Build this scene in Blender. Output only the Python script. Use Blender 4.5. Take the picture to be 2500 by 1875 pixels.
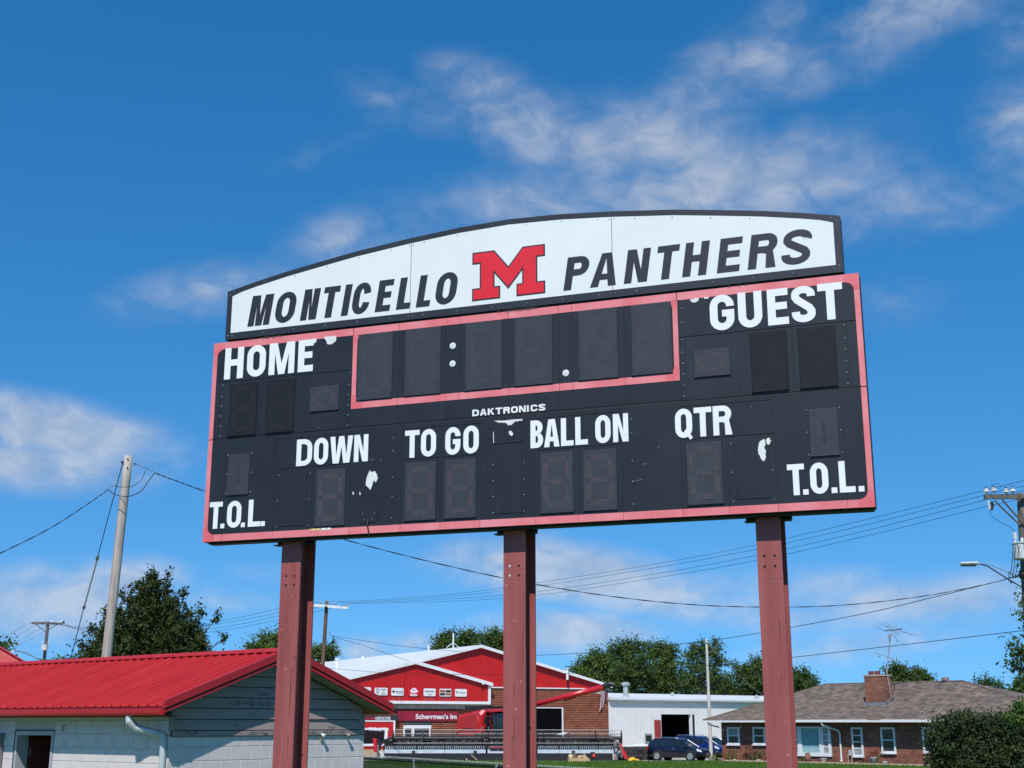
import bpy, bmesh, math, random
from mathutils import Vector, Matrix
from mathutils.geometry import tessellate_polygon
random.seed(7)
SC = bpy.context.scene
for o in list(bpy.data.objects): bpy.data.objects.remove(o)
COL = SC.collection
rad = math.radians

# ------------------------------------------------------------ camera
F, PITCH, EYE = 3171.13, 0.2552977, 2.8          # focal length in photo pixels, upward pitch, eye height
cam_d = bpy.data.cameras.new('camera'); cam = bpy.data.objects.new('camera', cam_d); COL.objects.link(cam)
cam_d.sensor_width = 36.0; cam_d.lens = F / 2500 * 36.0
cam_d.clip_start = 0.1; cam_d.clip_end = 4000
cam.location = (0, 0, EYE); cam.rotation_euler = (math.pi / 2 + PITCH, 0, 0)
SC.camera = cam
SC.render.resolution_x, SC.render.resolution_y = 1024, 768
SC.view_settings.view_transform = 'Standard'; SC.view_settings.look = 'None'
SC.view_settings.exposure = -0.08; SC.view_settings.gamma = 1.0; SC.view_settings.use_curve_mapping = False
CP, SP = math.cos(PITCH), math.sin(PITCH)

def ray(px, py):
    a, b = (px - 1250) / F, (937.5 - py) / F
    return Vector((a, CP - b * SP, SP + b * CP))
def at(px, py, Y):
    d = ray(px, py); t = Y / d.y
    return Vector((d.x * t, Y, EYE + d.z * t))
def onplane(px, py, P0, n):
    d = ray(px, py); t = (Vector(P0) - Vector((0, 0, EYE))).dot(n) / d.dot(n)
    return Vector((0, 0, EYE)) + d * t
def ground(px, Y, z=0.0):
    d = ray(px, 1800)                       # point at distance Y that stands under pixel column px
    t = Y / d.y
    for _ in range(3):
        fw = Y * CP + (z - EYE) * SP
        x = (px - 1250) / F * fw
    return Vector((x, Y, z))
def column(px, Y, z):
    fw = Y * CP + (z - EYE) * SP
    return Vector(((px - 1250) / F * fw, Y, z))

# ------------------------------------------------------------ sun and sky
SUN_EL, SUN_LEFT = rad(51), rad(7.8)          # behind the camera, a little to its left
to_sun = Vector((-math.sin(SUN_LEFT) * math.cos(SUN_EL), -math.cos(SUN_LEFT) * math.cos(SUN_EL), math.sin(SUN_EL)))
sd = bpy.data.lights.new('sun', 'SUN'); sd.energy = 4.7; sd.angle = rad(0.53); sd.color = (1.0, 0.955, 0.9)
sun = bpy.data.objects.new('sun', sd); COL.objects.link(sun)
sun.rotation_euler = to_sun.to_track_quat('Z', 'Y').to_euler(); sun.location = (0, -20, 40)

world = bpy.data.worlds.new('World'); SC.world = world; world.use_nodes = True
def build_world():
    nt = world.node_tree; N, L = nt.nodes, nt.links
    N.clear()
    def nd(t, **k):
        n = N.new(t)
        for a, v in k.items(): setattr(n, a, v)
        return n
    def put(sock, v):
        if isinstance(v, (int, float)): sock.default_value = v
        else: L.new(v, sock)
    def ma(op, a, b=0.0, c=None):
        n = nd('ShaderNodeMath', operation=op); put(n.inputs[0], a); put(n.inputs[1], b)
        if c is not None: put(n.inputs[2], c)
        return n.outputs[0]
    sky = nd('ShaderNodeTexSky', sky_type='NISHITA', sun_disc=False, sun_elevation=SUN_EL,
             sun_rotation=math.pi + SUN_LEFT, altitude=200, air_density=1.0, dust_density=0.1, ozone_density=3.0)
    hs = nd('ShaderNodeHueSaturation'); hs.inputs['Saturation'].default_value = SKY_SAT
    hs.inputs['Hue'].default_value = SKY_HUE
    hs.inputs['Value'].default_value = SKY_VAL
    geo = nd('ShaderNodeNewGeometry'); sep = nd('ShaderNodeSeparateXYZ')
    nrm = nd('ShaderNodeVectorMath', operation='NORMALIZE'); L.new(geo.outputs['Position'], nrm.inputs[0])
    L.new(nrm.outputs[0], sep.inputs[0])
    X, Y, Z = sep.outputs
    # the air was very clear: read the model sky a little above the true elevation so the horizon stays blue
    lift = nd('ShaderNodeVectorMath', operation='MULTIPLY_ADD'); L.new(nrm.outputs[0], lift.inputs[0])
    lift.inputs[1].default_value = (1, 1, 0.86); lift.inputs[2].default_value = (0, 0, SKY_LIFT)
    ln = nd('ShaderNodeVectorMath', operation='NORMALIZE'); L.new(lift.outputs[0], ln.inputs[0]); L.new(ln.outputs[0], sky.inputs['Vector'])
    L.new(sky.outputs[0], hs.inputs['Color'])
    az = ma('ARCTAN2', X, Y); el = ma('ARCSINE', Z)
    def noise(scale, detail, rough, off, zs=2.2, dist=0.0):
        mp = nd('ShaderNodeMapping'); L.new(nrm.outputs[0], mp.inputs['Vector'])
        mp.inputs['Scale'].default_value = (1, 1, zs); mp.inputs['Location'].default_value = off
        n = nd('ShaderNodeTexNoise'); L.new(mp.outputs[0], n.inputs['Vector'])
        n.inputs['Scale'].default_value = scale; n.inputs['Detail'].default_value = detail
        n.inputs['Roughness'].default_value = rough; n.inputs['Distortion'].default_value = dist
        return n.outputs['Fac']
    n1 = noise(8.0, 6, 0.52, (3.1, 1.7, 0.4), 1.7, 0.4)
    n2 = noise(30.0, 6, 0.55, (7.7, 2.2, 5.1), 1.5, 0.5)
    n3 = noise(3.0, 3, 0.5, (1.2, 8.3, 2.6), 2.4)
    total = None
    cv = nd('ShaderNodeCombineXYZ'); L.new(az, cv.inputs[0]); L.new(el, cv.inputs[1])
    for (cx, cy, rx, ry, rot, w) in CLOUDS:
        d = ray(cx * 1.1302, cy * 1.1302).normalized()
        a0, e0 = math.atan2(d.x, d.y), math.asin(d.z)
        k = 1.1302 / F * 2.1
        mp = nd('ShaderNodeMapping', vector_type='TEXTURE'); L.new(cv.outputs[0], mp.inputs['Vector'])
        mp.inputs['Location'].default_value = (a0, e0, 0); mp.inputs['Rotation'].default_value = (0, 0, rad(rot)); mp.inputs['Scale'].default_value = (rx * k, ry * k, 1)
        gr = nd('ShaderNodeTexGradient', gradient_type='SPHERICAL'); L.new(mp.outputs[0], gr.inputs[0])
        g = ma('MULTIPLY', gr.outputs['Fac'], w * (1.08 if cy < 700 else 1.3))
        total = g if total is None else ma('MAXIMUM', total, g)
    # elsewhere in the sky: loose scattered cloud of the same sort
    away = ma('SMOOTH_MIN', 1.0, 1.0, 0.1)
    ab = ma('ABSOLUTE', az)
    mr = nd('ShaderNodeMapRange'); L.new(ab, mr.inputs[0]); mr.inputs[1].default_value = 0.42; mr.inputs[2].default_value = 0.6
    sc = nd('ShaderNodeMapRange'); L.new(n3, sc.inputs[0]); sc.inputs[1].default_value = 0.50; sc.inputs[2].default_value = 0.70
    total = ma('MAXIMUM', total, ma('MULTIPLY', ma('MULTIPLY', mr.outputs[0], sc.outputs[0]), 0.8))
    fine = ma('ADD', ma('MULTIPLY', ma('SUBTRACT', n1, 0.5), 1.7), ma('MULTIPLY', ma('SUBTRACT', n2, 0.5), 0.65))
    dens = ma('MULTIPLY', total, ma('ADD', 0.62, fine))
    m2 = nd('ShaderNodeMapRange', interpolation_type='SMOOTHSTEP'); L.new(dens, m2.inputs[0])
    m2.inputs[1].default_value = 0.08; m2.inputs[2].default_value = 0.88; m2.inputs[3].default_value = 0.0; m2.inputs[4].default_value = 0.66
    # billows are whiter where the cloud is thick, greyer in its hollows
    cr = nd('ShaderNodeMix', data_type='RGBA')
    bl = nd('ShaderNodeMapRange'); L.new(n2, bl.inputs[0]); bl.inputs[1].default_value = 0.36; bl.inputs[2].default_value = 0.62
    L.new(bl.outputs[0], cr.inputs[0])
    cr.inputs[6].default_value = CLOUD_LO; cr.inputs[7].default_value = CLOUD_HI
    mix = nd('ShaderNodeMix', data_type='RGBA')
    L.new(m2.outputs[0], mix.inputs[0]); L.new(hs.outputs[0], mix.inputs[6]); L.new(cr.outputs[2], mix.inputs[7])
    bg = nd('ShaderNodeBackground'); bg.inputs['Strength'].default_value = 0.10
    out = nd('ShaderNodeOutputWorld')
    L.new(mix.outputs[2], bg.inputs[0]); L.new(bg.outputs[0], out.inputs[0])
SKY_SAT, SKY_HUE, SKY_VAL, SKY_LIFT = 1.36, 0.497, 1.70, 0.17
CLOUD_LO, CLOUD_HI = (4.2, 5.0, 6.3, 1), (6.7, 7.0, 7.6, 1)
# x, y (2212-pixel picture), half width, half height, tilt, weight
CLOUDS = [(830, 210, 120, 44, -8, .66), (1060, 205, 120, 60, -18, 1.05), (1110, 265, 130, 60, -30, .95), (950, 235, 200, 46, -4, .62), (1250, 300, 200, 62, -24, .9),
          (1440, 320, 230, 80, -10, .85), (1560, 420, 320, 95, 4, .95), (1180, 440, 340, 70, 8, .78), (690, 330, 130, 30, 22, .42), (900, 460, 120, 40, 14, .5),
          (1640, 105, 230, 66, 24, .85), (1890, 40, 300, 75, 14, .95), (1560, 190, 130, 44, 20, .6), (2080, 10, 140, 50, 0, .7), (1750, 150, 160, 50, 10, .55),
          (2205, 290, 85, 95, -30, 1.1), (2190, 95, 70, 60, 0, .7), (80, 930, 220, 50, -6, 1.25), (40, 1000, 220, 44, 0, 1.15),
          (260, 940, 100, 34, 0, .55), (440, 630, 160, 44, 14, .8), (740, 520, 110, 52, 12, .8), (1960, 450, 210, 60, 6, .85), (1780, 380, 160, 60, 0, .6),
          (1900, 660, 150, 50, 0, .5), (1060, 1205, 120, 40, 4, 1.1), (1260, 1240, 220, 44, -8, 1.25), (1490, 1285, 230, 42, -4, 1.05),
          (110, 1290, 150, 52, 10, 1.15), (290, 1250, 90, 34, 0, .95), (60, 1345, 180, 40, 0, .8), (1960, 1300, 300, 44, 2, .85),
          (1230, 1365, 150, 34, 0, 1.05), (785, 1405, 46, 24, 0, 1.0), (900, 1388, 70, 20, 0, .7), (1880, 1395, 180, 28, 6, .7),
          (480, 1300, 140, 30, 0, .6), (1720, 1270, 180, 34, 0, .8), (560, 1240, 70, 24, 0, .5), (1560, 1200, 120, 26, 0, .35)]
build_world()

# ------------------------------------------------------------ materials
MATS = {}
def lin(r, g, b):
    f = lambda c: (c / 255 / 12.92) if c <= 10.3 else ((c / 255 + 0.055) / 1.055) ** 2.4
    return (f(r), f(g), f(b))
def mat(name, col, rough=0.6, metal=0.0, var=0.12, scale=4.0, bump=0.0, bscale=60.0, spec=0.5, col2=None, thr=(0.35, 0.65), stretch=(1, 1, 1), trans=0.0, detail=5):
    if name in MATS: return MATS[name]
    m = bpy.data.materials.new(name); MATS[name] = m; m.use_nodes = True
    nt = m.node_tree; N, L = nt.nodes, nt.links; N.clear()
    out = N.new('ShaderNodeOutputMaterial'); bs = N.new('ShaderNodeBsdfPrincipled')
    L.new(bs.outputs[0], out.inputs[0])
    bs.inputs['Roughness'].default_value = rough; bs.inputs['Metallic'].default_value = metal
    bs.inputs['Specular IOR Level'].default_value = spec
    tc = N.new('ShaderNodeTexCoord'); oi = N.new('ShaderNodeObjectInfo')
    ad = N.new('ShaderNodeVectorMath'); ad.operation = 'MULTIPLY_ADD'
    L.new(tc.outputs['Object'], ad.inputs[0]); ad.inputs[1].default_value = stretch
    ms = N.new('ShaderNodeMath'); ms.operation = 'MULTIPLY'; ms.inputs[1].default_value = 37.0
    L.new(oi.outputs['Random'], ms.inputs[0]); L.new(ms.outputs[0], ad.inputs[2])
    nz = N.new('ShaderNodeTexNoise'); nz.inputs['Scale'].default_value = scale; nz.inputs['Detail'].default_value = detail
    nz.inputs['Roughness'].default_value = 0.6
    L.new(ad.outputs[0], nz.inputs['Vector'])
    mr = N.new('ShaderNodeMapRange'); L.new(nz.outputs['Fac'], mr.inputs[0]); mr.inputs[1].default_value = thr[0]; mr.inputs[2].default_value = thr[1]
    mx = N.new('ShaderNodeMix'); mx.data_type = 'RGBA'; L.new(mr.outputs[0], mx.inputs[0])
    c2 = col2 if col2 else tuple(min(1, c * (1 + var)) for c in col)
    c1 = col if col2 else tuple(c * (1 - var) for c in col)
    mx.inputs[6].default_value = (*c1, 1); mx.inputs[7].default_value = (*c2, 1)
    L.new(mx.outputs[2], bs.inputs['Base Color'])
    if bump:
        n2 = N.new('ShaderNodeTexNoise'); n2.inputs['Scale'].default_value = bscale; n2.inputs['Detail'].default_value = 4
        L.new(ad.outputs[0], n2.inputs['Vector'])
        bp = N.new('ShaderNodeBump'); bp.inputs['Strength'].default_value = bump; bp.inputs['Distance'].default_value = 0.01
        L.new(n2.outputs['Fac'], bp.inputs['Height']); L.new(bp.outputs[0], bs.inputs['Normal'])
    m['bs'] = 1
    return m
def glass(name, col, rough=0.06, spec=0.8):
    if name in MATS: return MATS[name]
    return mat(name, col, rough, 0.0, 0.15, 1.5, spec=spec)
def brick_mat(name, cols, mortar, bw=0.215, bh=0.075, mort=0.010):
    m = bpy.data.materials.new(name); MATS[name] = m; m.use_nodes = True
    nt = m.node_tree; N, L = nt.nodes, nt.links; N.clear()
    out = N.new('ShaderNodeOutputMaterial'); bs = N.new('ShaderNodeBsdfPrincipled'); L.new(bs.outputs[0], out.inputs[0])
    bs.inputs['Roughness'].default_value = 0.85
    tc = N.new('ShaderNodeTexCoord'); sp = N.new('ShaderNodeSeparateXYZ'); L.new(tc.outputs['Object'], sp.inputs[0])
    ad = N.new('ShaderNodeMath'); ad.operation = 'ADD'; L.new(sp.outputs[0], ad.inputs[0]); L.new(sp.outputs[1], ad.inputs[1])
    cb = N.new('ShaderNodeCombineXYZ'); L.new(ad.outputs[0], cb.inputs[0]); L.new(sp.outputs[2], cb.inputs[1])
    br = N.new('ShaderNodeTexBrick'); L.new(cb.outputs[0], br.inputs['Vector'])
    br.inputs['Scale'].default_value = 1.0; br.inputs['Brick Width'].default_value = bw; br.inputs['Row Height'].default_value = bh
    br.inputs['Mortar Size'].default_value = mort; br.inputs['Mortar Smooth'].default_value = 0.1
    br.inputs['Color1'].default_value = (*cols[0], 1); br.inputs['Color2'].default_value = (*cols[1], 1); br.inputs['Mortar'].default_value = (*mortar, 1)
    br.inputs['Bias'].default_value = -0.1
    nz = N.new('ShaderNodeTexNoise'); nz.inputs['Scale'].default_value = 1.1; nz.inputs['Detail'].default_value = 4; L.new(tc.outputs['Object'], nz.inputs['Vector'])
    mr = N.new('ShaderNodeMapRange'); L.new(nz.outputs['Fac'], mr.inputs[0]); mr.inputs[1].default_value = .3; mr.inputs[2].default_value = .7; mr.inputs[3].default_value = .75; mr.inputs[4].default_value = 1.2
    mx = N.new('ShaderNodeVectorMath'); mx.operation = 'SCALE'; L.new(br.outputs['Color'], mx.inputs[0]); L.new(mr.outputs[0], mx.inputs['Scale'])
    L.new(mx.outputs[0], bs.inputs['Base Color'])
    bp = N.new('ShaderNodeBump'); bp.inputs['Strength'].default_value = 0.7; bp.inputs['Distance'].default_value = 0.012; bp.invert = True
    L.new(br.outputs['Fac'], bp.inputs['Height']); L.new(bp.outputs[0], bs.inputs['Normal'])
    return m
def leaf_mat(name, c1, c2, trans=0.35):
    m = bpy.data.materials.new(name); MATS[name] = m; m.use_nodes = True
    nt = m.node_tree; N, L = nt.nodes, nt.links; N.clear()
    out = N.new('ShaderNodeOutputMaterial')
    at_ = N.new('ShaderNodeAttribute'); at_.attribute_name = 'tint'
    mx = N.new('ShaderNodeMix'); mx.data_type = 'RGBA'; L.new(at_.outputs['Fac'], mx.inputs[0])
    mx.inputs[6].default_value = (*c1, 1); mx.inputs[7].default_value = (*c2, 1)
    d = N.new('ShaderNodeBsdfPrincipled'); d.inputs['Roughness'].default_value = 0.55; d.inputs['Specular IOR Level'].default_value = 0.25
    t = N.new('ShaderNodeBsdfTranslucent')
    L.new(mx.outputs[2], d.inputs['Base Color']); L.new(mx.outputs[2], t.inputs['Color'])
    ms = N.new('ShaderNodeMixShader'); ms.inputs[0].default_value = trans
    L.new(d.outputs[0], ms.inputs[1]); L.new(t.outputs[0], ms.inputs[2]); L.new(ms.outputs[0], out.inputs[0])
    return m

# ------------------------------------------------------------ mesh building
class MB:
    def __init__(self): self.v = []; self.f = []; self.t = []
    def add(self, vs, fs):
        o = len(self.v); self.v += [tuple(p) for p in vs]; self.f += [tuple(i + o for i in f) for f in fs]; return self
    def box(self, x0, x1, y0, y1, z0, z1):
        v = [(x0, y0, z0), (x1, y0, z0), (x1, y1, z0), (x0, y1, z0), (x0, y0, z1), (x1, y0, z1), (x1, y1, z1), (x0, y1, z1)]
        return self.add(v, [(0, 3, 2, 1), (4, 5, 6, 7), (0, 1, 5, 4), (1, 2, 6, 5), (2, 3, 7, 6), (3, 0, 4, 7)])
    def bbox(self, x0, x1, y0, y1, z0, z1, b):
        # a box whose front (-y) edges are chamfered by b
        v = [(x0, y1, z0), (x1, y1, z0), (x1, y1, z1), (x0, y1, z1), (x0, y0 + b, z0), (x1, y0 + b, z0), (x1, y0 + b, z1), (x0, y0 + b, z1),
             (x0 + b, y0, z0 + b), (x1 - b, y0, z0 + b), (x1 - b, y0, z1 - b), (x0 + b, y0, z1 - b)]
        f = [(0, 3, 2, 1)]
        for i in range(4):
            j = (i + 1) % 4; f += [(i, j, 4 + j, 4 + i), (4 + i, 4 + j, 8 + j, 8 + i)]
        f.append((8, 9, 10, 11)); return self.add(v, f)
    def hexa(self, b, t):
        # four bottom and four top points, same order
        return self.add(list(b) + list(t), [(0, 3, 2, 1), (4, 5, 6, 7)] + [(i, (i + 1) % 4, 4 + (i + 1) % 4, 4 + i) for i in range(4)])
    def prism(self, poly, y0, y1, holes=(), plane='xz'):
        # polygon in x,z given a thickness along y (front y0, back y1)
        loops = [list(poly)] + [list(h) for h in holes]
        tri = tessellate_polygon([[Vector((p[0], p[1], 0)) for p in l] for l in loops])
        flat = [p for l in loops for p in l]; n = len(flat)
        P = (lambda p, y: (p[0], y, p[1])) if plane == 'xz' else ((lambda p, y: (y, p[0], p[1])) if plane == 'yz' else (lambda p, y: (p[0], p[1], y)))
        vs = [P(p, y0) for p in flat] + [P(p, y1) for p in flat]
        fs = [tuple(t) for t in tri] + [tuple(n + i for i in reversed(t)) for t in tri]
        o = 0
        for l in loops:
            k = len(l)
            fs += [(o + i, o + (i + 1) % k, n + o + (i + 1) % k, n + o + i) for i in range(k)]
            o += k
        return self.add(vs, fs)
    def tube(self, pts, r, n=8, cap=True, closed=False):
        pts = [Vector(p) for p in pts]; k = len(pts); vs = []
        rs = r if isinstance(r, (list, tuple)) else [r] * k
        up = None
        for i, p in enumerate(pts):
            a = pts[(i - 1) % k] if (closed or i) else p; b = pts[(i + 1) % k] if (closed or i < k - 1) else p
            d = (b - a).normalized()
            if up is None: up = Vector((0, 0, 1)) if abs(d.z) < 0.9 else Vector((1, 0, 0))
            x = d.cross(up).normalized(); y = x.cross(d).normalized(); up = y
            for j in range(n):
                w = 2 * math.pi * j / n
                vs.append(p + (x * math.cos(w) + y * math.sin(w)) * rs[i])
        fs = []
        for i in range(k if closed else k - 1):
            a, b = i * n, ((i + 1) % k) * n
            fs += [(a + j, a + (j + 1) % n, b + (j + 1) % n, b + j) for j in range(n)]
        if cap and not closed: fs += [tuple(range(n - 1, -1, -1)), tuple((k - 1) * n + j for j in range(n))]
        return self.add(vs, fs)
    def lathe(self, prof, c=(0, 0, 0), n=12, axis='z'):
        vs = []
        for (r, h) in prof:
            for j in range(n):
                w = 2 * math.pi * j / n; a, b = r * math.cos(w), r * math.sin(w)
                p = (a, b, h) if axis == 'z' else ((h, a, b) if axis == 'x' else (a, h, b))
                vs.append((p[0] + c[0], p[1] + c[1], p[2] + c[2]))
        fs = []
        for i in range(len(prof) - 1):
            fs += [(i * n + j, i * n + (j + 1) % n, (i + 1) * n + (j + 1) % n, (i + 1) * n + j) for j in range(n)]
        fs += [tuple(range(n - 1, -1, -1)), tuple((len(prof) - 1) * n + j for j in range(n))]
        return self.add(vs, fs)
    def quad(self, a, b, c, d): return self.add([a, b, c, d], [(0, 1, 2, 3)])
    def data(self, name, m, smooth=False):
        me = bpy.data.meshes.new(name); me.from_pydata(self.v, [], self.f); me.materials.append(m)
        if smooth: me.polygons.foreach_set('use_smooth', [True] * len(me.polygons))
        if self.t:
            at_ = me.attributes.new('tint', 'FLOAT', 'FACE'); at_.data.foreach_set('value', self.t)
        bm = bmesh.new(); bm.from_mesh(me)
        if not self.t: bmesh.ops.recalc_face_normals(bm, faces=bm.faces[:])
        bm.to_mesh(me); bm.free(); me.update()
        return me
    def build(self, name, m, parent=None, smooth=False, loc=None, kind=None, label=None, bevel=0):
        o = bpy.data.objects.new(name, self.data(name, m, smooth)); COL.objects.link(o)
        if parent: o.parent = parent
        if loc: o.location = loc
        if kind: o['kind'] = kind
        if label: o['label'] = label
        if bevel:
            b = o.modifiers.new('bevel', 'BEVEL'); b.width = bevel; b.segments = 2; b.limit_method = 'ANGLE'
        return o
def place(name, me, parent, loc=(0, 0, 0), rz=0, scale=None):
    o = bpy.data.objects.new(name, me); COL.objects.link(o); o.parent = parent; o.location = loc
    if rz: o.rotation_euler.z = rz
    if scale: o.scale = scale
    return o
def thing(name, label, cat, loc=(0, 0, 0), rz=0.0, group=None):
    o = bpy.data.objects.new(name, None); COL.objects.link(o); o.empty_display_size = 0.2
    o.location = loc; o.rotation_euler.z = rz; o['label'] = label; o['category'] = cat
    if group: o['group'] = group
    return o
def tag(o, label, cat, group=None):
    o['label'] = label; o['category'] = cat
    if group: o['group'] = group
    return o
def arc(cx, cy, rx, ry, a0, a1, n=8):
    return [(cx + rx * math.cos(rad(a0 + (a1 - a0) * i / n)), cy + ry * math.sin(rad(a0 + (a1 - a0) * i / n))) for i in range(n + 1)]
def rrect(x0, x1, y0, y1, rx, ry=None, n=6):
    ry = rx if ry is None else ry
    return arc(x1 - rx, y1 - ry, rx, ry, 0, 90, n) + arc(x0 + rx, y1 - ry, rx, ry, 90, 180, n) + arc(x0 + rx, y0 + ry, rx, ry, 180, 270, n) + arc(x1 - rx, y0 + ry, rx, ry, 270, 360, n)
def inset(poly, d):
    # parallel offset of a simple polygon, inwards for d > 0
    A = sum(poly[i][0] * poly[(i + 1) % len(poly)][1] - poly[(i + 1) % len(poly)][0] * poly[i][1] for i in range(len(poly)))
    s = 1 if A > 0 else -1; out = []; n = len(poly)
    for i in range(n):
        p0, p1, p2 = Vector(poly[i - 1]), Vector(poly[i]), Vector(poly[(i + 1) % n])
        e1, e2 = (p1 - p0).normalized(), (p2 - p1).normalized()
        n1, n2 = Vector((-e1.y, e1.x)) * s, Vector((-e2.y, e2.x)) * s
        b = n1 + n2
        out.append(tuple(p1 + b * (2 * d / max(b.length_squared, 0.15) * 1.0)))
    return out
def sweep(pts, w):
    # thick stroke along a line in the plane -> one outline
    P = [Vector(p) for p in pts]; l, r = [], []
    for i, p in enumerate(P):
        if i == 0: d1 = d2 = (P[1] - p).normalized()
        elif i == len(P) - 1: d1 = d2 = (p - P[i - 1]).normalized()
        else: d1, d2 = (p - P[i - 1]).normalized(), (P[i + 1] - p).normalized()
        n1, n2 = Vector((-d1.y, d1.x)), Vector((-d2.y, d2.x)); b = n1 + n2
        o = b * (w / max(b.length_squared, 0.6))
        l.append(tuple(p + o)); r.append(tuple(p - o))
    return l + r[::-1]
def spline(pts, n=5):
    P = [Vector(p) for p in pts]; P = [P[0] * 2 - P[1]] + P + [P[-1] * 2 - P[-2]]; out = []
    for i in range(1, len(P) - 2):
        for k in range(n):
            t = k / n; a, b, c, d = P[i - 1], P[i], P[i + 1], P[i + 2]
            out.append(tuple(0.5 * ((2 * b) + (c - a) * t + (2 * a - 5 * b + 4 * c - d) * t * t + (3 * b - a - 3 * c + d) * t ** 3)))
    out.append(tuple(P[-2])); return out
def text_mesh(txt, size, name, m, parent, loc, rot=(math.pi / 2, 0, 0), xs=1.0, bold=0.0, depth=0.004, align='LEFT', shear=0.0, kind=None):
    cu = bpy.data.curves.new('t', 'FONT'); cu.body = txt; cu.size = size; cu.offset = bold; cu.extrude = depth; cu.align_x = align; cu.shear = shear
    cu.resolution_u = 3
    o = bpy.data.objects.new('t', cu); me = bpy.data.meshes.new_from_object(o); bpy.data.objects.remove(o)
    me.materials.clear(); me.materials.append(m)
    r = bpy.data.objects.new(name, me); COL.objects.link(r); r.parent = parent; r.location = loc; r.rotation_euler = rot; r.scale = (xs, 1, 1)
    return r

# ------------------------------------------------------------ block letters, outline by outline
def glyph(ch, w, h, t, b, rr=0.32):
    """outlines of a capital: list of (outer, holes) in a w x h box, stem t, bar b"""
    ry = h * rr; rx = w / 2
    if ch == 'I': return [([(0, 0), (t, 0), (t, h), (0, h)], [])]
    if ch == '.': return [([(0, 0), (w, 0), (w, w), (0, w)], [])]
    if ch == 'H':
        m = h * .52
        return [([(0, 0), (t, 0), (t, m - b / 2), (w - t, m - b / 2), (w - t, 0), (w, 0), (w, h), (w - t, h), (w - t, m + b / 2), (t, m + b / 2), (t, h), (0, h)], [])]
    if ch == 'E':
        m = h * .52
        return [([(0, 0), (w, 0), (w, b), (t, b), (t, m - b / 2), (w * .94, m - b / 2), (w * .94, m + b / 2), (t, m + b / 2), (t, h - b), (w, h - b), (w, h), (0, h)], [])]
    if ch == 'L': return [([(0, 0), (w, 0), (w, b), (t, b), (t, h), (0, h)], [])]
    if ch == 'T': return [([((w - t) / 2, 0), ((w + t) / 2, 0), ((w + t) / 2, h - b), (w, h - b), (w, h), (0, h), (0, h - b), ((w - t) / 2, h - b)], [])]
    if ch == 'N':
        k = t * 1.12
        return [([(0, 0), (t * .95, 0), (t * .95, h * .62), (w - k, 0), (w, 0), (w, h), (w - t * .95, h), (w - t * .95, h * .38), (k, h), (0, h)], [])]
    if ch == 'M':
        k = t * 1.1; c = w / 2; s = t * .95
        return [([(0, 0), (s, 0), (s, h * .66), (c - s * .52, 0), (c + s * .52, 0), (w - s, h * .66), (w - s, 0), (w, 0), (w, h), (w - k * 1.18, h), (c, h * .34), (k * 1.18, h), (0, h)], [])]
    if ch == 'W':
        c = w / 2; s = t * 1.02; q = w * .27
        return [([(0, h), (s, h), (q + s * .03, h * .28), (c - s * .52, h), (c + s * .52, h), (w - q - s * .03, h * .28), (w - s, h), (w, h), (w - q + s * .62, 0), (w - q - s * .62, 0), (c, h * .62), (q + s * .62, 0), (q - s * .62, 0)], [])]
    if ch == 'A':
        c = w / 2; s = t * 1.03; z0, z1 = h * .20, h * .20 + b * .9
        fx = lambda z: s + (c - s * .5 - s + s * .52) * (z / h)
        il = lambda z: s + (c - s) * z / (h * .86)
        return [([(0, 0), (s, 0), (il(z0), z0), (w - il(z0), z0), (w - s, 0), (w, 0), (c + s * .62, h), (c - s * .62, h)],
                 [[(il(z1), z1), (w - il(z1), z1), (c, h * .84)]])]
    if ch == 'K':
        m = h * .5
        return [([(0, 0), (t, 0), (t, m - t * .55), (t + t * .35, m - t * .1), (w - t * 1.15, 0), (w, 0), (t * 2.1, m + t * .35), (w * .97, h), (w * .97 - t * 1.15, h), (t, m + t * .5), (t, h), (0, h)], [])]
    if ch in 'OQ':
        o = rrect(0, w, 0, h, rx, ry, 8); i = rrect(t, w - t, b, h - b, rx - t, max(ry - b, .01) , 8)
        g = [(o, [i])]
        if ch == 'Q': g.append(([(w * .52, h * .22), (w * .66, h * .30), (w * 1.02, h * -.01), (w * .86, h * -.08)], []))
        return g
    if ch == 'D':
        o = [(0, 0)] + [(w - rx * 1.1, 0)] + arc(w - rx * 1.1, ry, rx * 1.1, ry, 270, 360, 8) + arc(w - rx * 1.1, h - ry, rx * 1.1, ry, 0, 90, 8) + [(0, h)]
        r2 = max(rx * 1.1 - t, .004); q2 = max(ry - b, .004)
        i = [(t, b)] + arc(w - t - r2, b + q2, r2, q2, 270, 360, 8) + arc(w - t - r2, h - b - q2, r2, q2, 0, 90, 8) + [(t, h - b)]
        return [(o, [i])]
    if ch == 'U':
        o = [(0, h)] + arc(rx, ry, rx, ry, 180, 360, 14) + [(w, h), (w - t, h)] + arc(rx, max(ry, b + .01), rx - t, max(ry - b, .01), 360, 180, 14) + [(t, h)]
        return [(o, [])]
    if ch in 'PR':
        m = h * (.42 if ch == 'P' else .44); hb = h - m; r1 = min(rx, hb / 2)
        k = hb / 2
        outer = [(0, 0), (t, 0), (t, m)]
        if ch == 'R':
            outer = [(0, 0), (t, 0), (t, m), (w * .48, m), (w * .62, m - h * .03), (w - t * 1.12, 0), (w * 1.02, 0), (w * .86, m + h * .06)]
            outer += arc(w - r1, m + k, r1, k, -38, 90, 8) + [(0, h)]
        else: outer += [(w - r1, m)] + arc(w - r1, m + k, r1, k, 270, 450, 10) + [(0, h)]
        ri = max(r1 - t, .004); ki = k - b
        hole = [(t, m + b)] + arc(w - t - ri, m + k, ri, ki, 270, 450, 8) + [(t, h - b)]
        return [(outer, [hole])]
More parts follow.
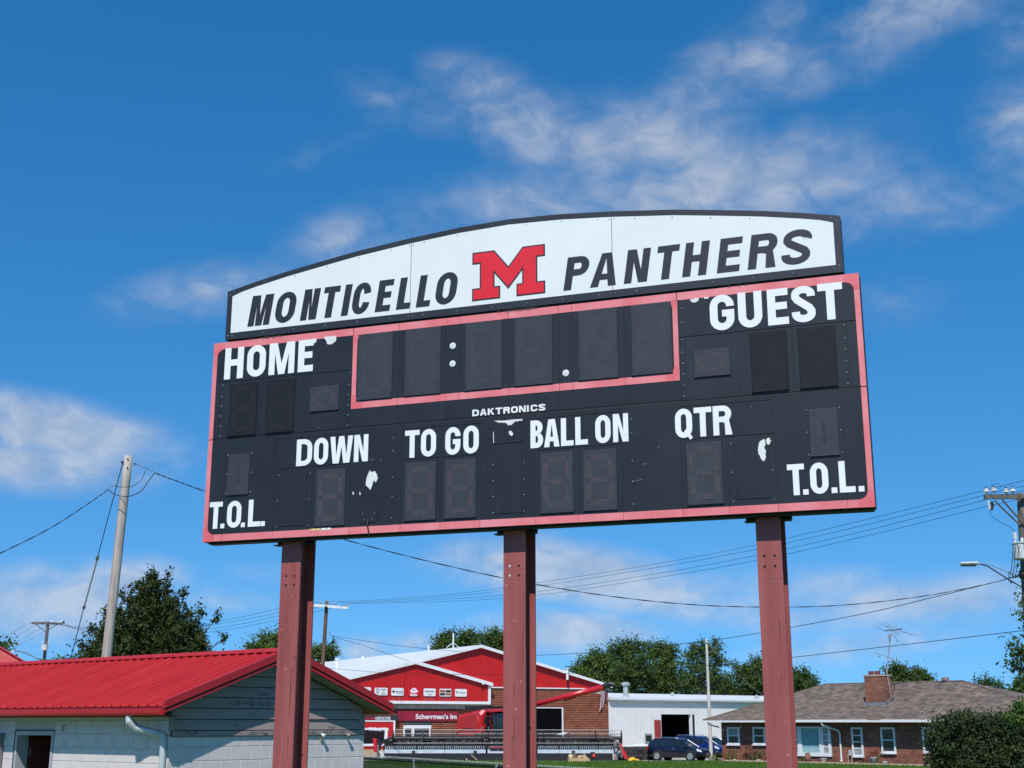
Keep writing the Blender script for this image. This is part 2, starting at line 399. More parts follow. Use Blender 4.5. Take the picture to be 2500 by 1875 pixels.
    if ch == 'B':
        m = h * .52; k1 = m / 2 + b * .12; r1 = min(rx, k1); k2 = (h - m) / 2 + b * .12; r2 = min(rx, k2)
        outer = [(0, 0)] + arc(w - r1, k1, r1, k1, 270, 430, 9) + arc(w * .96 - r2, h - k2, r2, k2, -70, 90, 9) + [(0, h)]
        a = max(r1 - t, .004); c = max(r2 - t, .004)
        h1 = [(t, b)] + arc(w - t - a, (b + m - b / 2) / 2, a, (m - b / 2 - b) / 2, 270, 450, 7) + [(t, m - b / 2)]
        h2 = [(t, m + b / 2)] + arc(w * .96 - t - c, (m + b / 2 + h - b) / 2, c, (h - b - m - b / 2) / 2, 270, 450, 7) + [(t, h - b)]
        return [(outer, [h1, h2])]
    tt = t * .5; bb = b * .5
    if ch in 'CG':
        p = [(w - tt, h * .66)] + arc(rx, h - ry, rx - tt, ry - bb, 0, 180, 12) + arc(rx, ry, rx - tt, ry - bb, 180, 360, 12)
        L = sweep_var(p, t, b)
        if ch == 'C': return [(sweep_var(p + [(w - tt, h * .36)], t, b), [])]
        return [(sweep_var(p + [(w - tt, h * .40)], t, b), []), ([(w * .50, h * .38), (w, h * .38), (w, h * .38 + b * .95), (w * .50, h * .38 + b * .95)], [])]
    if ch == 'S':
        p = [(w - tt, h * .70), (w - tt, h * .77)] + arc(rx, h - ry * .72, rx - tt, ry * .72 - bb, 12, 170, 10) + [(tt * 1.02, h * .70), (tt * 1.5, h * .62), (w * .5, h * .505), (w - tt * 1.5, h * .39), (w - tt * 1.02, h * .30)] + arc(rx, ry * .72, rx - tt, ry * .72 - bb, -10, -168, 10) + [(tt, h * .23), (tt, h * .30)]
        return [(sweep_var(p, t, b), [])]
    return [([(0, 0), (w, 0), (w, h), (0, h)], [])]
def sweep_var(pts, t, b):
    P = [Vector(p) for p in pts]; Q = [P[0]]
    for p in P[1:]:
        if (p - Q[-1]).length > 1e-4: Q.append(p)
    P = Q; l, r = [], []
    for i, p in enumerate(P):
        a = P[max(i - 1, 0)]; c = P[min(i + 1, len(P) - 1)]
        d = (c - a).normalized(); n = Vector((-d.y, d.x))
        w = math.sqrt((n.x * t) ** 2 + (n.y * b) ** 2) * 0.5
        l.append(tuple(p + n * w)); r.append(tuple(p - n * w))
    return l + r[::-1]
def word(letters, z, h, t, b, mb, y, thick=0.003, shear=0.0, rr=0.32):
    for (ch, x0, x1) in letters:
        for k, (outer, holes) in enumerate(glyph(ch, x1 - x0, h, t, b, rr)):
            f = lambda p: (x0 + p[0] + p[1] * shear, z + p[1])
            mb.prism([f(p) for p in outer], y - thick - 0.0006 * k, y, [[f(p) for p in hl] for hl in holes])
    return mb

# ------------------------------------------------------------ terrain
def terrain_z(y): 
    if y < 34: return 0.55
    if y > 66: return 0.0
    k = (66 - y) / 32; return 0.55 * k * k * (3 - 2 * k)
GZ = 0.55
# ============================================================ THE SCOREBOARD
BW, BH = 7.62, 2.42
BAZ = 0.3439139
BC = Vector((-0.03348, 13.88197, EYE + 3.2557))
SBZ = BC.z - BH / 2 - GZ                         # height of the cabinet's lower edge above the grass
board = thing('football_scoreboard', 'black football scoreboard with arched white name board on three red steel posts', 'scoreboard', (BC.x, BC.y, GZ), -BAZ)
m_blk = mat('black enamel panel', (0.0125, 0.0135, 0.0172), 0.42, col2=(0.0200, 0.0215, 0.0262), scale=1.8, thr=(.3, .7), bump=0.06, bscale=7, spec=0.42, stretch=(1.6, 1, .5))
m_blk2 = mat('black cabinet', (0.010, 0.010, 0.012), 0.6, var=0.2)
m_dig = mat('dark display mask', (0.037, 0.041, 0.054), 0.6, var=0.10, scale=6, spec=0.3)
m_dig2 = mat('black display mask', (0.0128, 0.0143, 0.0188), 0.6, var=0.14, scale=6, spec=0.2)
m_led = mat('unlit amber lamps', (0.19, 0.12, 0.115), 0.35, var=0.5, scale=30)
m_led3 = mat('unlit grey lamps', (0.115, 0.092, 0.103), 0.35, var=0.5, scale=30)
m_led2 = mat('unlit dark lamps', (0.028, 0.023, 0.026), 0.35, var=0.5, scale=30)
m_white = mat('white vinyl lettering', (0.80, 0.80, 0.79), 0.5, var=0.03, scale=3)
m_sign = mat('white sign face', (0.755, 0.76, 0.745), 0.38, var=0.025, scale=1.2)
m_ink = mat('black vinyl lettering', (0.020, 0.021, 0.027), 0.45, var=0.1)
m_red = mat('red emblem vinyl', (0.72, 0.011, 0.022), 0.45, var=0.05)
m_bolt = mat('bolt heads', (0.30, 0.31, 0.33), 0.35, 0.6, var=0.3)
m_bolt2 = mat('dark bolt heads', (0.05, 0.05, 0.06), 0.4, 0.4, var=0.3)
m_chip = mat('bare primer under peeled paint', (0.70, 0.70, 0.68), 0.7, var=0.08, scale=14)
def faded_border():
    m = mat('sun-faded red paint', (0.71, 0.155, 0.172), 0.5, col2=(0.78, 0.245, 0.262), scale=2.6, thr=(.36, .66), bump=0.05, bscale=30)
    return m
m_border = faded_border()
m_border_deep = mat('less faded red paint', (0.70, 0.095, 0.115), 0.5, col2=(0.73, 0.17, 0.185), scale=5)

X = lambda u: u - BW / 2
def bz(v): return SBZ + v
cab = MB().box(-BW / 2, BW / 2, 0.004, 0.20, bz(0), bz(BH)).build('cabinet', m_blk2, board)
MB().box(-BW / 2 + .045, BW / 2 - .02, 0.06, 0.19, bz(-0.022), bz(-0.0005)).build('drip_edge', m_blk2, board)

# panels, each a sheet of its own with a dark joint round it
panels = []
panels += [(0, 1.865, 1.918, 2.42), (0, .132, 1.222, 1.918), (.132, .692, 1.222, 1.918), (.692, 1.248, 1.222, 1.918), (1.248, 1.865, 1.222, 1.918)]
cols = [1.865, 2.467, 3.06, 3.217, 3.803, 4.393, 4.545, 5.138, 5.74]
panels += [(cols[i], cols[i + 1], 1.232, 2.42) for i in range(8)]
panels += [(5.74, 7.62, 1.918, 2.42), (5.74, 6.352, 1.222, 1.918), (6.352, 6.913, 1.222, 1.918), (6.913, 7.456, 1.222, 1.918), (7.456, 7.62, 1.222, 1.918)]
panels += [(0, .252, 0, 1.21), (.252, .925, 0, 1.21), (1.9, 2.53, 0, 1.21), (3.48, 4.117, 0, 1.21), (5.08, 5.71, 0, 1.21), (6.682, 7.36, 0, 1.21), (7.36, 7.62, 0, 1.21)]
for a, mid, c in ((.925, 1.414, 1.9), (2.53, 3.01, 3.48), (4.117, 4.597, 5.08), (5.71, 6.19, 6.682)):
    panels += [(a, c, 1.158, 1.21), (a, mid, .806, 1.152), (mid, c, .806, 1.152), (a, mid, 0, .80), (mid, c, 0, .80)]
for (a, c, d, e) in panels:
    g = 0.0032
    MB().bbox(X(a) + g, X(c) - g, -0.0002 - random.random() * 0.0012, 0.004, bz(d) + g, bz(e) - g, 0.0015).build('panel', m_blk, board)

# pink-red border, cut at the panel joints
def strip(x0, x1, z0, z1, m=m_border):
    MB().bbox(X(x0) + .0015, X(x1) - .0015, -0.0042, -0.002, bz(z0) + .001, bz(z1) - .001, .0006).build('border_strip', m, board)
def corner(cx, cz, sx, sz, wx, wz, r):
    # outer corner at (cx,cz), arms of width wx (vertical) and wz (horizontal), rounded inner corner
    n = 6; L = r
    pts = [(0, 0), (wx + L, 0), (wx + L, wz)] + [(wx + r - r * math.sin(rad(90 * i / n)), wz + r - r * math.cos(rad(90 * i / n))) for i in range(1, n)] + [(wx, wz + L), (0, wz + L)]
    MB().prism([(X(cx + sx * p[0]), bz(cz + sz * p[1])) for p in pts], -0.0046, -0.002).build('border_corner', m_border_deep, board)
r = 0.085
for (cx, sx) in ((0, 1), (7.62, -1)):
    corner(cx, 2.42, sx, -1, .060, .088, r); corner(cx, 0, sx, 1, .060, .082, r)
tops = [.145, .132 + .05, 1.865, 2.467, 3.06, 3.217, 3.803, 4.393, 4.545, 5.138, 5.74, 7.475]
for a, c in zip([.145] + [1.885, 2.467, 3.06, 3.217, 3.803, 4.393, 4.545, 5.138, 5.722], [1.880, 2.467, 3.06, 3.217, 3.803, 4.393, 4.545, 5.138, 5.717, 7.475]): strip(a, c, 2.332, 2.42)
for a, c in zip([.145, .252, .925, 1.414, 1.9, 2.53, 3.01, 3.48, 4.117, 4.597, 5.08, 5.71, 6.19, 6.682, 7.36], [.252, .925, 1.414, 1.9, 2.53, 3.01, 3.48, 4.117, 4.597, 5.08, 5.71, 6.19, 6.682, 7.36, 7.475]): strip(a, c, 0, .082)
for x0, x1 in ((0, .060), (7.560, 7.62)):
    strip(x0, x1, .167, 1.214); strip(x0, x1, 1.222, 2.247)
# clock window frame
corner(1.878, 2.331, 1, -1, .058, 0.001, .075); corner(5.726, 2.331, -1, -1, .058, 0.001, .075)
corner(1.878, 1.448, 1, 1, .058, .082, .075); corner(5.726, 1.448, -1, 1, .058, .082, .075)
for a, c in zip([2.011, 2.467, 3.06, 3.217, 3.803, 4.393, 4.545, 5.138], [2.467, 3.06, 3.217, 3.803, 4.393, 4.545, 5.138, 5.593]): strip(a, c, 1.448, 1.53)
strip(1.878, 1.936, 1.605, 2.255); strip(5.668, 5.726, 1.605, 2.255)

# displays
def seg_dots(w, h, sx, sy, wide, pitch=.0205, rad_=.0056):
    mb = MB(); rows = 3
    def dot(x, z):
        n = 6; v = [(x + rad_ * math.cos(2 * math.pi * i / n), 0, z + rad_ * math.sin(2 * math.pi * i / n)) for i in range(n)] + [(x, -.004, z)]
        mb.add(v, [(i, (i + 1) % n, n) for i in range(n)])
    x0, x1, z0, z1 = -w * sx, w * sx, -h * sy, h * sy
    def hseg(z):
        L = x1 - x0 - wide * 1.2; k = int(L / pitch)
        for r_ in range(rows):
            for i in range(k): dot(x0 + wide * .6 + (i + .5 * (r_ % 2)) * L / k, z + (r_ - 1) * wide / 2.6)
    def vseg(x, za, zb):
        L = zb - za - wide * 1.1; k = int(L / pitch)
        for r_ in range(rows):
            for i in range(k): dot(x + (r_ - 1) * wide / 2.6, za + wide * .55 + (i + .5 * (r_ % 2)) * L / k)
    hseg(z1); hseg(0); hseg(z0)
    for x in (x0, x1): vseg(x, 0, z1); vseg(x, z0, 0)
    return mb
def ring_dots(rx, rz):
    mb = MB()
    for i in range(30):
        w = 2 * math.pi * i / 30
        for q in (.86, 1.0, 1.14):
            x, z = rx * q * math.cos(w), rz * q * math.sin(w); n = 5
            v = [(x + .005 * math.cos(2 * math.pi * j / n), 0, z + .005 * math.sin(2 * math.pi * j / n)) for j in range(n)] + [(x, -.004, z)]
            mb.add(v, [(j, (j + 1) % n, n) for j in range(n)])
    return mb
def display_mesh(w, h, m):
    mb = MB(); mb.bbox(-w / 2, w / 2, -0.012, 0, -h / 2, h / 2, 0.006)
    # folded lower lip and rolled side edges
    mb.box(-w / 2 - .004, w / 2 + .004, -.017, -.0125, -h / 2 - .004, -h / 2 + .016)
    return mb.data('display', m)
dm_clock = display_mesh(.442, .785, m_dig); dm_small = display_mesh(.372, .648, m_dig); dm_score = display_mesh(.376, .640, m_dig2)
dm_tol = display_mesh(.288, .482, m_dig); dm_poss = display_mesh(.378, .292, m_dig)
sd_clock = seg_dots(.442, .785, .30, .375, .052).data('lamp_dots', m_led3)
sd_small = seg_dots(.372, .648, .33, .375, .050).data('lamp_dots', m_led)
sd_score = seg_dots(.376, .640, .33, .385, .050).data('lamp_dots', m_led2)
sd_tol = seg_dots(.288, .482, .02, .25, .03).data('lamp_dots', m_dig)
sd_poss = ring_dots(.125, .088).data('lamp_dots', m_led)
edge_clock, edge_small = [], []
def display(cu, cv, dm, sdm, label=None):
    o = place('digit_display', dm, board, (X(cu), -0.0022, bz(cv)))
    d = place('lamp_dots', sdm, o, (0, -0.0125, 0)); d['kind'] = 'stuff'
    return o
for u in (2.170, 2.769, 3.509, 4.100, 4.840, 5.434): display(u, 1.937, dm_clock, sd_clock)
for u in (.452, .952): display(u, 1.566, dm_score, sd_score)
for u in (6.668, 7.160): display(u, 1.572, dm_score, sd_score)
display(1.532, 1.605, dm_poss, sd_poss); display(6.073, 1.612, dm_poss, sd_poss)
for u in (1.655, 2.768, 3.244, 4.357, 4.835, 5.952): display(u, .443 if u > 2 else .435, dm_small, sd_small)
display(.437, .778, dm_tol, sd_tol); display(7.175, .783, dm_tol, sd_tol)
for (a, c, d, e) in ((.995, 1.342, .132, .757), (3.647, 3.962, .139, .834), (6.270, 6.61, .146, .760), (3.627, 3.973, .91, 1.172), (2.04, 2.24, .12, .30)):
    MB().bbox(X(a), X(c), -0.0068, -0.002, bz(d), bz(e), 0.003).build('access_cover', m_blk, board)
# colon and point lamps: a round white reflector with a cluster of lamps
for (u, v) in ((3.136, 2.081), (3.136, 1.871), (4.470, 1.641)):
    o = MB().lathe([(.037, 0), (.037, -.006), (.030, -.008), (.012, -.009)], (0, 0, 0), 16, 'y').build('round_lamp', m_white, board, loc=(X(u), -0.0022, bz(v)))
    d = MB()
    for i in range(9):
        w = i * 2.4; q = .028 * math.sqrt(i / 9)
        d.lathe([(.0042, -.0096), (.003, -.0125)], (q * math.cos(w), 0, q * math.sin(w)), 5, 'y')
    d.build('lamp_dots', mat('grey lamp lenses', (.30, .30, .30), .3), o, kind='stuff')

# lettering
def lettering(letters, z, h, t, b, m, label, shear=0.0, y=-0.0042, rr=.32):
    L = [(c, X(a), X(e)) for (c, a, e) in letters]
    return word(L, bz(z), h, t, b, MB(), y, 0.0022, shear, rr).build('lettering', m, board, label=label)
lettering([('H', .166, .425), ('O', .475, .729), ('M', .774, 1.116), ('E', 1.164, 1.364)], 1.950, .390, .083, .078, m_white, 'white letters HOME')
lettering([('G', 6.072, 6.330), ('U', 6.371, 6.622), ('E', 6.678, 6.892), ('S', 6.926, 7.168), ('T', 7.196, 7.446)], 1.950, .392, .083, .078, m_white, 'white letters GUEST')
lettering([('D', 1.197, 1.400), ('O', 1.424, 1.606), ('W', 1.630, 1.920), ('N', 1.936, 2.113)], .823, .314, .061, .058, m_white, 'white letters DOWN')
lettering([('T', 2.569, 2.747), ('O', 2.766, 2.949), ('G', 3.060, 3.241), ('O', 3.276, 3.459)], .825, .314, .061, .058, m_white, 'white letters TO GO')
lettering([('B', 4.061, 4.206), ('A', 4.216, 4.390), ('L', 4.408, 4.549), ('L', 4.569, 4.709), ('O', 4.792, 4.961), ('N', 4.988, 5.155)], .833, .306, .058, .056, m_white, 'white letters BALL ON')
lettering([('Q', 5.660, 5.840), ('T', 5.860, 6.046), ('R', 6.060, 6.252)], .826, .312, .061, .058, m_white, 'white letters QTR')
lettering([('T', .074, .250), ('.', .232, .286), ('O', .315, .504), ('.', .508, .560), ('L', .599, .762), ('.', .768, .823)], .150, .315, .061, .058, m_white, 'white letters T.O.L. under the home side')
lettering([('T', 6.788, 6.957), ('.', 6.936, 6.990), ('O', 7.012, 7.189), ('.', 7.214, 7.270), ('L', 7.294, 7.446), ('.', 7.475, 7.530)], .158, .316, .061, .058, m_white, 'white letters T.O.L. under the guest side')
dk = []; x = 3.380
for ch in 'DAKTRONICS':
    w = .030 if ch == 'I' else .078
    dk.append((ch, x, x + w)); x += w + .0135
lettering(dk, 1.243, .074, .0215, .0175, m_white, 'small white maker name', rr=.26)

# peeled paint, scuffs
def chip(pts, m=m_chip):
    MB().prism([(X(a), bz(c)) for a, c in pts], -0.0078, -0.0015).build('peeled_patch', m, board)
def ragged(pts, n=4, amp=.004):
    out = []
    for i, p in enumerate(pts):
        q = pts[(i + 1) % len(pts)]
        for k in range(n):
            t = k / n; out.append((p[0] + (q[0] - p[0]) * t + random.uniform(-amp, amp), p[1] + (q[1] - p[1]) * t + random.uniform(-amp, amp)))
    return out
chip(ragged([(2.141, .717), (2.150, .700), (2.205, .700), (2.232, .660), (2.240, .610), (2.222, .574), (2.205, .588), (2.200, .604), (2.187, .585), (2.180, .545), (2.158, .492), (2.120, .525), (2.095, .548), (2.100, .600), (2.118, .660)], 3, .004))
chip(ragged([(6.533, .735), (6.575, .752), (6.590, .735), (6.585, .690), (6.570, .660), (6.585, .640), (6.582, .560), (6.565, .525), (6.535, .545), (6.515, .600), (6.508, .660), (6.520, .710)], 3, .004))
chip(ragged([(6.598, .755), (6.632, .762), (6.640, .725), (6.622, .690), (6.596, .702)], 3, .004))
chip(ragged([(1.490, 2.355), (1.660, 2.350), (1.652, 2.285), (1.620, 2.262), (1.585, 2.250), (1.545, 2.262), (1.530, 2.295)], 3, .005))
chip(ragged([(1.352, 2.345), (1.400, 2.345), (1.395, 2.300), (1.375, 2.285), (1.356, 2.300)], 3, .004))
chip(ragged([(3.640, 1.168), (3.974, 1.170), (3.968, 1.150), (3.880, 1.148), (3.840, 1.112), (3.800, 1.110), (3.780, 1.140), (3.700, 1.150)], 3, .005))
chip(ragged([(3.808, 1.038), (3.840, 1.048), (3.866, 1.010), (3.848, .985), (3.822, 1.0)], 3, .003))
chip(ragged([(3.628, 1.05), (3.634, 1.05), (3.640, .925), (3.630, .92)], 3, .002))
chip(ragged([(5.862, 2.33), (5.960, 2.333), (5.955, 2.305), (5.920, 2.290), (5.880, 2.298)], 3, .004))
chip(ragged([(6.010, 2.333), (6.068, 2.333), (6.060, 2.317), (6.02, 2.315)], 3, .003))
for (u, v) in ((1.935, .48), (2.02, .472)): chip(ragged([(u, v), (u + .012, v + .003), (u + .016, v - .03), (u + .004, v - .036)], 2, .002))
for (u, v, w) in ((2.14, .83, .05), (2.26, .82, .03), (5.29, .57, .05), (5.20, .40, .09), (5.46, .74, .03)):
    MB().prism([(X(u), bz(v)), (X(u + w), bz(v + .012)), (X(u + w), bz(v + .020)), (X(u), bz(v + .007))], -.0022, -.0014).build('scratch', mat('grey scuffs', (.11, .115, .125), .7), board)
# rating labels low on the cabinet
for i, (u, w, m) in enumerate(((1.402, .012, 'y'), (1.43, .05, 'y'), (1.485, .05, 'y'), (1.55, .07, 'w'), (1.628, .05, 'w'))):
    MB().box(X(u), X(u + w), -.0066, -.0048, bz(.066), bz(.088)).build('sticker', mat('yellow sticker', (.75, .55, .22), .5) if m == 'y' else m_white, board)
# bolt heads
bl, bl2 = MB(), MB()
def bolt(mb, u, v, r=.0085, y=-.002):
    mb.lathe([(r, y), (r, y - .003), (r * .5, y - .006)], (X(u), 0, bz(v)), 7, 'y')
for v in (1.26, 1.38, 1.50, 1.62, 1.74, 1.88): bolt(bl, .152, v); bolt(bl, 1.842, v); bolt(bl, 5.764, v + .01, .009); bolt(bl, 7.44, v, .009)
for v in (.16, .40, .62, .92, 1.07): bolt(bl, 2.425, v, .009); bolt(bl, 5.19, v, .009)
for v in (.15, .33, .5, .68): bolt(bl, 3.628, v); bolt(bl, 3.982, v)
for (a, c) in ((.972, 1.385), (6.235, 6.645)):
    for v in (.13, .43, .73): bolt(bl, a, v); bolt(bl, c, v)
for (a, c) in ((.277, .603), (7.012, 7.342)):
    for v in (.56, .79, 1.02): bolt(bl, a, v); bolt(bl, c, v)
for (u, v) in ((2.065, .22), (2.215, .225), (1.465, 1.26), (6.46, 1.10), (2.09, .16), (2.18, .16), (5.5, 2.2), (5.77, 2.24), (5.77, 2.08)): bolt(bl, u, v)
for i in range(44): bolt(bl2, .1 + i * .172, 1.236, .005); bolt(bl2, .16 + i * .172, 1.196, .005)
for u in cols: bolt(bl2, u - .012, 1.246, .005); bolt(bl2, u + .012, 1.246, .005)
for u0 in (2.170, 2.769, 3.509, 4.100, 4.840, 5.434):
    for s in (-1, 1):
        for v in (1.60, 1.95): bolt(bl2, u0 + s * .205, v, .006, -.014)
for u0 in (1.655, 2.768, 3.244, 4.357, 4.835, 5.952):
    for s in (-1, 1): bolt(bl2, u0 + s * .192, .45, .006)
bl.build('bolt_heads', m_bolt, board, kind='stuff'); bl2.build('small_bolt_heads', m_bolt2, board, kind='stuff')
# short cable leaving the bottom cover
MB().tube([(X(2.13), -.006, bz(.155)), (X(2.135), -.02, bz(.10)), (X(2.15), -.014, bz(.03)), (X(2.152), -.004, bz(-.03))], .008, 6).build('cable_tail', m_blk2, board)
MB().box(X(2.10), X(2.16), -.012, -.005, bz(.135), bz(.165)).build('cable_inlet', m_blk2, board)
# stain on the frame edge above the displays (old nest straw in the joint)
straw = MB()
for (u0, n_) in ((.76, 26), (4.0, 30), (3.85, 14), (6.45, 6)):
    for i in range(n_):
        a = u0 + random.gauss(0, .10); z = 2.425 + random.random() * .01; w = random.uniform(-1, 1)
        straw.tube([(X(a), -.01, bz(z)), (X(a + .03 * w), -.02, bz(z - .012 * random.random()))], .0022, 4)
straw.build('straw_in_joint', mat('dry straw', (.13, .11, .08), .9), board, kind='stuff')

# arched name board
head = [(.147, 2.450), (.147, 3.067), (.350, 3.112), (.555, 3.157), (.960, 3.234), (1.378, 3.300), (1.9, 3.378), (2.596, 3.453), (3.2, 3.502), (3.809, 3.524)]
top = [p for p in head[1:]] + [(7.618 - p[0], p[1]) for p in head[1:-1][::-1]]
hd_poly = [(.147, 2.450)] + top + [(7.471, 2.450)]
hb = MB().prism([(X(a), bz(c)) for a, c in hd_poly], 0.0, 0.16).build('name_board', m_ink, board, label='arched name board with black border')
inner = [(.219, 2.533)] + [(max(.219, min(7.399, a + (-.0 if a < 3.8 else 0))), c - .068) for a, c in top] + [(7.399, 2.533)]
# the white face in three sheets
def clip(poly, x0, x1):
    def side(p, X0, s): return [q for q in p]
    out = poly
    for (X0, s) in ((x0, 1), (x1, -1)):
        new = []
        for i in range(len(out)):
            p, q = out[i], out[(i + 1) % len(out)]; ip, iq = s * (p[0] - X0) >= 0, s * (q[0] - X0) >= 0
            if ip: new.append(p)
            if ip != iq:
                t = (X0 - p[0]) / (q[0] - p[0]); new.append((X0, p[1] + (q[1] - p[1]) * t))
        out = new
    return out
for (a, c) in ((.219, 2.594), (2.600, 5.014), (5.020, 7.399)):
    MB().prism([(X(p), bz(q)) for p, q in clip(inner, a, c)], -0.0028, -0.0004).build('sign_sheet', m_sign, hb)
for u in (2.597, 5.017): MB().box(X(u) - .002, X(u) + .002, -.0012, .0, bz(2.452), bz(3.47)).build('sheet_joint', m_blk2, hb)
def nlet(letters, label):
    L = [(c, X(a), X(e)) for (c, a, e) in letters]
    word(L, bz(2.586), .384, .089, .075, MB(), -0.0030, .002, .15, .36).build('lettering', m_ink, hb, label=label)
sh = .057
nlet([('M', .449, .745), ('O', .805, 1.070), ('N', 1.163, 1.375), ('T', 1.428, 1.640), ('I', 1.705, 1.785), ('C', 1.830, 2.055), ('E', 2.145, 2.335), ('L', 2.416, 2.588), ('L', 2.667, 2.838), ('O', 2.893, 3.150)], 'black slanted letters MONTICELLO')
nlet([('P', 4.451, 4.715), ('A', 4.757, 5.052), ('N', 5.141, 5.400), ('T', 5.478, 5.722), ('H', 5.787, 6.048), ('E', 6.163, 6.402), ('R', 6.491, 6.778), ('S', 6.835, 7.135)], 'black slanted letters PANTHERS')
half = [(3.365, 3.168), (3.632, 3.168), (3.803, 2.955)]
Mp = [(3.365, 3.168), (3.632, 3.168), (3.803, 2.955), (3.974, 3.168), (4.241, 3.168), (4.241, 3.024), (4.149, 3.024), (4.149, 2.734), (4.241, 2.734), (4.241, 2.584), (3.900, 2.584), (3.900, 2.734),
      (3.968, 2.734), (3.968, 2.887), (3.803, 2.684), (3.638, 2.887), (3.638, 2.734), (3.706, 2.734), (3.706, 2.584), (3.365, 2.584), (3.365, 2.734), (3.457, 2.734), (3.457, 3.024), (3.365, 3.024)]
MB().prism([(X(a), bz(c)) for a, c in Mp], -.0052, -.003).build('letter_outline', m_ink, hb)
MB().prism([(X(a), bz(c)) for a, c in inset(Mp, .0165)], -.0072, -.0054).build('emblem_letter', m_red, hb, label='red block letter M outlined in black')
hbolt = MB()
for i in range(18):
    u = .24 + i * .42; bolt(hbolt, u, 2.492, .009, 0); 
    tz = None
    for (p, q) in zip(top, top[1:]):
        if p[0] <= u <= q[0]: tz = p[1] + (q[1] - p[1]) * (u - p[0]) / (q[0] - p[0])
    if tz: bolt(hbolt, u, tz - (.035 if i in (0, 1, 8, 16, 17) else .092), .007, -.001 if i in (0, 1, 8, 16, 17) else -.0024)
for u in (2.575, 2.62, 4.99, 5.045): bolt(hbolt, u, 2.492, .009, 0); bolt(hbolt, u, 3.36, .007, -.0024)
for (u, v) in ((.183, 2.50), (.183, 3.02), (7.436, 2.52), (7.436, 3.01)): bolt(hbolt, u, v, .009, 0)
hbolt.build('bolt_heads', m_bolt, hb, kind='stuff')
MB().box(X(.22), X(7.40), .03, .14, bz(2.4205), bz(2.4497)).build('mounting_rail', m_blk2, hb)

# steel posts: wide-flange beams behind the cabinet
m_post = mat('weathered red oxide paint on steel', (0.255, 0.056, 0.053), 0.55, col2=(0.345, 0.088, 0.082), scale=2.6, thr=(.32, .68), bump=0.08, bscale=10, stretch=(3, 3, .3))
m_hole = mat('dark hole', (.006, .004, .004), .9)
m_scab = mat('chipped primer on post', (.30, .075, .07), .7, var=.2, scale=20)
def beam(w, D, tf, tw, z0, z1):
    a, b_, c = w / 2, tw / 2, tf
    prof = [(-a, 0), (a, 0), (a, c), (b_, c), (b_, D - c), (a, D - c), (a, D), (-a, D), (-a, D - c), (-b_, D - c), (-b_, c), (-a, c)]
    return MB().prism(prof, z0, z1, plane='xy')
PW, PD = .25, .352
POSTU, HOLES = (1.068, 3.800, 6.539), (.462, .455, .462)
bm_mesh = beam(PW, PD, .022, .014, -0.4, SBZ + 2.40).data('post', m_post)
for k, uc in enumerate(POSTU):
    p = place('post', bm_mesh, board, (X(uc), .202, 0))
    for s in (-1, 1):
        MB().box(s * (PW / 2) + (0 if s > 0 else -.11), s * (PW / 2) + (.11 if s > 0 else 0), -.012, .10, SBZ - .055, SBZ - .045).build('bracket', m_blk2, p)
        MB().box(s * (PW / 2) + (.001 if s > 0 else -.11), s * (PW / 2) + (.11 if s > 0 else -.001), .09, .10, SBZ - .045, SBZ + .02).build('bracket', m_blk2, p)
    # cluster of four bolt holes on the front flange
    hz = SBZ - HOLES[k]
    for i, sx in enumerate((-.052, .052)):
        for j, szz in enumerate((-.052, .052)):
            lit = (i == 0 and k < 2)
            MB().lathe([(.0135, -.0015), (.012, -.003)], (sx, 0, hz + szz), 10, 'y').build('bolt_hole', m_hole if not (k == 1 and i == 0) else mat('sky seen through hole', (.45, .5, .55), .6), p)
    for (dz, a_, w_) in ((.085, -.1, .05), (-.08, -.1, .16), (-.1, .0, .12), (-.17, -.12, .24), (.02, .05, .06)):
        MB().prism(ragged([(a_, hz + dz), (a_ + w_, hz + dz + .006), (a_ + w_, hz + dz - .006), (a_, hz + dz - .004)], 5, .006), -.0012, .0).build('weld_scar', m_scab, p)
    for q in range(7):
        x_, z_, l_ = random.uniform(-.11, .11), random.uniform(.8, hz - .1), random.uniform(.15, .7); w_ = random.uniform(.003, .009)
        MB().prism(ragged([(x_ - w_, z_), (x_ + w_, z_), (x_ + w_ * .3, z_ - l_), (x_ - w_ * .3, z_ - l_)], 6, .0025), -.0011, .0).build('rust_run', mat('rust run', (.17, .045, .036), .8, var=.25, scale=12), p)
    for q in range(10):
        x_, z_ = random.uniform(-.11, .11), random.uniform(.8, SBZ - .3); r_ = random.uniform(.004, .014)
        MB().prism([(x_ + r_ * random.uniform(.5, 1.3) * math.cos(j), z_ + r_ * random.uniform(.5, 1.6) * math.sin(j)) for j in (0, 1, 2, 3, 4, 5)], -.0013, .0).build('paint_chip', mat('chalky paint chip', (.42, .18, .165), .8, var=.2), p)
    MB().lathe([(.011, -.001), (.010, -.002)], (PW / 2 - .06, PD - .022, 1.9 + .3 * k), 8, 'y').build('bolt_hole', m_hole, p)

# ------------------------------------------------------------ frames: a local x axis along a wall, y into the building
class Frame:
    def __init__(s, O, az):
        s.O = Vector(O); s.az = rad(az); s.x = Vector((math.sin(s.az), math.cos(s.az), 0)); s.y = Vector((-s.x.y, s.x.x, 0)); s.rz = math.atan2(s.x.y, s.x.x)
    def front(s, px, py, off=0.0):
        p = onplane(px, py, s.O + s.y * off, s.y) - s.O; return (p.dot(s.x), p.z)
    def side(s, px, py, off=0.0):
        p = onplane(px, py, s.O + s.x * off, s.x) - s.O; return (p.dot(s.y), p.z)
    def world(s, x, y, z): return s.O + s.x * x + s.y * y + Vector((0, 0, z))
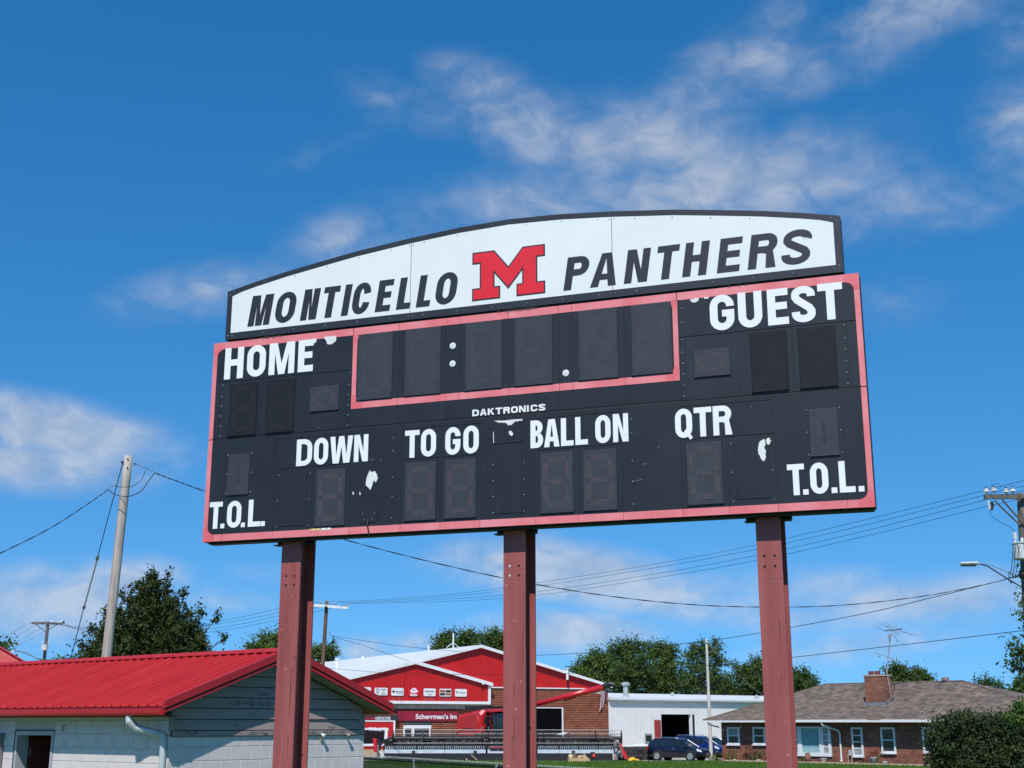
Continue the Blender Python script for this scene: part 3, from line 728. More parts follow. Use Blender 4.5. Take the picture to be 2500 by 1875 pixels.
# ------------------------------------------------------------ ground
def ground_mat():
    m = bpy.data.materials.new('mown grass'); m.use_nodes = True; nt = m.node_tree; N, L = nt.nodes, nt.links; N.clear()
    out = N.new('ShaderNodeOutputMaterial'); bs = N.new('ShaderNodeBsdfPrincipled'); L.new(bs.outputs[0], out.inputs[0]); bs.inputs['Roughness'].default_value = .9
    bs.inputs['Specular IOR Level'].default_value = .15
    tc = N.new('ShaderNodeTexCoord')
    def nz(s, d, sx):
        mp = N.new('ShaderNodeMapping'); mp.inputs['Scale'].default_value = (1, sx, 1); L.new(tc.outputs['Object'], mp.inputs[0])
        n = N.new('ShaderNodeTexNoise'); n.inputs['Scale'].default_value = s; n.inputs['Detail'].default_value = d; L.new(mp.outputs[0], n.inputs['Vector']); return n.outputs['Fac']
    r1 = N.new('ShaderNodeValToRGB'); L.new(nz(.55, 6, .35), r1.inputs[0])
    e = r1.color_ramp.elements; e[0].position = .3; e[0].color = (.062, .125, .018, 1); e[1].position = .7; e[1].color = (.145, .235, .035, 1)
    r2 = N.new('ShaderNodeMix'); r2.data_type = 'RGBA'; r2.blend_type = 'MULTIPLY'; r2.inputs[0].default_value = .8
    mr = N.new('ShaderNodeMapRange'); L.new(nz(9, 5, .4), mr.inputs[0]); mr.inputs[1].default_value = .3; mr.inputs[2].default_value = .7; mr.inputs[3].default_value = .45; mr.inputs[4].default_value = 1.3
    L.new(r1.outputs[0], r2.inputs[6]); L.new(mr.outputs[0], r2.inputs[7]); L.new(r2.outputs[2], bs.inputs['Base Color'])
    bp = N.new('ShaderNodeBump'); bp.inputs['Strength'].default_value = 1; bp.inputs['Distance'].default_value = .08; L.new(nz(14, 3, 1), bp.inputs['Height']); L.new(bp.outputs[0], bs.inputs['Normal'])
    return m
m_grass = ground_mat()
g = MB(); ys = [-400, -60, -10, 0, 15, 25, 34, 36, 38, 40, 42, 44, 46, 48, 50, 52, 54, 56, 58, 60, 62, 64, 66, 80, 100, 150, 300, 900, 2500]
for i, y in enumerate(ys):
    for x in (-2500, -300, -60, 0, 60, 300, 2500): g.v.append((x, y, terrain_z(y)))
for i in range(len(ys) - 1):
    for j in range(6): g.f.append((i * 7 + j, i * 7 + j + 1, (i + 1) * 7 + j + 1, (i + 1) * 7 + j))
g.build('ground', m_grass, smooth=True, kind='structure')
m_conc = mat('pale concrete yard', (.42, .385, .33), .9, var=.18, scale=.6, bump=.1, bscale=6)
MB().add([(-60, 102.4, .004), (13.5, 102.0, .004), (17.5, 105.0, .004), (24, 118, .004), (24, 180, .004), (-60, 180, .004)], [(0, 1, 2, 3, 4, 5)]).build('concrete_yard', m_conc, kind='structure')

# ============================================================ CONCESSION BUILDING
FC = Frame(column(414, 20.0, EYE), 39); FC.O.z = GZ
con = thing('concession_building', 'small grey block building with red ribbed metal roof and open dark doorway', 'building', FC.O, FC.rz)
m_block = mat('painted grey block', (.645, .59, .58), .85, var=.05, scale=5, bump=.25, bscale=55)
m_block_e = mat('painted pale block', (.655, .585, .57), .85, var=.05, scale=5, bump=.25, bscale=55)
m_mort = mat('painted mortar', (.52, .47, .455), .9, var=.06)
m_side = mat('grey painted lap siding', (.305, .245, .220), .7, var=.07, scale=3, bump=.06, bscale=20, stretch=(.3, 1, 1))
m_peel = mat('weathered wood where paint peeled', (.085, .08, .075), .9, col2=(.30, .30, .30), scale=30)
m_roof = mat('red roof steel', (.36, .012, .014), .52, col2=(.475, .027, .027), scale=1.5, thr=(.28, .72), spec=.3, stretch=(.5, 3.5, .5))
m_trim = mat('red trim steel', (.40, .014, .020), .42, var=.06, scale=1.5)
m_galv = mat('painted pale downspout', (.50, .53, .53), .45, .1, var=.06)
GW, GL, HC = 4.07, 13.0, .205
EO, RO = .32, .30
zb = [2.058 - .006 - HC * i for i in range(0, 13)]                 # tops of block courses
ZT = 2.052
# backing walls (mortar) then blocks set in front of them
MB().box(.03, GW - .03, .008, .19, -.5, ZT).build('wall_core', m_mort, con)
MB().prism([(.05, ZT + .001), (GW - .05, ZT + .001), (GW - .05, 2.36), (GW / 2, 3.20), (.05, 2.36)], .012, .12).build('gable_shadow_backing', m_blk2, con)  # black backing shows through the board gaps as painted shadow lines
MB().box(.008, .19, 3.97 + .18, GL, -.5, 2.45).build('wall_core', m_mort, con)
MB().box(.008, .19, .2, 3.04, -.5, 2.45).build('wall_core', m_mort, con)
MB().box(.008, .19, 3.04, 4.15, 2.06, 2.45).build('wall_core', m_mort, con)
MB().box(GW - .19, GW - .008, .2, GL, -.5, 2.45).build('wall_core', m_mort, con)
MB().box(.2, GW - .2, GL - .2, GL, -.5, 2.45).build('wall_core', m_mort, con)
def blk(w, h, m, b=.006):
    return MB().bbox(0, w, 0, .10, 0, h, b).data('block', m)
BWD = .390; gap = .006
me_full = blk(BWD - gap, HC - gap, m_block)
low = MB()
courses = [(1.695 + HC * 0, 0), (1.900, 1), (1.490, 1), (1.285, 0)]
def course(z, off, parts):
    x = -BWD * .5 * off + .03 - .015
    first = True
    while x < GW - .02:
        a, c = max(x, .0), min(x + BWD, GW)
        if c - a > .06:
            hgt = min(HC - gap, ZT - z - gap)
            if parts:
                if abs((c - a) - BWD) < .001 and hgt > HC - gap - .002: place('block', me_full, con, (a + gap / 2, 0, z))
                else: MB().bbox(a + gap / 2, c - gap / 2, 0, .10, z, z + hgt, .006).build('block', m_block, con)
            else: low.bbox(a + gap / 2, c - gap / 2, 0, .10, z, z + HC - gap, .006)
        x += BWD
for i in range(-9, 2):
    z = 1.695 + HC * i
    course(z, i % 2, i >= -2)
low.build('lower_blocks', m_block, con, kind='stuff')
# side wall facing left: block courses, one with a slanted raised pattern
lowe = MB()
def eblock(y0, y1, z0, z1, mb):
    # like bbox but facing -x
    b = .005
    v = [(.10, y0, z0), (.10, y1, z0), (.10, y1, z1), (.10, y0, z1), (b, y0, z0), (b, y1, z0), (b, y1, z1), (b, y0, z1), (0, y0 + b, z0 + b), (0, y1 - b, z0 + b), (0, y1 - b, z1 - b), (0, y0 + b, z1 - b)]
    f = [(0, 1, 2, 3)]
    for i in range(4):
        j = (i + 1) % 4; f += [(i, j, 4 + j, 4 + i), (4 + i, 4 + j, 8 + j, 8 + i)]
    f.append((8, 9, 10, 11)); mb.add(v, f); return mb
EW = .440; EH = .2105
def ecourse(z, off, parts, pattern=False):
    y = .02 - EW * .5 * off
    while y < GL - .05:
        a, c = max(y, .02), min(y + EW, GL)
        for (s, e) in ((a, min(c, 3.02)), (max(a, 4.15), c)):
            if z > 2.1: s, e = (a, c) if (s, e)[0] == a else (0, 0)
            if e - s > .05:
                if parts:
                    o = eblock(s + .004, e - .004, z, z + EH - .006, MB()).build('block', m_block_e, con)
                    if pattern and e - s > .3:
                        w = e - s
                        MB().add([(0, s + .03, z + .012), (0, s + .10, z + .19), (0, s + .28, z + .012), (-.022, s + .05, z + .02)], [(0, 1, 3), (1, 2, 3), (2, 0, 3), (0, 2, 1)]).build('raised_facet', m_block_e, o)
                else: eblock(s + .004, e - .004, z, z + EH - .006, lowe)
            if z > 2.1: break
        y += EW
for i in range(-9, 4): ecourse(1.664 + EH * i, (i + 1) % 2, -2 <= i <= 3, i == 1)
lowe.build('lower_blocks', m_block_e, con, kind='stuff')
# lap siding on the gable
half = GW / 2
def rake_z(x): return 3.235 - .3617 * abs(x - half) - .02
zs = [2.135 + .165 * i for i in range(8)]
for z in zs:
    for sgn in (0,):
        xa, xb = .075, GW - .075
        # clip by the rake
        def lim(zz): 
            d = (3.235 - .02 - zz) / .3617; return half - d, half + d
        a0, b0 = lim(z); a1, b1 = lim(min(z + .165, 3.21))
        a0, b0, a1, b1 = max(a0, xa), min(b0, xb), max(a1, xa), min(b1, xb)
        if b0 - a0 < .1: continue
        if b1 <= a1: a1 = b1 = (a0 + b0) / 2
        zt = min(z + .165, 3.21)
        MB().hexa([(a0, -.034, z + .011), (b0, -.034, z + .011), (b0, .012, z + .011), (a0, .012, z + .011)], [(a1, -.004, zt), (b1, -.004, zt), (b1, .012, zt), (a1, .012, zt)]).build('siding_board', m_side, con)
MB().box(.06, GW - .06, -.034, .011, 2.060, 2.133).build('trim_board', m_side, con)
for (a, c) in ((.004, .072), (GW - .165, GW - .095)):
    MB().box(a, c, -.030, .011, 2.135, 2.42).build('trim_board', m_side, con)
MB().box(GW - .0945, GW - .01, -.014, .011, 2.062, 2.40).build('corner_board', m_side, con)
# flaking paint
def flake(x, z, w, h, n, y):
    mb = MB()
    for i in range(n):
        cx, cz = x + random.uniform(-w, w), z + random.uniform(-h, h); q = random.uniform(.008, .035)
        k = 7; mb.prism([(cx + q * random.uniform(.5, 1.6) * math.cos(2 * math.pi * j / k), cz + q * random.uniform(.3, .6) * math.sin(2 * math.pi * j / k)) for j in range(k)], y, y + .004)
    mb.build('flaked_paint', m_peel, con, kind='stuff')
flake(1.70, 2.545, .22, .04, 26, -.031); flake(1.30, 2.54, .22, .03, 16, -.031); flake(1.75, 2.70, .18, .03, 12, -.030); flake(1.55, 2.375, .08, .05, 5, -.030)
flake(1.70, 2.095, .2, .02, 14, -.0375); flake(3.0, 2.10, .26, .022, 22, -.0375); flake(3.55, 2.10, .12, .02, 8, -.0375); flake(3.25, 2.19, .10, .03, 6, -.033); flake(.35, 2.10, .14, .02, 10, -.0375)
flake(1.2, 2.22, .05, .02, 3, -.031)
# small floodlights under the trim
m_lampw = mat('white lamp glass', (.72, .72, .70), .25)
for x in (3.035, 3.613):
    o = MB().lathe([(.018, 0), (.02, -.03), (.034, -.06), (.036, -.075)], (0, 0, 0), 10, 'y').build('flood_lamp', m_lampw if x < 3.2 else m_side, con, loc=(x, -.035, 2.072))
    o.rotation_euler = (rad(25), 0, rad(20))
MB().box(3.04, 3.075, -.03, -.012, 1.965, 2.03).build('junction_box', m_side, con)
# roof: ribbed sheets
TH = .012
def roof_sheet(x_edge, x_ridge, z_edge, z_ridge, y0, y1, nrib):
    # ribs run from eave to ridge; profile along y
    prof = []; w = (y1 - y0) / nrib
    for i in range(nrib):
        a = y0 + i * w
        prof += [(a, 0), (a + w * .80, 0), (a + w * .865, .030), (a + w * .935, .030), (a + w * .99, 0)]
    prof.append((y1, 0)); n = len(prof)
    v = [(x_edge, p[0], z_edge + p[1]) for p in prof] + [(x_ridge, p[0], z_ridge + p[1]) for p in prof]
    v += [(q[0], q[1], q[2] - TH) for q in v]
    f = []
    for i in range(n - 1):
        f += [(i, i + 1, n + i + 1, n + i), (2 * n + i, 3 * n + i, 3 * n + i + 1, 2 * n + i + 1), (i, 2 * n + i, 2 * n + i + 1, i + 1), (n + i, n + i + 1, 3 * n + i + 1, 3 * n + i)]
    f += [(0, n, 3 * n, 2 * n), (n - 1, 3 * n - 1, 4 * n - 1, 2 * n - 1)]
    return MB().add(v, f)
ZE, ZR = 2.495, 3.385
roof = MB().prism([(-EO + .02, ZE - .10), (half, ZR - .04), (GW + EO - .02, ZE - .10), (GW + EO - .02, ZE - .03), (half, ZR + .005), (-EO + .02, ZE - .03)][::-1], -RO + .03, GL + RO - .03).build('roof', m_trim, con)
sl = roof_sheet(-EO, half - .01, ZE, ZR, 0, .9, 4).data('roof_panel', m_roof); sr = roof_sheet(GW + EO, half + .01, ZE, ZR, 0, .9, 4).data('roof_panel', m_roof)
for i in range(15):
    place('roof_panel', sl, roof, (0, -RO + i * .905, 0)); place('roof_panel', sr, roof, (0, -RO + i * .905, 0))
cap = MB()
cap.prism([(half - .16, ZR - .025), (half - .02, ZR + .035), (half + .02, ZR + .035), (half + .16, ZR - .025), (half + .16, ZR - .012), (half + .02, ZR + .05), (half - .02, ZR + .05), (half - .16, ZR - .012)], -RO - .02, GL + RO).build('ridge_cap', m_roof, roof)
screws = MB()
for r_ in range(5):
    for i in range(58):
        k = (r_ + .6) / 5.4; x = -EO + (half + EO) * k; z = ZE + (ZR - ZE) * k
        screws.lathe([(.012, 0), (.007, .009)], (x, -RO + .08 + i * .2262, z + .002), 5, 'z')
screws.build('roof_screws', mat('red screw heads', (.16, .02, .02), .4), roof, kind='stuff')
# rake trim: a deep bright fascia over a thinner dark reveal and a lower red strip
for s in (-1, 1):
    xe = half + s * (half + EO + .035); ln = lambda x: ZR + .012 - .3574 * abs(x - half)
    def rk(y0, y1, d0, d1, name, m):
        MB().prism([(half, ln(half) - d0), (xe, ln(xe) - d0), (xe, ln(xe) - d1), (half, ln(half) - d1)], y0, y1).build(name, m, con)
    rk(-RO - .045, -RO + .02, -.03, .082, 'rake_fascia', m_trim)
    rk(-RO - .012, -RO + .02, .0825, .108, 'rake_reveal', mat('dark red reveal', (.12, .006, .008), .6))
    rk(-RO - .030, -RO + .02, .1085, .150, 'rake_strip', m_trim)
    MB().prism([(half, ln(half) - .151), (xe - s * .05, ln(xe) - .151 + .018), (xe - s * .05, ln(xe) - .163 + .018), (half, ln(half) - .163)], -RO + .001, .0).build('soffit', mat('grey soffit', (.20, .205, .20), .8, var=.1, scale=8), con)
# gutter along the left eave, downspout at the corner
MB().prism([(-EO - .10, ZE - .05), (-EO - .085, ZE - .05), (-EO - .080, ZE - .115), (-EO + .01, ZE - .125), (-EO + .01, ZE - .02), (-EO + .02, ZE - .02), (-EO + .02, ZE - .135), (-EO - .088, ZE - .135), (-EO - .10, ZE - .10)], -RO - .01, GL + RO).build('gutter', m_trim, con)
MB().box(-EO + .03, .0, -RO + .02, GL + RO - .02, ZE - .155, ZE - .138).build('soffit', mat('dark red soffit', (.14, .02, .022), .7), con)
dsp = [(-EO - .03, .52, ZE - .136), (-EO - .03, .50, ZE - .22), (-EO + .05, .44, ZE - .31), (-.14, .16, ZE - .385), (-.075, .06, ZE - .42), (-.055, .045, ZE - .50), (-.055, .045, ZE - .75), (-.055, .045, -.1)]
rs = [.052, .058, .052, .05, .056, .05, .05, .05]
MB().tube(dsp, rs, 10).build('downspout', m_galv, con, smooth=False)
ribs = MB()
for k in range(9):
    t = k / 8; a = Vector(dsp[0]).lerp(Vector(dsp[1]), min(1, t * 1.6)) if t < .5 else Vector(dsp[1]).lerp(Vector(dsp[2]), (t - .5) * 2)
    ribs.tube([a + Vector((-.004, 0, .004)), a + Vector((.004, 0, -.004))], .063, 10)
for k in range(6):
    t = k / 5; a = Vector(dsp[3]).lerp(Vector(dsp[4]), t); ribs.tube([a + Vector((-.004, .004, .003)), a + Vector((.004, -.004, -.003))], .060, 10)
ribs.build('elbow_ribs', m_galv, con, kind='stuff')
# doorway in the left wall, with frame and an inward-swung dark red door
m_frame = mat('painted steel door frame', (.40, .40, .42), .5, var=.05)
for (y0, y1, z0, z1) in ((3.022, 3.075, -.4, 2.054), (4.09, 4.145, -.4, 2.054), (3.022, 4.145, 2.055, 2.118)):
    MB().box(-.018, .20, y0, y1, z0, z1).build('door_frame', m_frame, con)
MB().box(-.012, .02, 4.146, 4.19, -.4, 2.125).build('door_edge_seal', m_blk2, con); MB().box(-.012, .02, 3.0, 4.19, 2.1255, 2.14).build('door_edge_seal', m_blk2, con)
dr = MB().box(.0, .9, -.022, .022, -.4, 2.03).build('door', mat('dark red door', (.10, .018, .018), .5, var=.1), con, loc=(.21, 4.06, 0)); dr.rotation_euler.z = rad(-6)
for z in (.3, 1.1, 1.72): MB().box(-.01, .01, -.045, -.0225, z, z + .1).build('hinge', m_bolt, dr)
MB().box(.25, GW - .25, 2.2, 2.25, -.4, 2.4).build('inner_wall', m_blk2, con); MB().box(.25, GW - .25, 5.2, 5.25, -.4, 2.4).build('inner_wall', m_blk2, con); MB().box(2.6, 2.65, 2.25, 5.2, -.4, 2.4).build('inner_wall', m_blk2, con)
MB().box(.2, GW - .2, .2, GL - .2, 2.38, 2.42).build('ceiling', m_blk2, con)
# shutter panel hanging beside the door, at the picture's edge
MB().box(-.10, -.02, 4.50, 5.35, 1.2, 2.08).build('shutter', mat('grey shutter board', (.19, .185, .19), .7), con)
MB().tube([(-.02, 2.72, 2.22), (-.05, 2.72, 2.19), (-.05, 2.72, 2.14), (-.03, 2.72, 2.12)], .012, 6).build('wall_hook', m_side, con)

# ============================================================ second red-roofed building, far left
ra = at(74, 1631, 33)
fb = thing('red_roofed_shed', 'shed at the left edge with red ribbed roof sloping down to the right', 'shed', (ra.x, 33, GZ), 0)
H2 = ra.z - GZ
sl2 = .545
MB().box(-7.6, -.45, -8.6, -.4, -.3, H2 - .05).build('wall', m_block_e, fb)
rf = MB().prism([(.0, H2 - .06), (.0, H2), (-4.0, H2 + 4 * sl2), (-8.0, H2), (-8.0, H2 - .06), (-4.0, H2 + 4 * sl2 - .07)], -9, 0).build('roof', m_trim, fb)
pn = roof_sheet(.02, -4.0, H2 + .012, H2 + 4 * sl2 + .012, 0, .9, 4).data('roof_panel', m_roof)
for i in range(10): place('roof_panel', pn, rf, (0, -9.05 + i * .905, 0))
for s in (-1, 1):
    for yy in (-9.1, .02): MB().prism([(-4, H2 + 4 * sl2 + .07), (-4 + s * 4.04, H2 + .05), (-4 + s * 4.04, H2 - .13), (-4, H2 + 4 * sl2 - .11)], yy, yy + .05).build('rake_fascia', mat('pale red fascia', (.55, .05, .055), .4), fb)
    MB().prism([(-4, H2 + 4 * sl2 + .085), (-4 + s * 4.04, H2 + .065), (-4 + s * 4.04, H2 + .05), (-4, H2 + 4 * sl2 + .071)], -.09, .07).build('rake_trim', MATS['pale red fascia'], fb)
MB().prism([(-7.2, H2 - .1), (-.8, H2 - .1), (-4, H2 + 4 * sl2 - .3)], -.5, -.42).build('gable', m_side, fb)

# ============================================================ chain-link fence
fa = at(878, 1851, 36.5); fbp = at(1228, 1873, 29.2)
fd = (fbp - fa); fd.z = 0; fl = fd.length; fdir = fd.normalized()
start = fa - fdir * 6.0; L_ = fl + 14.0
HF = fa.z - GZ
fen = thing('chain_link_fence', 'dark chain link fence with top rail crossing the grass behind the block building', 'fence', (start.x, start.y, GZ), math.atan2(fdir.y, fdir.x))
m_wire = mat('dark galvanised wire', (.022, .028, .026), .6, .2, var=.2)
m_rail = mat('dark fence rail', (.016, .022, .020), .75, 0, var=.2, spec=.2)
tilt = (fbp.z - fa.z) / fl
MB().tube([(0, 0, HF), (L_, 0, HF)], .022, 8).build('top_rail', m_rail, fen)
ps = MB().lathe([(.03, -.4), (.03, HF - .03)], (0, 0, 0), 10).lathe([(.038, HF - .035), (.038, HF + .02), (.012, HF + .045)], (0, 0, 0), 10).data('fence_post', mat('galvanised post', (.26, .29, .29), .45, .4))
xm = (at(1025, 1862, 33.4) - start).length
for k in range(-4, 6):
    x = xm + k * 4.4
    if 0 <= x <= L_: place('fence_post', ps, fen, (x, 0.0, 0))
barb = MB(); mesh = MB(); pit = .072; n = int(L_ / pit); z0, z1 = .03, HF + .055
def wire(p, q, r=.0062):
    d = (Vector(q) - Vector(p)).normalized(); s = d.cross(Vector((0, 1, 0))).normalized() * r; t = Vector((0, r, 0))
    p, q = Vector(p), Vector(q)
    mesh.add([p + s, p - s * .5 + t, p - s * .5 - t, q + s, q - s * .5 + t, q - s * .5 - t], [(0, 1, 4, 3), (1, 2, 5, 4), (2, 0, 3, 5)])
hh = z1 - z0
for i in range(n):
    x = i * pit
    for s in (1, -1):
        e = x + s * hh * .60
        a, c, za, zc_ = x, e, z1, z0
        if c < 0: zc_ = z1 - (z1 - z0) * (a / (a - c)); c = 0
        if c > L_: zc_ = z1 - (z1 - z0) * ((L_ - a) / (c - a)); c = L_
        wire((a, .03 + .003 * s, za), (c, .03 + .003 * s, zc_))
    barb.tube([(x - .014, .03, z1 + .03), (x + .004, .03, z1 - .006)], .006, 3, cap=False).tube([(x + .014, .03, z1 + .03), (x - .004, .03, z1 - .006)], .006, 3, cap=False)
mesh.build('wire_mesh', m_wire, fen, kind='stuff'); barb.build('twisted_wire_ends', mat('bright galvanised wire ends', (.28, .31, .31), .5, .2), fen, kind='stuff')

# ============================================================ DEALERSHIP (red and brick, white roof)
FDY = 124.0
FD = Frame(column(1168.6, FDY, EYE), 61); FD.O.z = 0
deal = thing('equipment_dealership', 'red metal and brick dealership with white gable roofs and a row of brand signs', 'building', FD.O, FD.rz)
m_rsid = mat('red steel siding', (.50, .010, .010), .5, var=.07, scale=.5, stretch=(1, 1, .25))
m_wroof = mat('white roof steel', (.70, .72, .70), .5, var=.05, scale=.4, stretch=(1, .3, 1))
m_wtrim = mat('white trim', (.76, .76, .75), .5, var=.04)
m_brickd = brick_mat('orange-red brick', ((.50, .145, .050), (.36, .088, .034)), (.060, .028, .020), .46, .165, .044)
m_dark = mat('dark interior', (.005, .005, .006), .9, var=.3, spec=0.0)  # near-black without sheen: the unlit depth of the bays put into the colour
m_maroon = mat('maroon sign band', (.27, .012, .032), .5, var=.05, scale=.8)
def corrugated(poly, y, m, pitch=.30, depth=.045, name='siding', parent=None, frac=.24):
    """a wall sheet with vertical ribs filling a polygon in x,z whose sides are vertical"""
    xs = sorted(set(p[0] for p in poly)); x0, x1 = xs[0], xs[-1]
    def zspan(x):
        zz = []
        n = len(poly)
        for i in range(n):
            p, q = poly[i], poly[(i + 1) % n]
            if min(p[0], q[0]) - 1e-6 <= x <= max(p[0], q[0]) + 1e-6 and abs(p[0] - q[0]) > 1e-6:
                zz.append(p[1] + (q[1] - p[1]) * (x - p[0]) / (q[0] - p[0]))
        return (min(zz), max(zz)) if zz else (0, 0)
    st = []; x = x0
    while x < x1:
        st += [(x, 0), (x + pitch * (1 - frac) * .98, 0), (x + pitch * (1 - frac * .8), -depth), (x + pitch * (1 - frac * .2), -depth)]; x += pitch
    st = [s for s in st if s[0] < x1 - .001] + [(x1, 0)]
    for bx in xs[1:-1]:
        st.append((bx, 0))
    st.sort()
    v, f = [], []
    for (x, d) in st:
        a, c = zspan(x); v += [(x, y + d, a), (x, y + d, c)]
    for i in range(len(st) - 1): f.append((2 * i, 2 * i + 2, 2 * i + 3, 2 * i + 1))
    return MB().add(v, f).build(name, m, parent)
ap = FD.front(1168.6, 1577)[1]
xr, zr = FD.front(1484, 1674); xl = -xr
slope = (ap - zr) / xr
zl = zr
zbot = FD.front(1340, 1679)[1]
LEN = 40.0
# main hall: brick base, red gable above
MB().box(xl, xr - .02, .06, .4, 0, zbot - .1).build('gable_base_core', m_dark, deal)
dx0, dzt = FD.front(1300, 1729); dx1, _ = FD.front(1372, 1729)
def brickwall(x0, x1, z0, z1, y=0.0, name='brick_wall'): return MB().box(x0, x1, y, y + .05, z0, z1).build(name, m_brickd, deal)
cx0 = FD.front(1189, 1700, -.45)[0]
brickwall(dx1 + .12, xr, 0, zbot); brickwall(xl, dx0, 0, zbot); brickwall(dx0, dx1 + .12, dzt + .08, zbot)
MB().box(dx1, dx1 + .12, -.03, .05, 0, dzt).build('door_jamb', m_wtrim, deal); MB().box(dx0, dx1 + .12, -.03, .05, dzt, dzt + .08).build('door_head', m_wtrim, deal)
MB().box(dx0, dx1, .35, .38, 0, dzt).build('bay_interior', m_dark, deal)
MB().box(dx1 - 2.4, dx1 - 1.3, .30, .345, 1.4, 2.3).build('dim_panel', mat('dim red panel', (.05, .006, .006), .7), deal)
corrugated([(xl, zbot), (xr, zbot), (xr, zr), (0, ap), (xl, zl)], -.03, m_rsid, name='gable_siding', parent=deal)
MB().box(xl, xr + .05, -.10, .04, zbot - .10, zbot).build('trim_line', m_wtrim, deal)
for s in (-1, 1):
    MB().prism([(0, ap + .10), (s * (xr + .25), zr - slope * .25 + .10), (s * (xr + .25), zr - slope * .25 - .16), (0, ap - .18)], -.45, -.32).build('rake_trim', m_wtrim, deal)
rf = MB().prism([(0, ap + .09), (-(xr + .3), zr - slope * .3 + .09), (-(xr + .3), zr - slope * .3 - .02), (0, ap - .02), (xr + .3, zr - slope * .3 - .02), (xr + .3, zr - slope * .3 + .09)], -.315, LEN).build('roof', m_wroof, deal)
for side in (1, -1):
    MB().box(*sorted((side * xr - side * .001, side * xr - side * .3)), .45, LEN - .2, 0, zr - .1).build('side_wall', m_rsid, deal)
MB().box(xl + .3, xr - .3, LEN - .4, LEN - .1, 0, zr).build('back_wall', m_rsid, deal)
# roof vents and an aerial mast
def vent(px, py0, py1, r, name='roof_vent', m=None, Yoff=6):
    p = at(px, py1, FDY + Yoff); h = (at(px, py0, FDY + Yoff) - p).z
    q = p - FD.O; x, y = q.dot(FD.x), q.dot(FD.y)
    MB().lathe([(r, -.6), (r, h * .8), (r * 1.5, h * .82), (r * 1.5, h * .95), (r * .6, h)], (x, y, p.z), 10).build(name, m or m_wtrim, deal)
vent(822.5, 1607, 1627, .18, Yoff=14); vent(1046.5, 1575, 1586, .12, Yoff=10); vent(886, 1599.5, 1602, .16, Yoff=22); vent(1385, 1631, 1644, .12, Yoff=4)
p = at(1106.5, 1578, FDY + 7) - FD.O; b0 = Vector((p.dot(FD.x), p.dot(FD.y), p.z)); hm = (at(1106.5, 1546, FDY + 7) - at(1106.5, 1578, FDY + 7)).z
mast = MB().tube([b0 + Vector((0, 0, -.3)), b0 + Vector((0, 0, hm))], .07, 6)
for s in (-1, 1): mast.tube([b0 + Vector((0, 0, hm * .28)), b0 + Vector((s * .75, 0, -.15))], .035, 5)
mast.build('roof_mast', m_wtrim, deal)
# entrance canopy: a smaller gable one metre proud of the hall
OFF = -.45
ax, az_ = FD.front(1011.4, 1617, OFF); ex, ez = FD.front(1192, 1669, OFF); lx = 2 * ax - ex
bz_, = [FD.front(1100, 1719, OFF)[1]]
sl3 = (az_ - ez) / (ex - ax)
can = corrugated([(lx, bz_ + .25), (ex, bz_ + .25), (ex, ez), (ax, az_), (lx, ez)], OFF - .02, m_rsid, name='canopy_siding', parent=deal)
MB().box(lx, ex, OFF - .10, OFF + .2, bz_, bz_ + .25).build('canopy_edge', m_wtrim, deal)
MB().box(ex - .02, ex + .22, OFF - .12, .0, bz_ - .02, ez - .02).build('corner_trim', m_wtrim, deal)
for s, X_ in ((1, ex + .35), (-1, lx - .35)):
    zz = az_ - sl3 * abs(X_ - ax)
    MB().prism([(ax, az_ + .14), (X_, zz + .14), (X_, zz - .16), (ax, az_ - .16)], OFF - .32, OFF - .19).build('rake_trim', m_wtrim, deal)
    MB().prism([(ax, az_ + .11), (X_, zz + .11), (X_, zz - .02), (ax, az_ - .02)], OFF - .185, 1.5).build('canopy_roof', m_wroof, deal)
MB().box(lx + .1, ex - .1, OFF + .201, .0, bz_ + .02, bz_ + .10).build('soffit', mat('weathered soffit', (.30, .29, .27), .8, var=.25, scale=2), deal)
MB().box(lx + .1, ex - .1, -.18, -.02, bz_ - .42, bz_ - .05).build('valance', mat('weathered valance', (.33, .30, .25), .8, var=.25, scale=2), deal)
lt = FD.front(1177, 1670, OFF - .1)
MB().lathe([(.10, 0), (.10, .12), (.03, .18)], (lt[0], OFF - .25, lt[1] - .06), 8).build('flood_lamp', m_lampw, deal)
MB().box(lt[0] + .02, lt[0] + .08, OFF - .08, OFF - .06, lt[1] - .6, lt[1] - .1).build('conduit', m_blk2, deal)
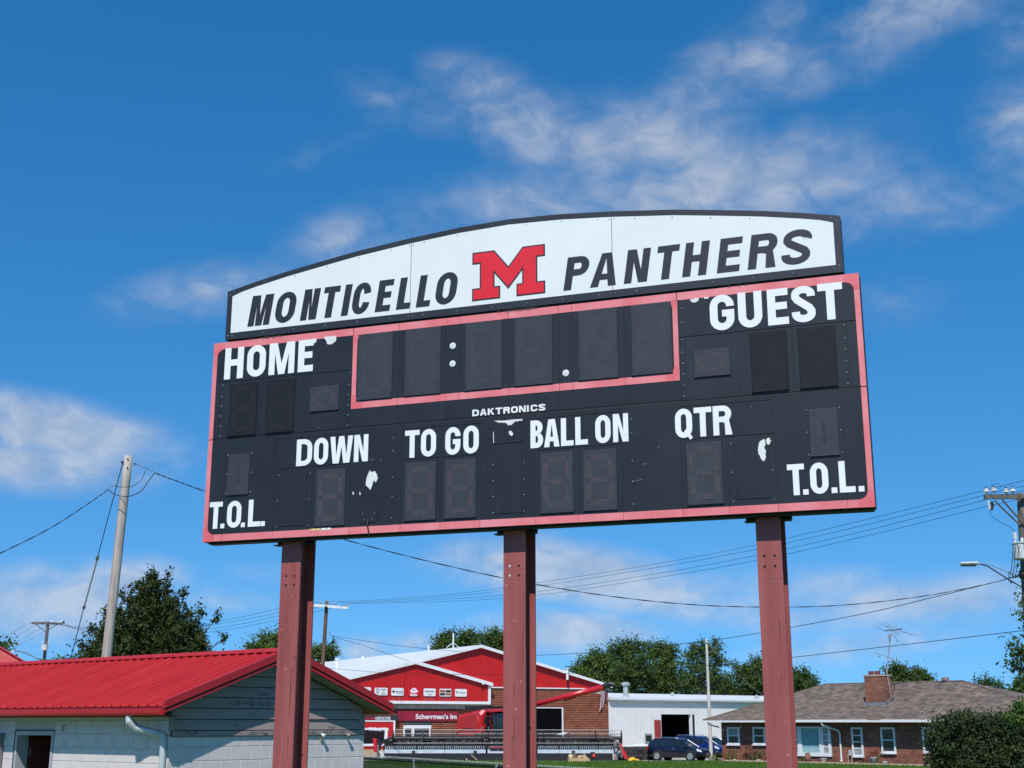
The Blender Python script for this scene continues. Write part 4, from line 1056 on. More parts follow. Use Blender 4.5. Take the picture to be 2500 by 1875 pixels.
# brand signs in a row
m_sg = mat('grey sign print', (.16, .17, .18), .6); m_or = mat('rust sign print', (.30, .09, .03), .6); m_lred = mat('bright red sign', (.66, .010, .014), .45, var=.03)
zo = lambda a, c: (860 + .13562 * a, 1660 + .13562 * c)
SG = [(100, 330, 130, 276), (403, 631, 141, 277), (703, 922, 145, 283), (1003, 1212, 151, 283), (1285, 1498, 154, 292), (1570, 1781, 160, 297), (1850, 2058, 164, 300)]
sy = OFF - .095
for i, (a, c, d, e) in enumerate(SG):
    x0, z1 = FD.front(*zo(a, d), sy); x1, z0 = FD.front(*zo(c, e), sy)
    z0_, z1_ = FD.front(*zo((a + c) / 2, e), sy)[1], FD.front(*zo((a + c) / 2, d), sy)[1]
    s = MB().prism(rrect(x0, x1, z0_, z1_, .09 if i != 3 else .01), sy - .03, sy).build('brand_sign', m_wtrim if i != 3 else m_lred, deal)
    w, h = x1 - x0, z1_ - z0_; cxs = (x0 + x1) / 2; cz = (z0_ + z1_) / 2; yy = sy - .034
    def bars(dx, dz, w_, h_, n, m=m_sg):
        # a line of small print, too small to read
        for k in range(n):
            xx = cxs + dx - w_ / 2 + w_ * k / n; MB().box(xx, xx + w_ / n * .74, yy - .002, yy, cz + dz, cz + dz + h_ * random.uniform(.75, 1)).build('sign_print', m, s)
    if i == 0: bars(.14, 0, .62, .13, 8); MB().prism([(cxs - .42, cz), (cxs - .30, cz + .12), (cxs - .30, cz)], yy - .002, yy).build('sign_print', m_sg, s)
    if i == 1:
        MB().prism([(cxs - w * .26 + .17 * math.cos(t * .5236), cz + .06 + .22 * math.sin(t * .5236)) for t in range(12)], yy - .002, yy, [[(cxs - w * .26 + .09 * math.cos(t * .5236), cz + .06 + .13 * math.sin(t * .5236)) for t in range(12)]]).build('sign_print', m_sg, s)
        bars(-w * .26, -.36, .3, .09, 4); bars(w * .19, .12, .48, .13, 7); bars(w * .19, -.06, .26, .09, 4); bars(w * .19, -.26, .50, .11, 8)
    if i == 2: bars(.16, -.06, .68, .15, 9); MB().prism([(cxs - .55, cz), (cxs - .40, cz + .14), (cxs - .28, cz + .10), (cxs - .28, cz - .08), (cxs - .42, cz - .08)], yy - .002, yy).build('sign_print', m_ink, s); MB().box(cxs - .2, cxs + .55, yy - .002, yy, cz - .16, cz - .13).build('sign_print', m_sg, s)
    if i == 3:
        MB().prism([(cxs - .42, cz + .06), (cxs - .1, cz + .36), (cxs + .1, cz + .36), (cxs + .42, cz + .06), (cxs + .2, cz - .08), (cxs - .2, cz - .08)], yy - .002, yy, [[(cxs - .12, cz + .10), (cxs + .12, cz + .10), (cxs + .12, cz + .18), (cxs - .12, cz + .18)]]).build('sign_print', m_wtrim, s)
        bars(0, -.36, .72, .22, 4, m_wtrim)
    if i == 4: bars(0, .0, .95, .15, 11); bars(.05, -.24, .42, .08, 6)
    if i == 5:
        for k, (u, v, m) in enumerate(((-.30, .13, m_or), (.30, .13, m_ink), (-.30, -.15, m_ink), (.30, -.15, m_or))):
            MB().prism([(cxs + u - .26 - .03, cz + v - .10), (cxs + u + .25, cz + v - .10), (cxs + u + .29, cz + v + .10), (cxs + u - .25, cz + v + .10)], yy - .002, yy).build('sign_print', m, s)
        MB().prism([(cxs - .5, cz - .03), (cxs + .5, cz), (cxs + .5, cz + .03), (cxs - .5, cz)], yy - .004, yy - .0025).build('sign_print', mat('amber streak', (.6, .28, .05), .6), s)
    if i == 6: MB().prism([(cxs - .52, cz + .14), (cxs - .30, cz + .14), (cxs - .41, cz - .14)], yy - .002, yy).build('sign_print', m_sg, s); bars(.14, -.05, .62, .12, 9)
    # pale run-off streaks below
    if i in (2, 4, 5, 6):
        for k in range(5):
            xx = x0 + w * (.06 + .2 * k + random.uniform(-.03, .03)); MB().prism([(xx, bz_ + .3), (xx + .035, bz_ + .3), (xx + .03, z0_ - .03), (xx + .005, z0_ - .03)], OFF - .071, OFF - .0685).build('runoff_streak', mat('pale streak', (.55, .20, .19), .7), deal)
# ground-floor front under the canopy
zz9 = lambda a, c: (900 + .15371 * a, 1720 + .15371 * c)
yb = -.06
bx0, bt = FD.front(*zz9(450, 105), yb); bx1, bb = FD.front(*zz9(1420, 260), yb); bt = FD.front(*zz9(900, 105), yb)[1]; bb = FD.front(*zz9(900, 258), yb)[1]
sb = MB().box(bx0, bx1, yb - .09, yb, bb, bt).build('sign_band', m_maroon, deal)
tx0, tz0 = FD.front(*zz9(745, 226), yb - .1)
th = FD.front(*zz9(745, 150), yb - .07)[1] - tz0
tw = FD.front(*zz9(1262, 200), yb - .07)[0] - tx0
t1 = text_mesh('Scherrman\u2019s', th * 1.36, 'sign_lettering', m_wtrim, sb, (tx0, yb - .096, tz0), bold=.022 * th / .6)
t1.scale.x = tw / max(v.co.x for v in t1.data.vertices)
t2 = text_mesh('Im', th * 1.36, 'sign_lettering', m_wtrim, sb, (tx0 + tw * 1.06, yb - .096, tz0), bold=.022 * th / .6); t2.scale.x = t1.scale.x
ddx0 = FD.front(*zz9(545, 400))[0]; ddx1 = FD.front(*zz9(985, 400))[0]; ddz = FD.front(*zz9(760, 330))[1]
MB().box(ddx0, ddx1, -.045, -.002, 0, ddz + .5).build('door_recess', mat('grey lintel', (.05, .052, .055), .7), deal)
fr = MB(); wD = ddx1 - ddx0
for u in (0, .29, .34, .93): fr.box(ddx0 + wD * u, ddx0 + wD * (u + (.05 if u else .055)), -.11, -.046, 0, ddz)
fr.box(ddx0, ddx1, -.115, -.0465, ddz - .28, ddz); fr.build('door_frame', m_wtrim, deal)
m_gls = glass('dark shop glass', (.012, .016, .020))
MB().box(ddx0 + wD * .05, ddx1 - wD * .05, -.075, -.05, 0, ddz - .285).build('door_glass', m_gls, deal)
MB().box(ddx0 + wD * .45, ddx0 + wD * .62, -.12, -.116, 1.15, 1.30).build('door_notice', m_wtrim, deal)
# low red front with shop window, left of the doors
LX = -.42
wx1, wzt = FD.front(*zz9(410, 262), LX); wx0 = FD.front(830, 1760, LX)[0]; wzt = FD.front(*zz9(250, 258), LX)[1]
MB().box(wx0, wx1, LX, -.1, .55, wzt - .08).build('low_front', m_rsid, deal)
MB().box(wx0, wx1 + .05, LX - .05, LX + .1, wzt - .08, wzt + .03).build('trim_line', m_wtrim, deal)
MB().box(wx1 - .10, wx1 + .06, LX - .06, LX + .1, .5, wzt - .081).build('corner_trim', m_wtrim, deal)
MB().box(wx0, wx1 + .4, LX - .02, -.12, wzt + .031, wzt + .45).build('dark_fascia', mat('dark fascia', (.03, .03, .036), .6), deal)
fx = FD.front(*zz9(120, 240), LX - .03); text_mesh('AGRICULTURE', .36, 'fascia_lettering', m_wtrim, deal, (fx[0] - .1, LX - .026, fx[1]), xs=.62, bold=.008)
MB().box(wx0, FD.front(*zz9(100, 240), LX)[0], LX - .03, LX - .021, wzt + .1, wzt + .32).build('fascia_panel', m_maroon, deal)
nx1, nzt = FD.front(*zz9(298, 372), LX); nzb = FD.front(*zz9(100, 660), LX)[1]; nx0 = nx1 - 5.2
wn = MB().prism([(nx0, nzb), (nx1, nzb), (nx1, nzt), (nx0, nzt)], LX - .09, LX - .01, [[(nx0 + .2, nzb + .2), (nx1 - .28, nzb + .2), (nx1 - .28, nzt - .16), (nx0 + .2, nzt - .16)]]).build('shop_window', m_wtrim, deal)
MB().box(nx0 + .15, nx1 - .22, LX - .055, LX - .012, nzb + .15, nzt - .12).build('pane', m_gls, wn)
q = FD.front(*zz9(3, 418), LX - .06); text_mesh('710 South Main', .42, 'window_lettering', m_wtrim, wn, (q[0], LX - .06, q[1]), bold=.012, xs=.72)
MB().box(wx0, wx1, LX - .03, -.1, 0, .55).build('stone_base', mat('tan base', (.42, .33, .20), .9), deal)
MB().prism([(nx1 - .32, nzb + .2), (nx1 - .02, nzb + .2), (nx1 - .02, nzb + .9), (nx1 - .32, nzb + .9)], LX - .12, LX - .091).build('notice_board', m_wtrim, deal)
# United States flag on a short staff at the brick corner
fp0 = FD.front(1471, 1690, -.1)
m_fr, m_fw, m_fb = mat('flag red', (.28, .03, .04), .8), mat('flag white', (.55, .55, .55), .8), mat('flag blue', (.02, .03, .10), .8)
flag = thing('flag', 'furled striped flag hanging from the brick corner under the auger', 'flag', FD.world(fp0[0], -.2, fp0[1] - 1.6), FD.rz)
MB().tube([(-.55, -.15, 1.72), (.45, .15, 1.60)], .03, 6).build('staff', m_wtrim, flag)
fh = 1.95
for k in range(9):
    x0, x1 = -.32 + k * .075, -.32 + (k + 1) * .075 - .002; m = (m_fr, m_fw)[k % 2] if k < 6 else (m_fb if k < 8 else m_fr)
    drop = -.55 if k < 3 else (-.2 if k < 6 else .45)
    pts = []
    for j in range(9):
        t = j / 8; z = 1.6 + (drop - 1.6 + .35) * t; sh_ = -.28 * t * t if k < 6 else .05 * t
        pts.append((z, sh_ + .02 * math.sin(t * 9 + k), -.05 + .04 * math.sin(k * 1.7 + t * 3)))
    mb = MB()
    for j in range(8):
        a, c = pts[j], pts[j + 1]
        mb.hexa([(x0 + a[1], a[2], a[0]), (x1 + a[1], a[2], a[0]), (x1 + a[1], a[2] + .012, a[0]), (x0 + a[1], a[2] + .012, a[0])], [(x0 + c[1], c[2], c[0]), (x1 + c[1], c[2], c[0]), (x1 + c[1], c[2] + .012, c[0]), (x0 + c[1], c[2] + .012, c[0])])
    mb.build('stripe', m, flag)

# ============================================================ WHITE STEEL SHED
FW = Frame(FD.world(xr + .05, .02, 0), 52)
shed = thing('white_steel_shed', 'long white ribbed steel shed with open dark bay and red sliding door', 'shed', FW.O, FW.rz)
m_wsid = mat('white steel siding', (.72, .70, .665), .5, var=.03, scale=.4)
we = FW.front(1484, 1707)[1]; wl = 34.0
ox0, oz = FW.front(1614, 1744); ox1 = FW.front(1687, 1744)[0]; oz = FW.front(1650, 1744)[1]
def wshed(x0, x1, z0, z1): corrugated([(x0, z0), (x1, z0), (x1, z1), (x0, z1)], 0, m_wsid, .32, .018, 'siding', shed)
wshed(0, ox0, -.6, we); wshed(ox1, wl, -.6, we); wshed(ox0, ox1, oz, we)
MB().box(0, ox0 - .01, .05, .3, -.6, we).build('wall_core', m_wsid, shed); MB().box(ox1 + .01, wl, .05, .3, -.6, we).build('wall_core', m_wsid, shed); MB().box(ox0, ox1, .05, .3, oz, we).build('wall_core', m_wsid, shed)
MB().box(ox1 - .02, ox1 + .10, -.06, .3, -.6, oz).build('door_jamb', m_wtrim, shed); MB().box(ox1 + .10, ox1 + .42, -.065, -.045, -.6, oz).build('door_edge', m_blk2, shed)
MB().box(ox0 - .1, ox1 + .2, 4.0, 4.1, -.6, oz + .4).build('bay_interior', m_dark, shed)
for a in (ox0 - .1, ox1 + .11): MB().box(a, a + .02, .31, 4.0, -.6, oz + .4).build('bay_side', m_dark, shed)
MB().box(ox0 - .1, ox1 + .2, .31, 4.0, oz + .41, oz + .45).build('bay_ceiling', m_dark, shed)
MB().tube([(ox0 + 1.6, 2.5, oz - .9), (ox0 + 2.1, 2.5, .8)], .06, 6).build('bay_pole', mat('dim steel', (.10, .10, .10), .5), shed)
rx0, rz1 = FW.front(1597, 1758, -.1); rx1 = FW.front(1613, 1758, -.1)[0]
sdr = corrugated([(rx0, -.3), (rx1, -.3), (rx1, rz1), (rx0, rz1)], -.12, mat('dull red steel', (.29, .035, .035), .5, var=.1), .36, .05, 'sliding_door', shed)
vx0, vz1 = FW.front(1574.5, 1794); vx1, vz0 = FW.front(1590, 1811); vz0 = FW.front(1582, 1811)[1]; vz1 = FW.front(1582, 1794)[1]
sw = MB().box(vx0 - .08, vx1 + .08, -.09, -.045, vz0 - .1, vz1 + .1).build('window', mat('grey window frame', (.25, .27, .27), .5), shed)
MB().box(vx0 + .06, vx1 - .06, -.105, -.0905, vz0 + .05, vz1 - .06).build('pane', m_gls, sw)
MB().prism([(-.4, we - .05), (-.4, we + .13), (9, we + .85), (18, we + .13), (18, we - .05), (9, we + .7)], -.1, wl + .2, plane='yz').build('roof', m_wroof, shed)
MB().box(-.05, wl, -.36, -.16, we - .16, we - .03).build('gutter', mat('grey gutter', (.42, .42, .41), .5, var=.2, scale=2), shed)
def svent(px, py0, py1, r, yl):
    p = onplane(px, py1, FW.O + FW.y * yl, FW.y) - FW.O; q = onplane(px, py0, FW.O + FW.y * yl, FW.y) - FW.O
    MB().lathe([(r, p.z - .5), (r, q.z - .35), (r * 1.7, q.z - .3), (r * 1.7, q.z - .1), (r * .5, q.z)], (p.dot(FW.x), yl, 0), 10).build('roof_vent', mat('galvanised vent', (.45, .50, .48), .4, .3), shed)
svent(1528, 1665, 1705, .26, 1.2); svent(1848, 1697, 1714, .16, 3); svent(1642, 1690, 1700, .12, 5)

# ============================================================ BRICK HOUSE
hl = column(1764, 104.0, 0); hr = column(2275, 92.0, 0)
hd = (hr - hl); haz = math.degrees(math.atan2(hd.x, hd.y))
FH = Frame(hl, haz); FH.O.z = 0
house = thing('brick_ranch_house', 'low brick ranch house with brown shingle hip roof and white windows', 'house', FH.O, FH.rz)
m_brickh = brick_mat('brown-red brick', ((.33, .092, .042), (.15, .042, .026)), (.17, .12, .09), .36, .125, .020)
def shingle_mat():
    m = bpy.data.materials.new('brown shingles'); m.use_nodes = True; nt = m.node_tree; N, L = nt.nodes, nt.links; N.clear()
    out = N.new('ShaderNodeOutputMaterial'); bs = N.new('ShaderNodeBsdfPrincipled'); L.new(bs.outputs[0], out.inputs[0]); bs.inputs['Roughness'].default_value = .95
    tc = N.new('ShaderNodeTexCoord'); sp = N.new('ShaderNodeSeparateXYZ'); L.new(tc.outputs['Object'], sp.inputs[0])
    ad = N.new('ShaderNodeMath'); ad.operation = 'ADD'; L.new(sp.outputs[0], ad.inputs[0]); L.new(sp.outputs[1], ad.inputs[1])
    cb = N.new('ShaderNodeCombineXYZ'); L.new(ad.outputs[0], cb.inputs[0]); L.new(sp.outputs[2], cb.inputs[1])
    br = N.new('ShaderNodeTexBrick'); L.new(cb.outputs[0], br.inputs['Vector']); br.inputs['Scale'].default_value = 1
    br.inputs['Brick Width'].default_value = .42; br.inputs['Row Height'].default_value = .088; br.inputs['Mortar Size'].default_value = .010; br.inputs['Bias'].default_value = 0
    br.inputs['Color1'].default_value = (.225, .170, .132, 1); br.inputs['Color2'].default_value = (.125, .092, .070, 1); br.inputs['Mortar'].default_value = (.045, .036, .032, 1)
    nz = N.new('ShaderNodeTexNoise'); nz.inputs['Scale'].default_value = 1.6; nz.inputs['Detail'].default_value = 6; L.new(tc.outputs['Object'], nz.inputs['Vector'])
    mr = N.new('ShaderNodeMapRange'); L.new(nz.outputs['Fac'], mr.inputs[0]); mr.inputs[1].default_value = .3; mr.inputs[2].default_value = .7; mr.inputs[3].default_value = .7; mr.inputs[4].default_value = 1.35
    mx = N.new('ShaderNodeVectorMath'); mx.operation = 'SCALE'; L.new(br.outputs['Color'], mx.inputs[0]); L.new(mr.outputs[0], mx.inputs['Scale']); L.new(mx.outputs[0], bs.inputs['Base Color'])
    bp = N.new('ShaderNodeBump'); bp.inputs['Strength'].default_value = .8; bp.inputs['Distance'].default_value = .03; bp.invert = True; L.new(br.outputs['Fac'], bp.inputs['Height']); L.new(bp.outputs[0], bs.inputs['Normal'])
    return m
m_shing = shingle_mat()
HLN, HDP, OV = 27.0, 10.5, 1.0
ZE_ = FH.front(1950, 1757.5, -OV)[1]
MB().box(0, HLN, 0, .25, -.1, ZE_ - .1).build('front_wall', m_brickh, house); MB().box(0, .25, .251, HDP, -.1, ZE_ - .1).build('end_wall', m_brickh, house)
MB().box(HLN - .25, HLN, .251, HDP, -.1, ZE_ - .1).build('end_wall', m_brickh, house); MB().box(.251, HLN - .251, HDP - .25, HDP, -.1, ZE_ - .1).build('back_wall', m_brickh, house)
yr = HDP / 2
rx0, rzz = FH.front(2014.6, 1672.9, yr); rx1, rz2 = FH.front(2351, 1660, yr); ZRH = (rzz + rz2) / 2
MB().add([(-OV, -OV, ZE_), (HLN + OV, -OV, ZE_), (HLN + OV, HDP + OV, ZE_), (-OV, HDP + OV, ZE_), (rx0, yr, ZRH), (rx1, yr, ZRH), (-OV, -OV, ZE_ - .03), (HLN + OV, -OV, ZE_ - .03), (HLN + OV, HDP + OV, ZE_ - .03), (-OV, HDP + OV, ZE_ - .03)],
         [(0, 1, 5, 4), (1, 2, 5), (2, 3, 4, 5), (3, 0, 4), (6, 9, 8, 7), (0, 6, 7, 1), (1, 7, 8, 2), (2, 8, 9, 3), (3, 9, 6, 0)])
main = MB().add([(-OV, -OV, ZE_), (HLN + OV, -OV, ZE_), (HLN + OV, HDP + OV, ZE_), (-OV, HDP + OV, ZE_), (rx0, yr, ZRH), (rx1, yr, ZRH), (-OV, -OV, ZE_ - .03), (HLN + OV, -OV, ZE_ - .03), (HLN + OV, HDP + OV, ZE_ - .03), (-OV, HDP + OV, ZE_ - .03)],
         [(0, 1, 5, 4), (1, 2, 5), (2, 3, 4, 5), (3, 0, 4), (6, 9, 8, 7), (0, 6, 7, 1), (1, 7, 8, 2), (2, 8, 9, 3), (3, 9, 6, 0)]).build('roof', m_shing, house)
hsl = (ZRH - ZE_) / (yr + OV)
# two shallow hip wings that break forward through the front slope
wings = []
for (pxl, pxr, proj, depth) in ((1935, 2118, .10, 3.2), (2150, 2420, .16, 4.2)):
    a = FH.front(pxl, 1757, -OV - proj)[0]; c = FH.front(pxr, 1757, -OV - proj)[0]
    yf = -OV - proj; run = min((c - a) / 2, depth); apx = (a + c) / 2; zt = ZE_ + run * hsl * 1.02
    yb_ = -OV + (zt - ZE_) / hsl
    r1 = yf + run
    if r1 > yb_: r1 = yb_ - .05
    k = .012
    v = [(a, yf, ZE_ + k), (c, yf, ZE_ + k), (apx - .9, r1, zt + k), (apx + .9, r1, zt + k), (apx - .9, yb_ + .02, zt + k), (apx + .9, yb_ + .02, zt + k), (a, -OV + .02, ZE_ + k), (c, -OV + .02, ZE_ + k)]
    MB().add(v, [(0, 1, 3, 2), (2, 3, 5, 4), (0, 2, 4, 6), (1, 7, 5, 3)]).build('roof_wing', m_shing, main)
    MB().tube([v[0], v[2]], .05, 5).tube([v[1], v[3]], .05, 5).build('hip_cap', m_shing, main)
    MB().box(a - .02, c + .02, yf - .02, yf + .02, ZE_ - .17, ZE_ + .01).build('fascia', m_wtrim, main)
    MB().box(a, c, yf + .03, -OV, ZE_ - .06, ZE_ - .04).build('soffit', m_wtrim, main)
    wings.append((a, c))
xs_ = [-OV - .02] + [q for w in wings for q in w] + [HLN + OV + .02]
for a, c in ((xs_[0], xs_[1] - .03), (xs_[2] + .03, xs_[3] - .03), (xs_[4] + .03, xs_[5])):
    if c > a: MB().box(a, c, -OV - .10, -OV + .02, ZE_ - .17, ZE_ - .035).build('gutter', m_wtrim, main)
MB().box(-OV - .03, -OV + .05, -OV + .03, HDP + OV, ZE_ - .17, ZE_ - .035).build('gutter', m_wtrim, main)
MB().box(-OV + .06, HLN + OV, -OV + .03, -.01, ZE_ - .10, ZE_ - .06).build('soffit', mat('brown soffit', (.16, .12, .10), .8), main)
MB().tube([(rx0, yr, ZRH), (rx1, yr, ZRH)], .07, 6).build('ridge_cap', m_shing, main)
for q in ((-OV, -OV), (HLN + OV, -OV)): MB().tube([(q[0], q[1], ZE_ + .01), ((rx0 if q[0] < 1 else rx1), yr, ZRH + .01)], .05, 5).build('hip_cap', m_shing, main)
# chimney through the front slope
chy = 1.5
c0 = FH.front(2112, 1690, chy)[0]; c1 = FH.front(2163, 1690, chy)[0] ; ct = FH.front(2136, 1651, chy)[1]
c1 = c0 + min(c1 - c0, 1.9)
ch = MB().box(c0, c1, chy, chy + .9, ZE_ + .1, ct).build('chimney', m_brickh, house)
MB().box(c0 - .05, c1 + .05, chy - .05, chy + .95, ct, ct + .12).build('chimney_cap', mat('mortar cap', (.42, .30, .24), .9), ch)
for dx in (.35, .85): MB().lathe([(.2, 0), (.2, .26), (.14, .26), (.14, .05)], (c0 + dx, chy + .45, ct + .12), 10).build('flue', mat('clay flue', (.16, .035, .03), .8), ch)
fz = lambda y: ZE_ + (y + OV) * hsl
MB().prism([(chy - .12, fz(chy - .12) + .02), (chy - .12, fz(chy - .12) + .2), (chy + 1.0, fz(chy + 1.0) + .2), (chy + 1.0, fz(chy + 1.0) + .02)], c1 + .001, c1 + .08, plane='yz').build('flashing', mat('grey flashing', (.19, .20, .23), .5), ch)
MB().prism([(c0 - .05, fz(chy) - .1), (c1 + .08, fz(chy) - .1), (c1 + .08, fz(chy) + .14), (c0 - .05, fz(chy) + .14)], chy - .12, chy - .001).build('flashing', MATS['grey flashing'], ch)
pv = FH.front(2308, 1659, yr + .1); MB().lathe([(.10, pv[1] - .5), (.10, pv[1] - .1), (.28, pv[1] - .08), (.28, pv[1] + .12), (.1, pv[1] + .18)], (pv[0], yr + .1, 0), 10).build('roof_vent', mat('rusty vent', (.30, .2, .18), .5, .3), house)
# windows
zh = lambda a, c: (1700 + .36166 * a, 1500 + .36166 * c)
m_gl2 = glass('house glass', (.030, .036, .042)); m_cur = mat('white curtain behind glass', (.30, .32, .30), .5, var=.2, scale=6); m_cyan = mat('pale blue drawn blind behind glass', (.16, .34, .37), .25, var=.12, scale=1.2, spec=.7)
def hwin(a, c, d, e, split=True, fw=.13, curt=None, name='window', lights=2):
    x0 = FH.front(*zh(a, (d + e) / 2))[0]; x1 = FH.front(*zh(c, (d + e) / 2))[0]; xm = (a + c) / 2
    z1 = FH.front(*zh(xm, d))[1]; z0 = FH.front(*zh(xm, e))[1]
    w = MB().prism([(x0, z0), (x1, z0), (x1, z1), (x0, z1)], -.10, -.001, [[(x0 + fw, z0 + fw * 1.1), (x1 - fw, z0 + fw * 1.1), (x1 - fw, z1 - fw), (x0 + fw, z1 - fw)]]).build(name, m_wtrim, house)
    MB().box(x0 - .06, x1 + .06, -.16, -.101, z0 - .06, z0 + .05).build('sill', m_wtrim, w)
    h = z1 - z0 - 2.1 * fw; zi = z0 + fw * 1.1
    for k in range(lights):
        m = m_gl2
        if curt and k in curt: m = m_cur
        MB().box(x0 + fw, x1 - fw, -.05 + .012 * k, -.03 + .012 * k, zi + h * k / lights + .025, zi + h * (k + 1) / lights - .025).build('pane', m, w)
    for k in range(1, lights): MB().box(x0 + fw, x1 - fw, -.075, -.051, zi + h * k / lights - .035, zi + h * k / lights + .035).build('sash_bar', m_wtrim, w)
    return x0, x1, z0, z1, w
hwin(212, 295, 760, 880, curt=(1,)); hwin(385, 469, 760, 880); hwin(1053, 1128, 762, 960, lights=4, curt=(0,)); hwin(1250, 1347, 762, 937)
x0 = FH.front(*zh(640, 850))[0]; x1 = FH.front(*zh(912, 850))[0]; z1 = FH.front(*zh(800, 757))[1]; z0 = FH.front(*zh(800, 958))[1]
pw = MB().prism([(x0, z0), (x1, z0), (x1, z1), (x0, z1)], -.12, -.001, [[(x0 + .2, z0 + .25), (x0 + .62, z0 + .25), (x0 + .62, z1 - .12), (x0 + .2, z1 - .12)], [(x0 + .95, z0 + .25), (x1 - .95, z0 + .25), (x1 - .95, z1 - .12), (x0 + .95, z1 - .12)], [(x1 - .62, z0 + .25), (x1 - .2, z0 + .25), (x1 - .2, z1 - .12), (x1 - .62, z1 - .12)]][::1]).build('picture_window', m_wtrim, house)
MB().box(x0 + .95, x1 - .95, -.05, -.03, z0 + .25, z1 - .12).build('pane', m_cyan, pw)
MB().box(x0 + .95, x1 - .95, -.07, -.051, z0 + .25, z0 + .62).build('low_blind', mat('pale aqua panel', (.33, .50, .50), .4), pw)
for s in (x0 + .2, x1 - .62):
    MB().box(s, s + .42, -.05, -.03, z0 + .25, z1 - .12).build('pane', m_cur, pw)
    for k in range(1, 4): MB().box(s, s + .42, -.075, -.051, z0 + .25 + (z1 - z0 - .37) * k / 4 - .03, z0 + .25 + (z1 - z0 - .37) * k / 4 + .03).build('sash_bar', m_wtrim, pw)
bx_ = FH.front(*zh(1530, 850))[0]; z1 = FH.front(*zh(1600, 760))[1]; z0 = FH.front(*zh(1600, 940))[1]
bw = MB().prism([(bx_, z0), (bx_ + 3.2, z0), (bx_ + 3.2, z1), (bx_, z1)], -.10, -.001, [[(bx_ + .15, z0 + .15), (bx_ + 3.05, z0 + .15), (bx_ + 3.05, z1 - .15), (bx_ + .15, z1 - .15)]]).build('window', m_wtrim, house)
MB().box(bx_ + .15, bx_ + 3.05, -.05, -.03, z0 + .15, z1 - .15).build('pane', m_gl2, bw)
# downspouts and meter
d0 = FH.front(*zh(975, 900), -.08)[0]
MB().tube([(d0 - .9, -OV - .03, ZE_ - .17), (d0 - .85, -OV, ZE_ - .35), (d0 - .1, -.12, ZE_ - .75), (d0, -.09, ZE_ - .95), (d0, -.09, .25), (d0 + .05, -.2, .12)], .065, 8).build('downspout', m_wtrim, house)
MB().tube([(-.55, -OV, ZE_ - .17), (-.5, -.8, ZE_ - .35), (-.1, -.14, ZE_ - .55)], .06, 8).build('downspout', m_wtrim, house)
e0, e1 = FH.front(*zh(1050, 935)); MB().box(e0 - .15, e0 + .18, -.2, -.002, e1 - .18, e1 + .2).build('meter_box', mat('meter grey', (.45, .46, .44), .5), house)
for dx in (-.25, .05): MB().tube([(e0 + dx, -.12, e1 - .2 if dx > 0 else e1 - .1), (e0 + dx, -.12, 0)], .03, 6).build('conduit', mat('tan conduit', (.5, .38, .3), .6), house)
for (a, c) in ((183, 780), (300, 758)):
    q = FH.front(*zh(a, c)); MB().box(q[0] - .03, q[0] + .03, -.05, -.002, q[1] - .1, q[1] + .1).build('shutter_hook', m_wtrim, house)
# antenna: mast with a skewed log-periodic head and a lower element
am = thing('television_antenna', 'old rooftop television antenna on a thin mast beside the brick chimney', 'antenna', FH.world(c1 + .15, chy + .5, fz(chy + .5)), FH.rz)
m_al = mat('weathered aluminium', (.42, .41, .44), .45, .5, var=.2)
base = FH.world(c1 + .15, chy + .5, fz(chy + .5)); Yb = base.y
lm = lambda px, py: (lambda w: Vector((w.dot(FH.x), w.dot(FH.y), w.z)))(at(px, py, Yb) - base)
MB().tube([(0, 0, -.1), lm(2165, 1640), lm(2170, 1590), lm(2174, 1545)], .045, 6).build('mast', m_al, am)
hb_ = MB().tube([lm(2160, 1540), lm(2201, 1535.5)], .05, 6); hb_.build('boom', mat('dark boom', (.06, .06, .07), .5), am)
for (a, b_, c, d) in ((2138, 1530, 2160, 1541), (2150, 1522, 2196, 1549), (2157, 1518, 2223, 1550), (2162, 1526, 2180, 1538), (2183, 1538, 2240, 1552), (2176, 1540, 2190, 1550)):
    MB().tube([lm(a, b_) + Vector((0, -.15, 0)), lm(c, d) + Vector((0, .15, 0))], .018, 5).build('element', m_al, am)
MB().tube([lm(2136, 1593), lm(2184, 1610)], .025, 5).build('element', m_al, am); MB().tube([lm(2170, 1612), lm(2192, 1608)], .02, 5).build('element', m_al, am)
MB().box(-.08, .08, -.08, .08, lm(2174, 1556).z - .12, lm(2174, 1556).z + .2).build('rotor', m_al, am).location.x = lm(2174, 1556).x
MB().tube([lm(2176, 1548), lm(2186, 1556), lm(2193, 1569)], .015, 4).build('lead_wire', m_blk2, am)
MB().tube([(.1, -.3, .05), (.35, -.1, 1.1)], .03, 5).build('brace', mat('rusty brace', (.12, .05, .04), .7), am); MB().tube([(0, 0, 1.6), (.2, .2, .9), (.8, .1, .2)], .012, 4).build('lead_wire', m_blk2, am)

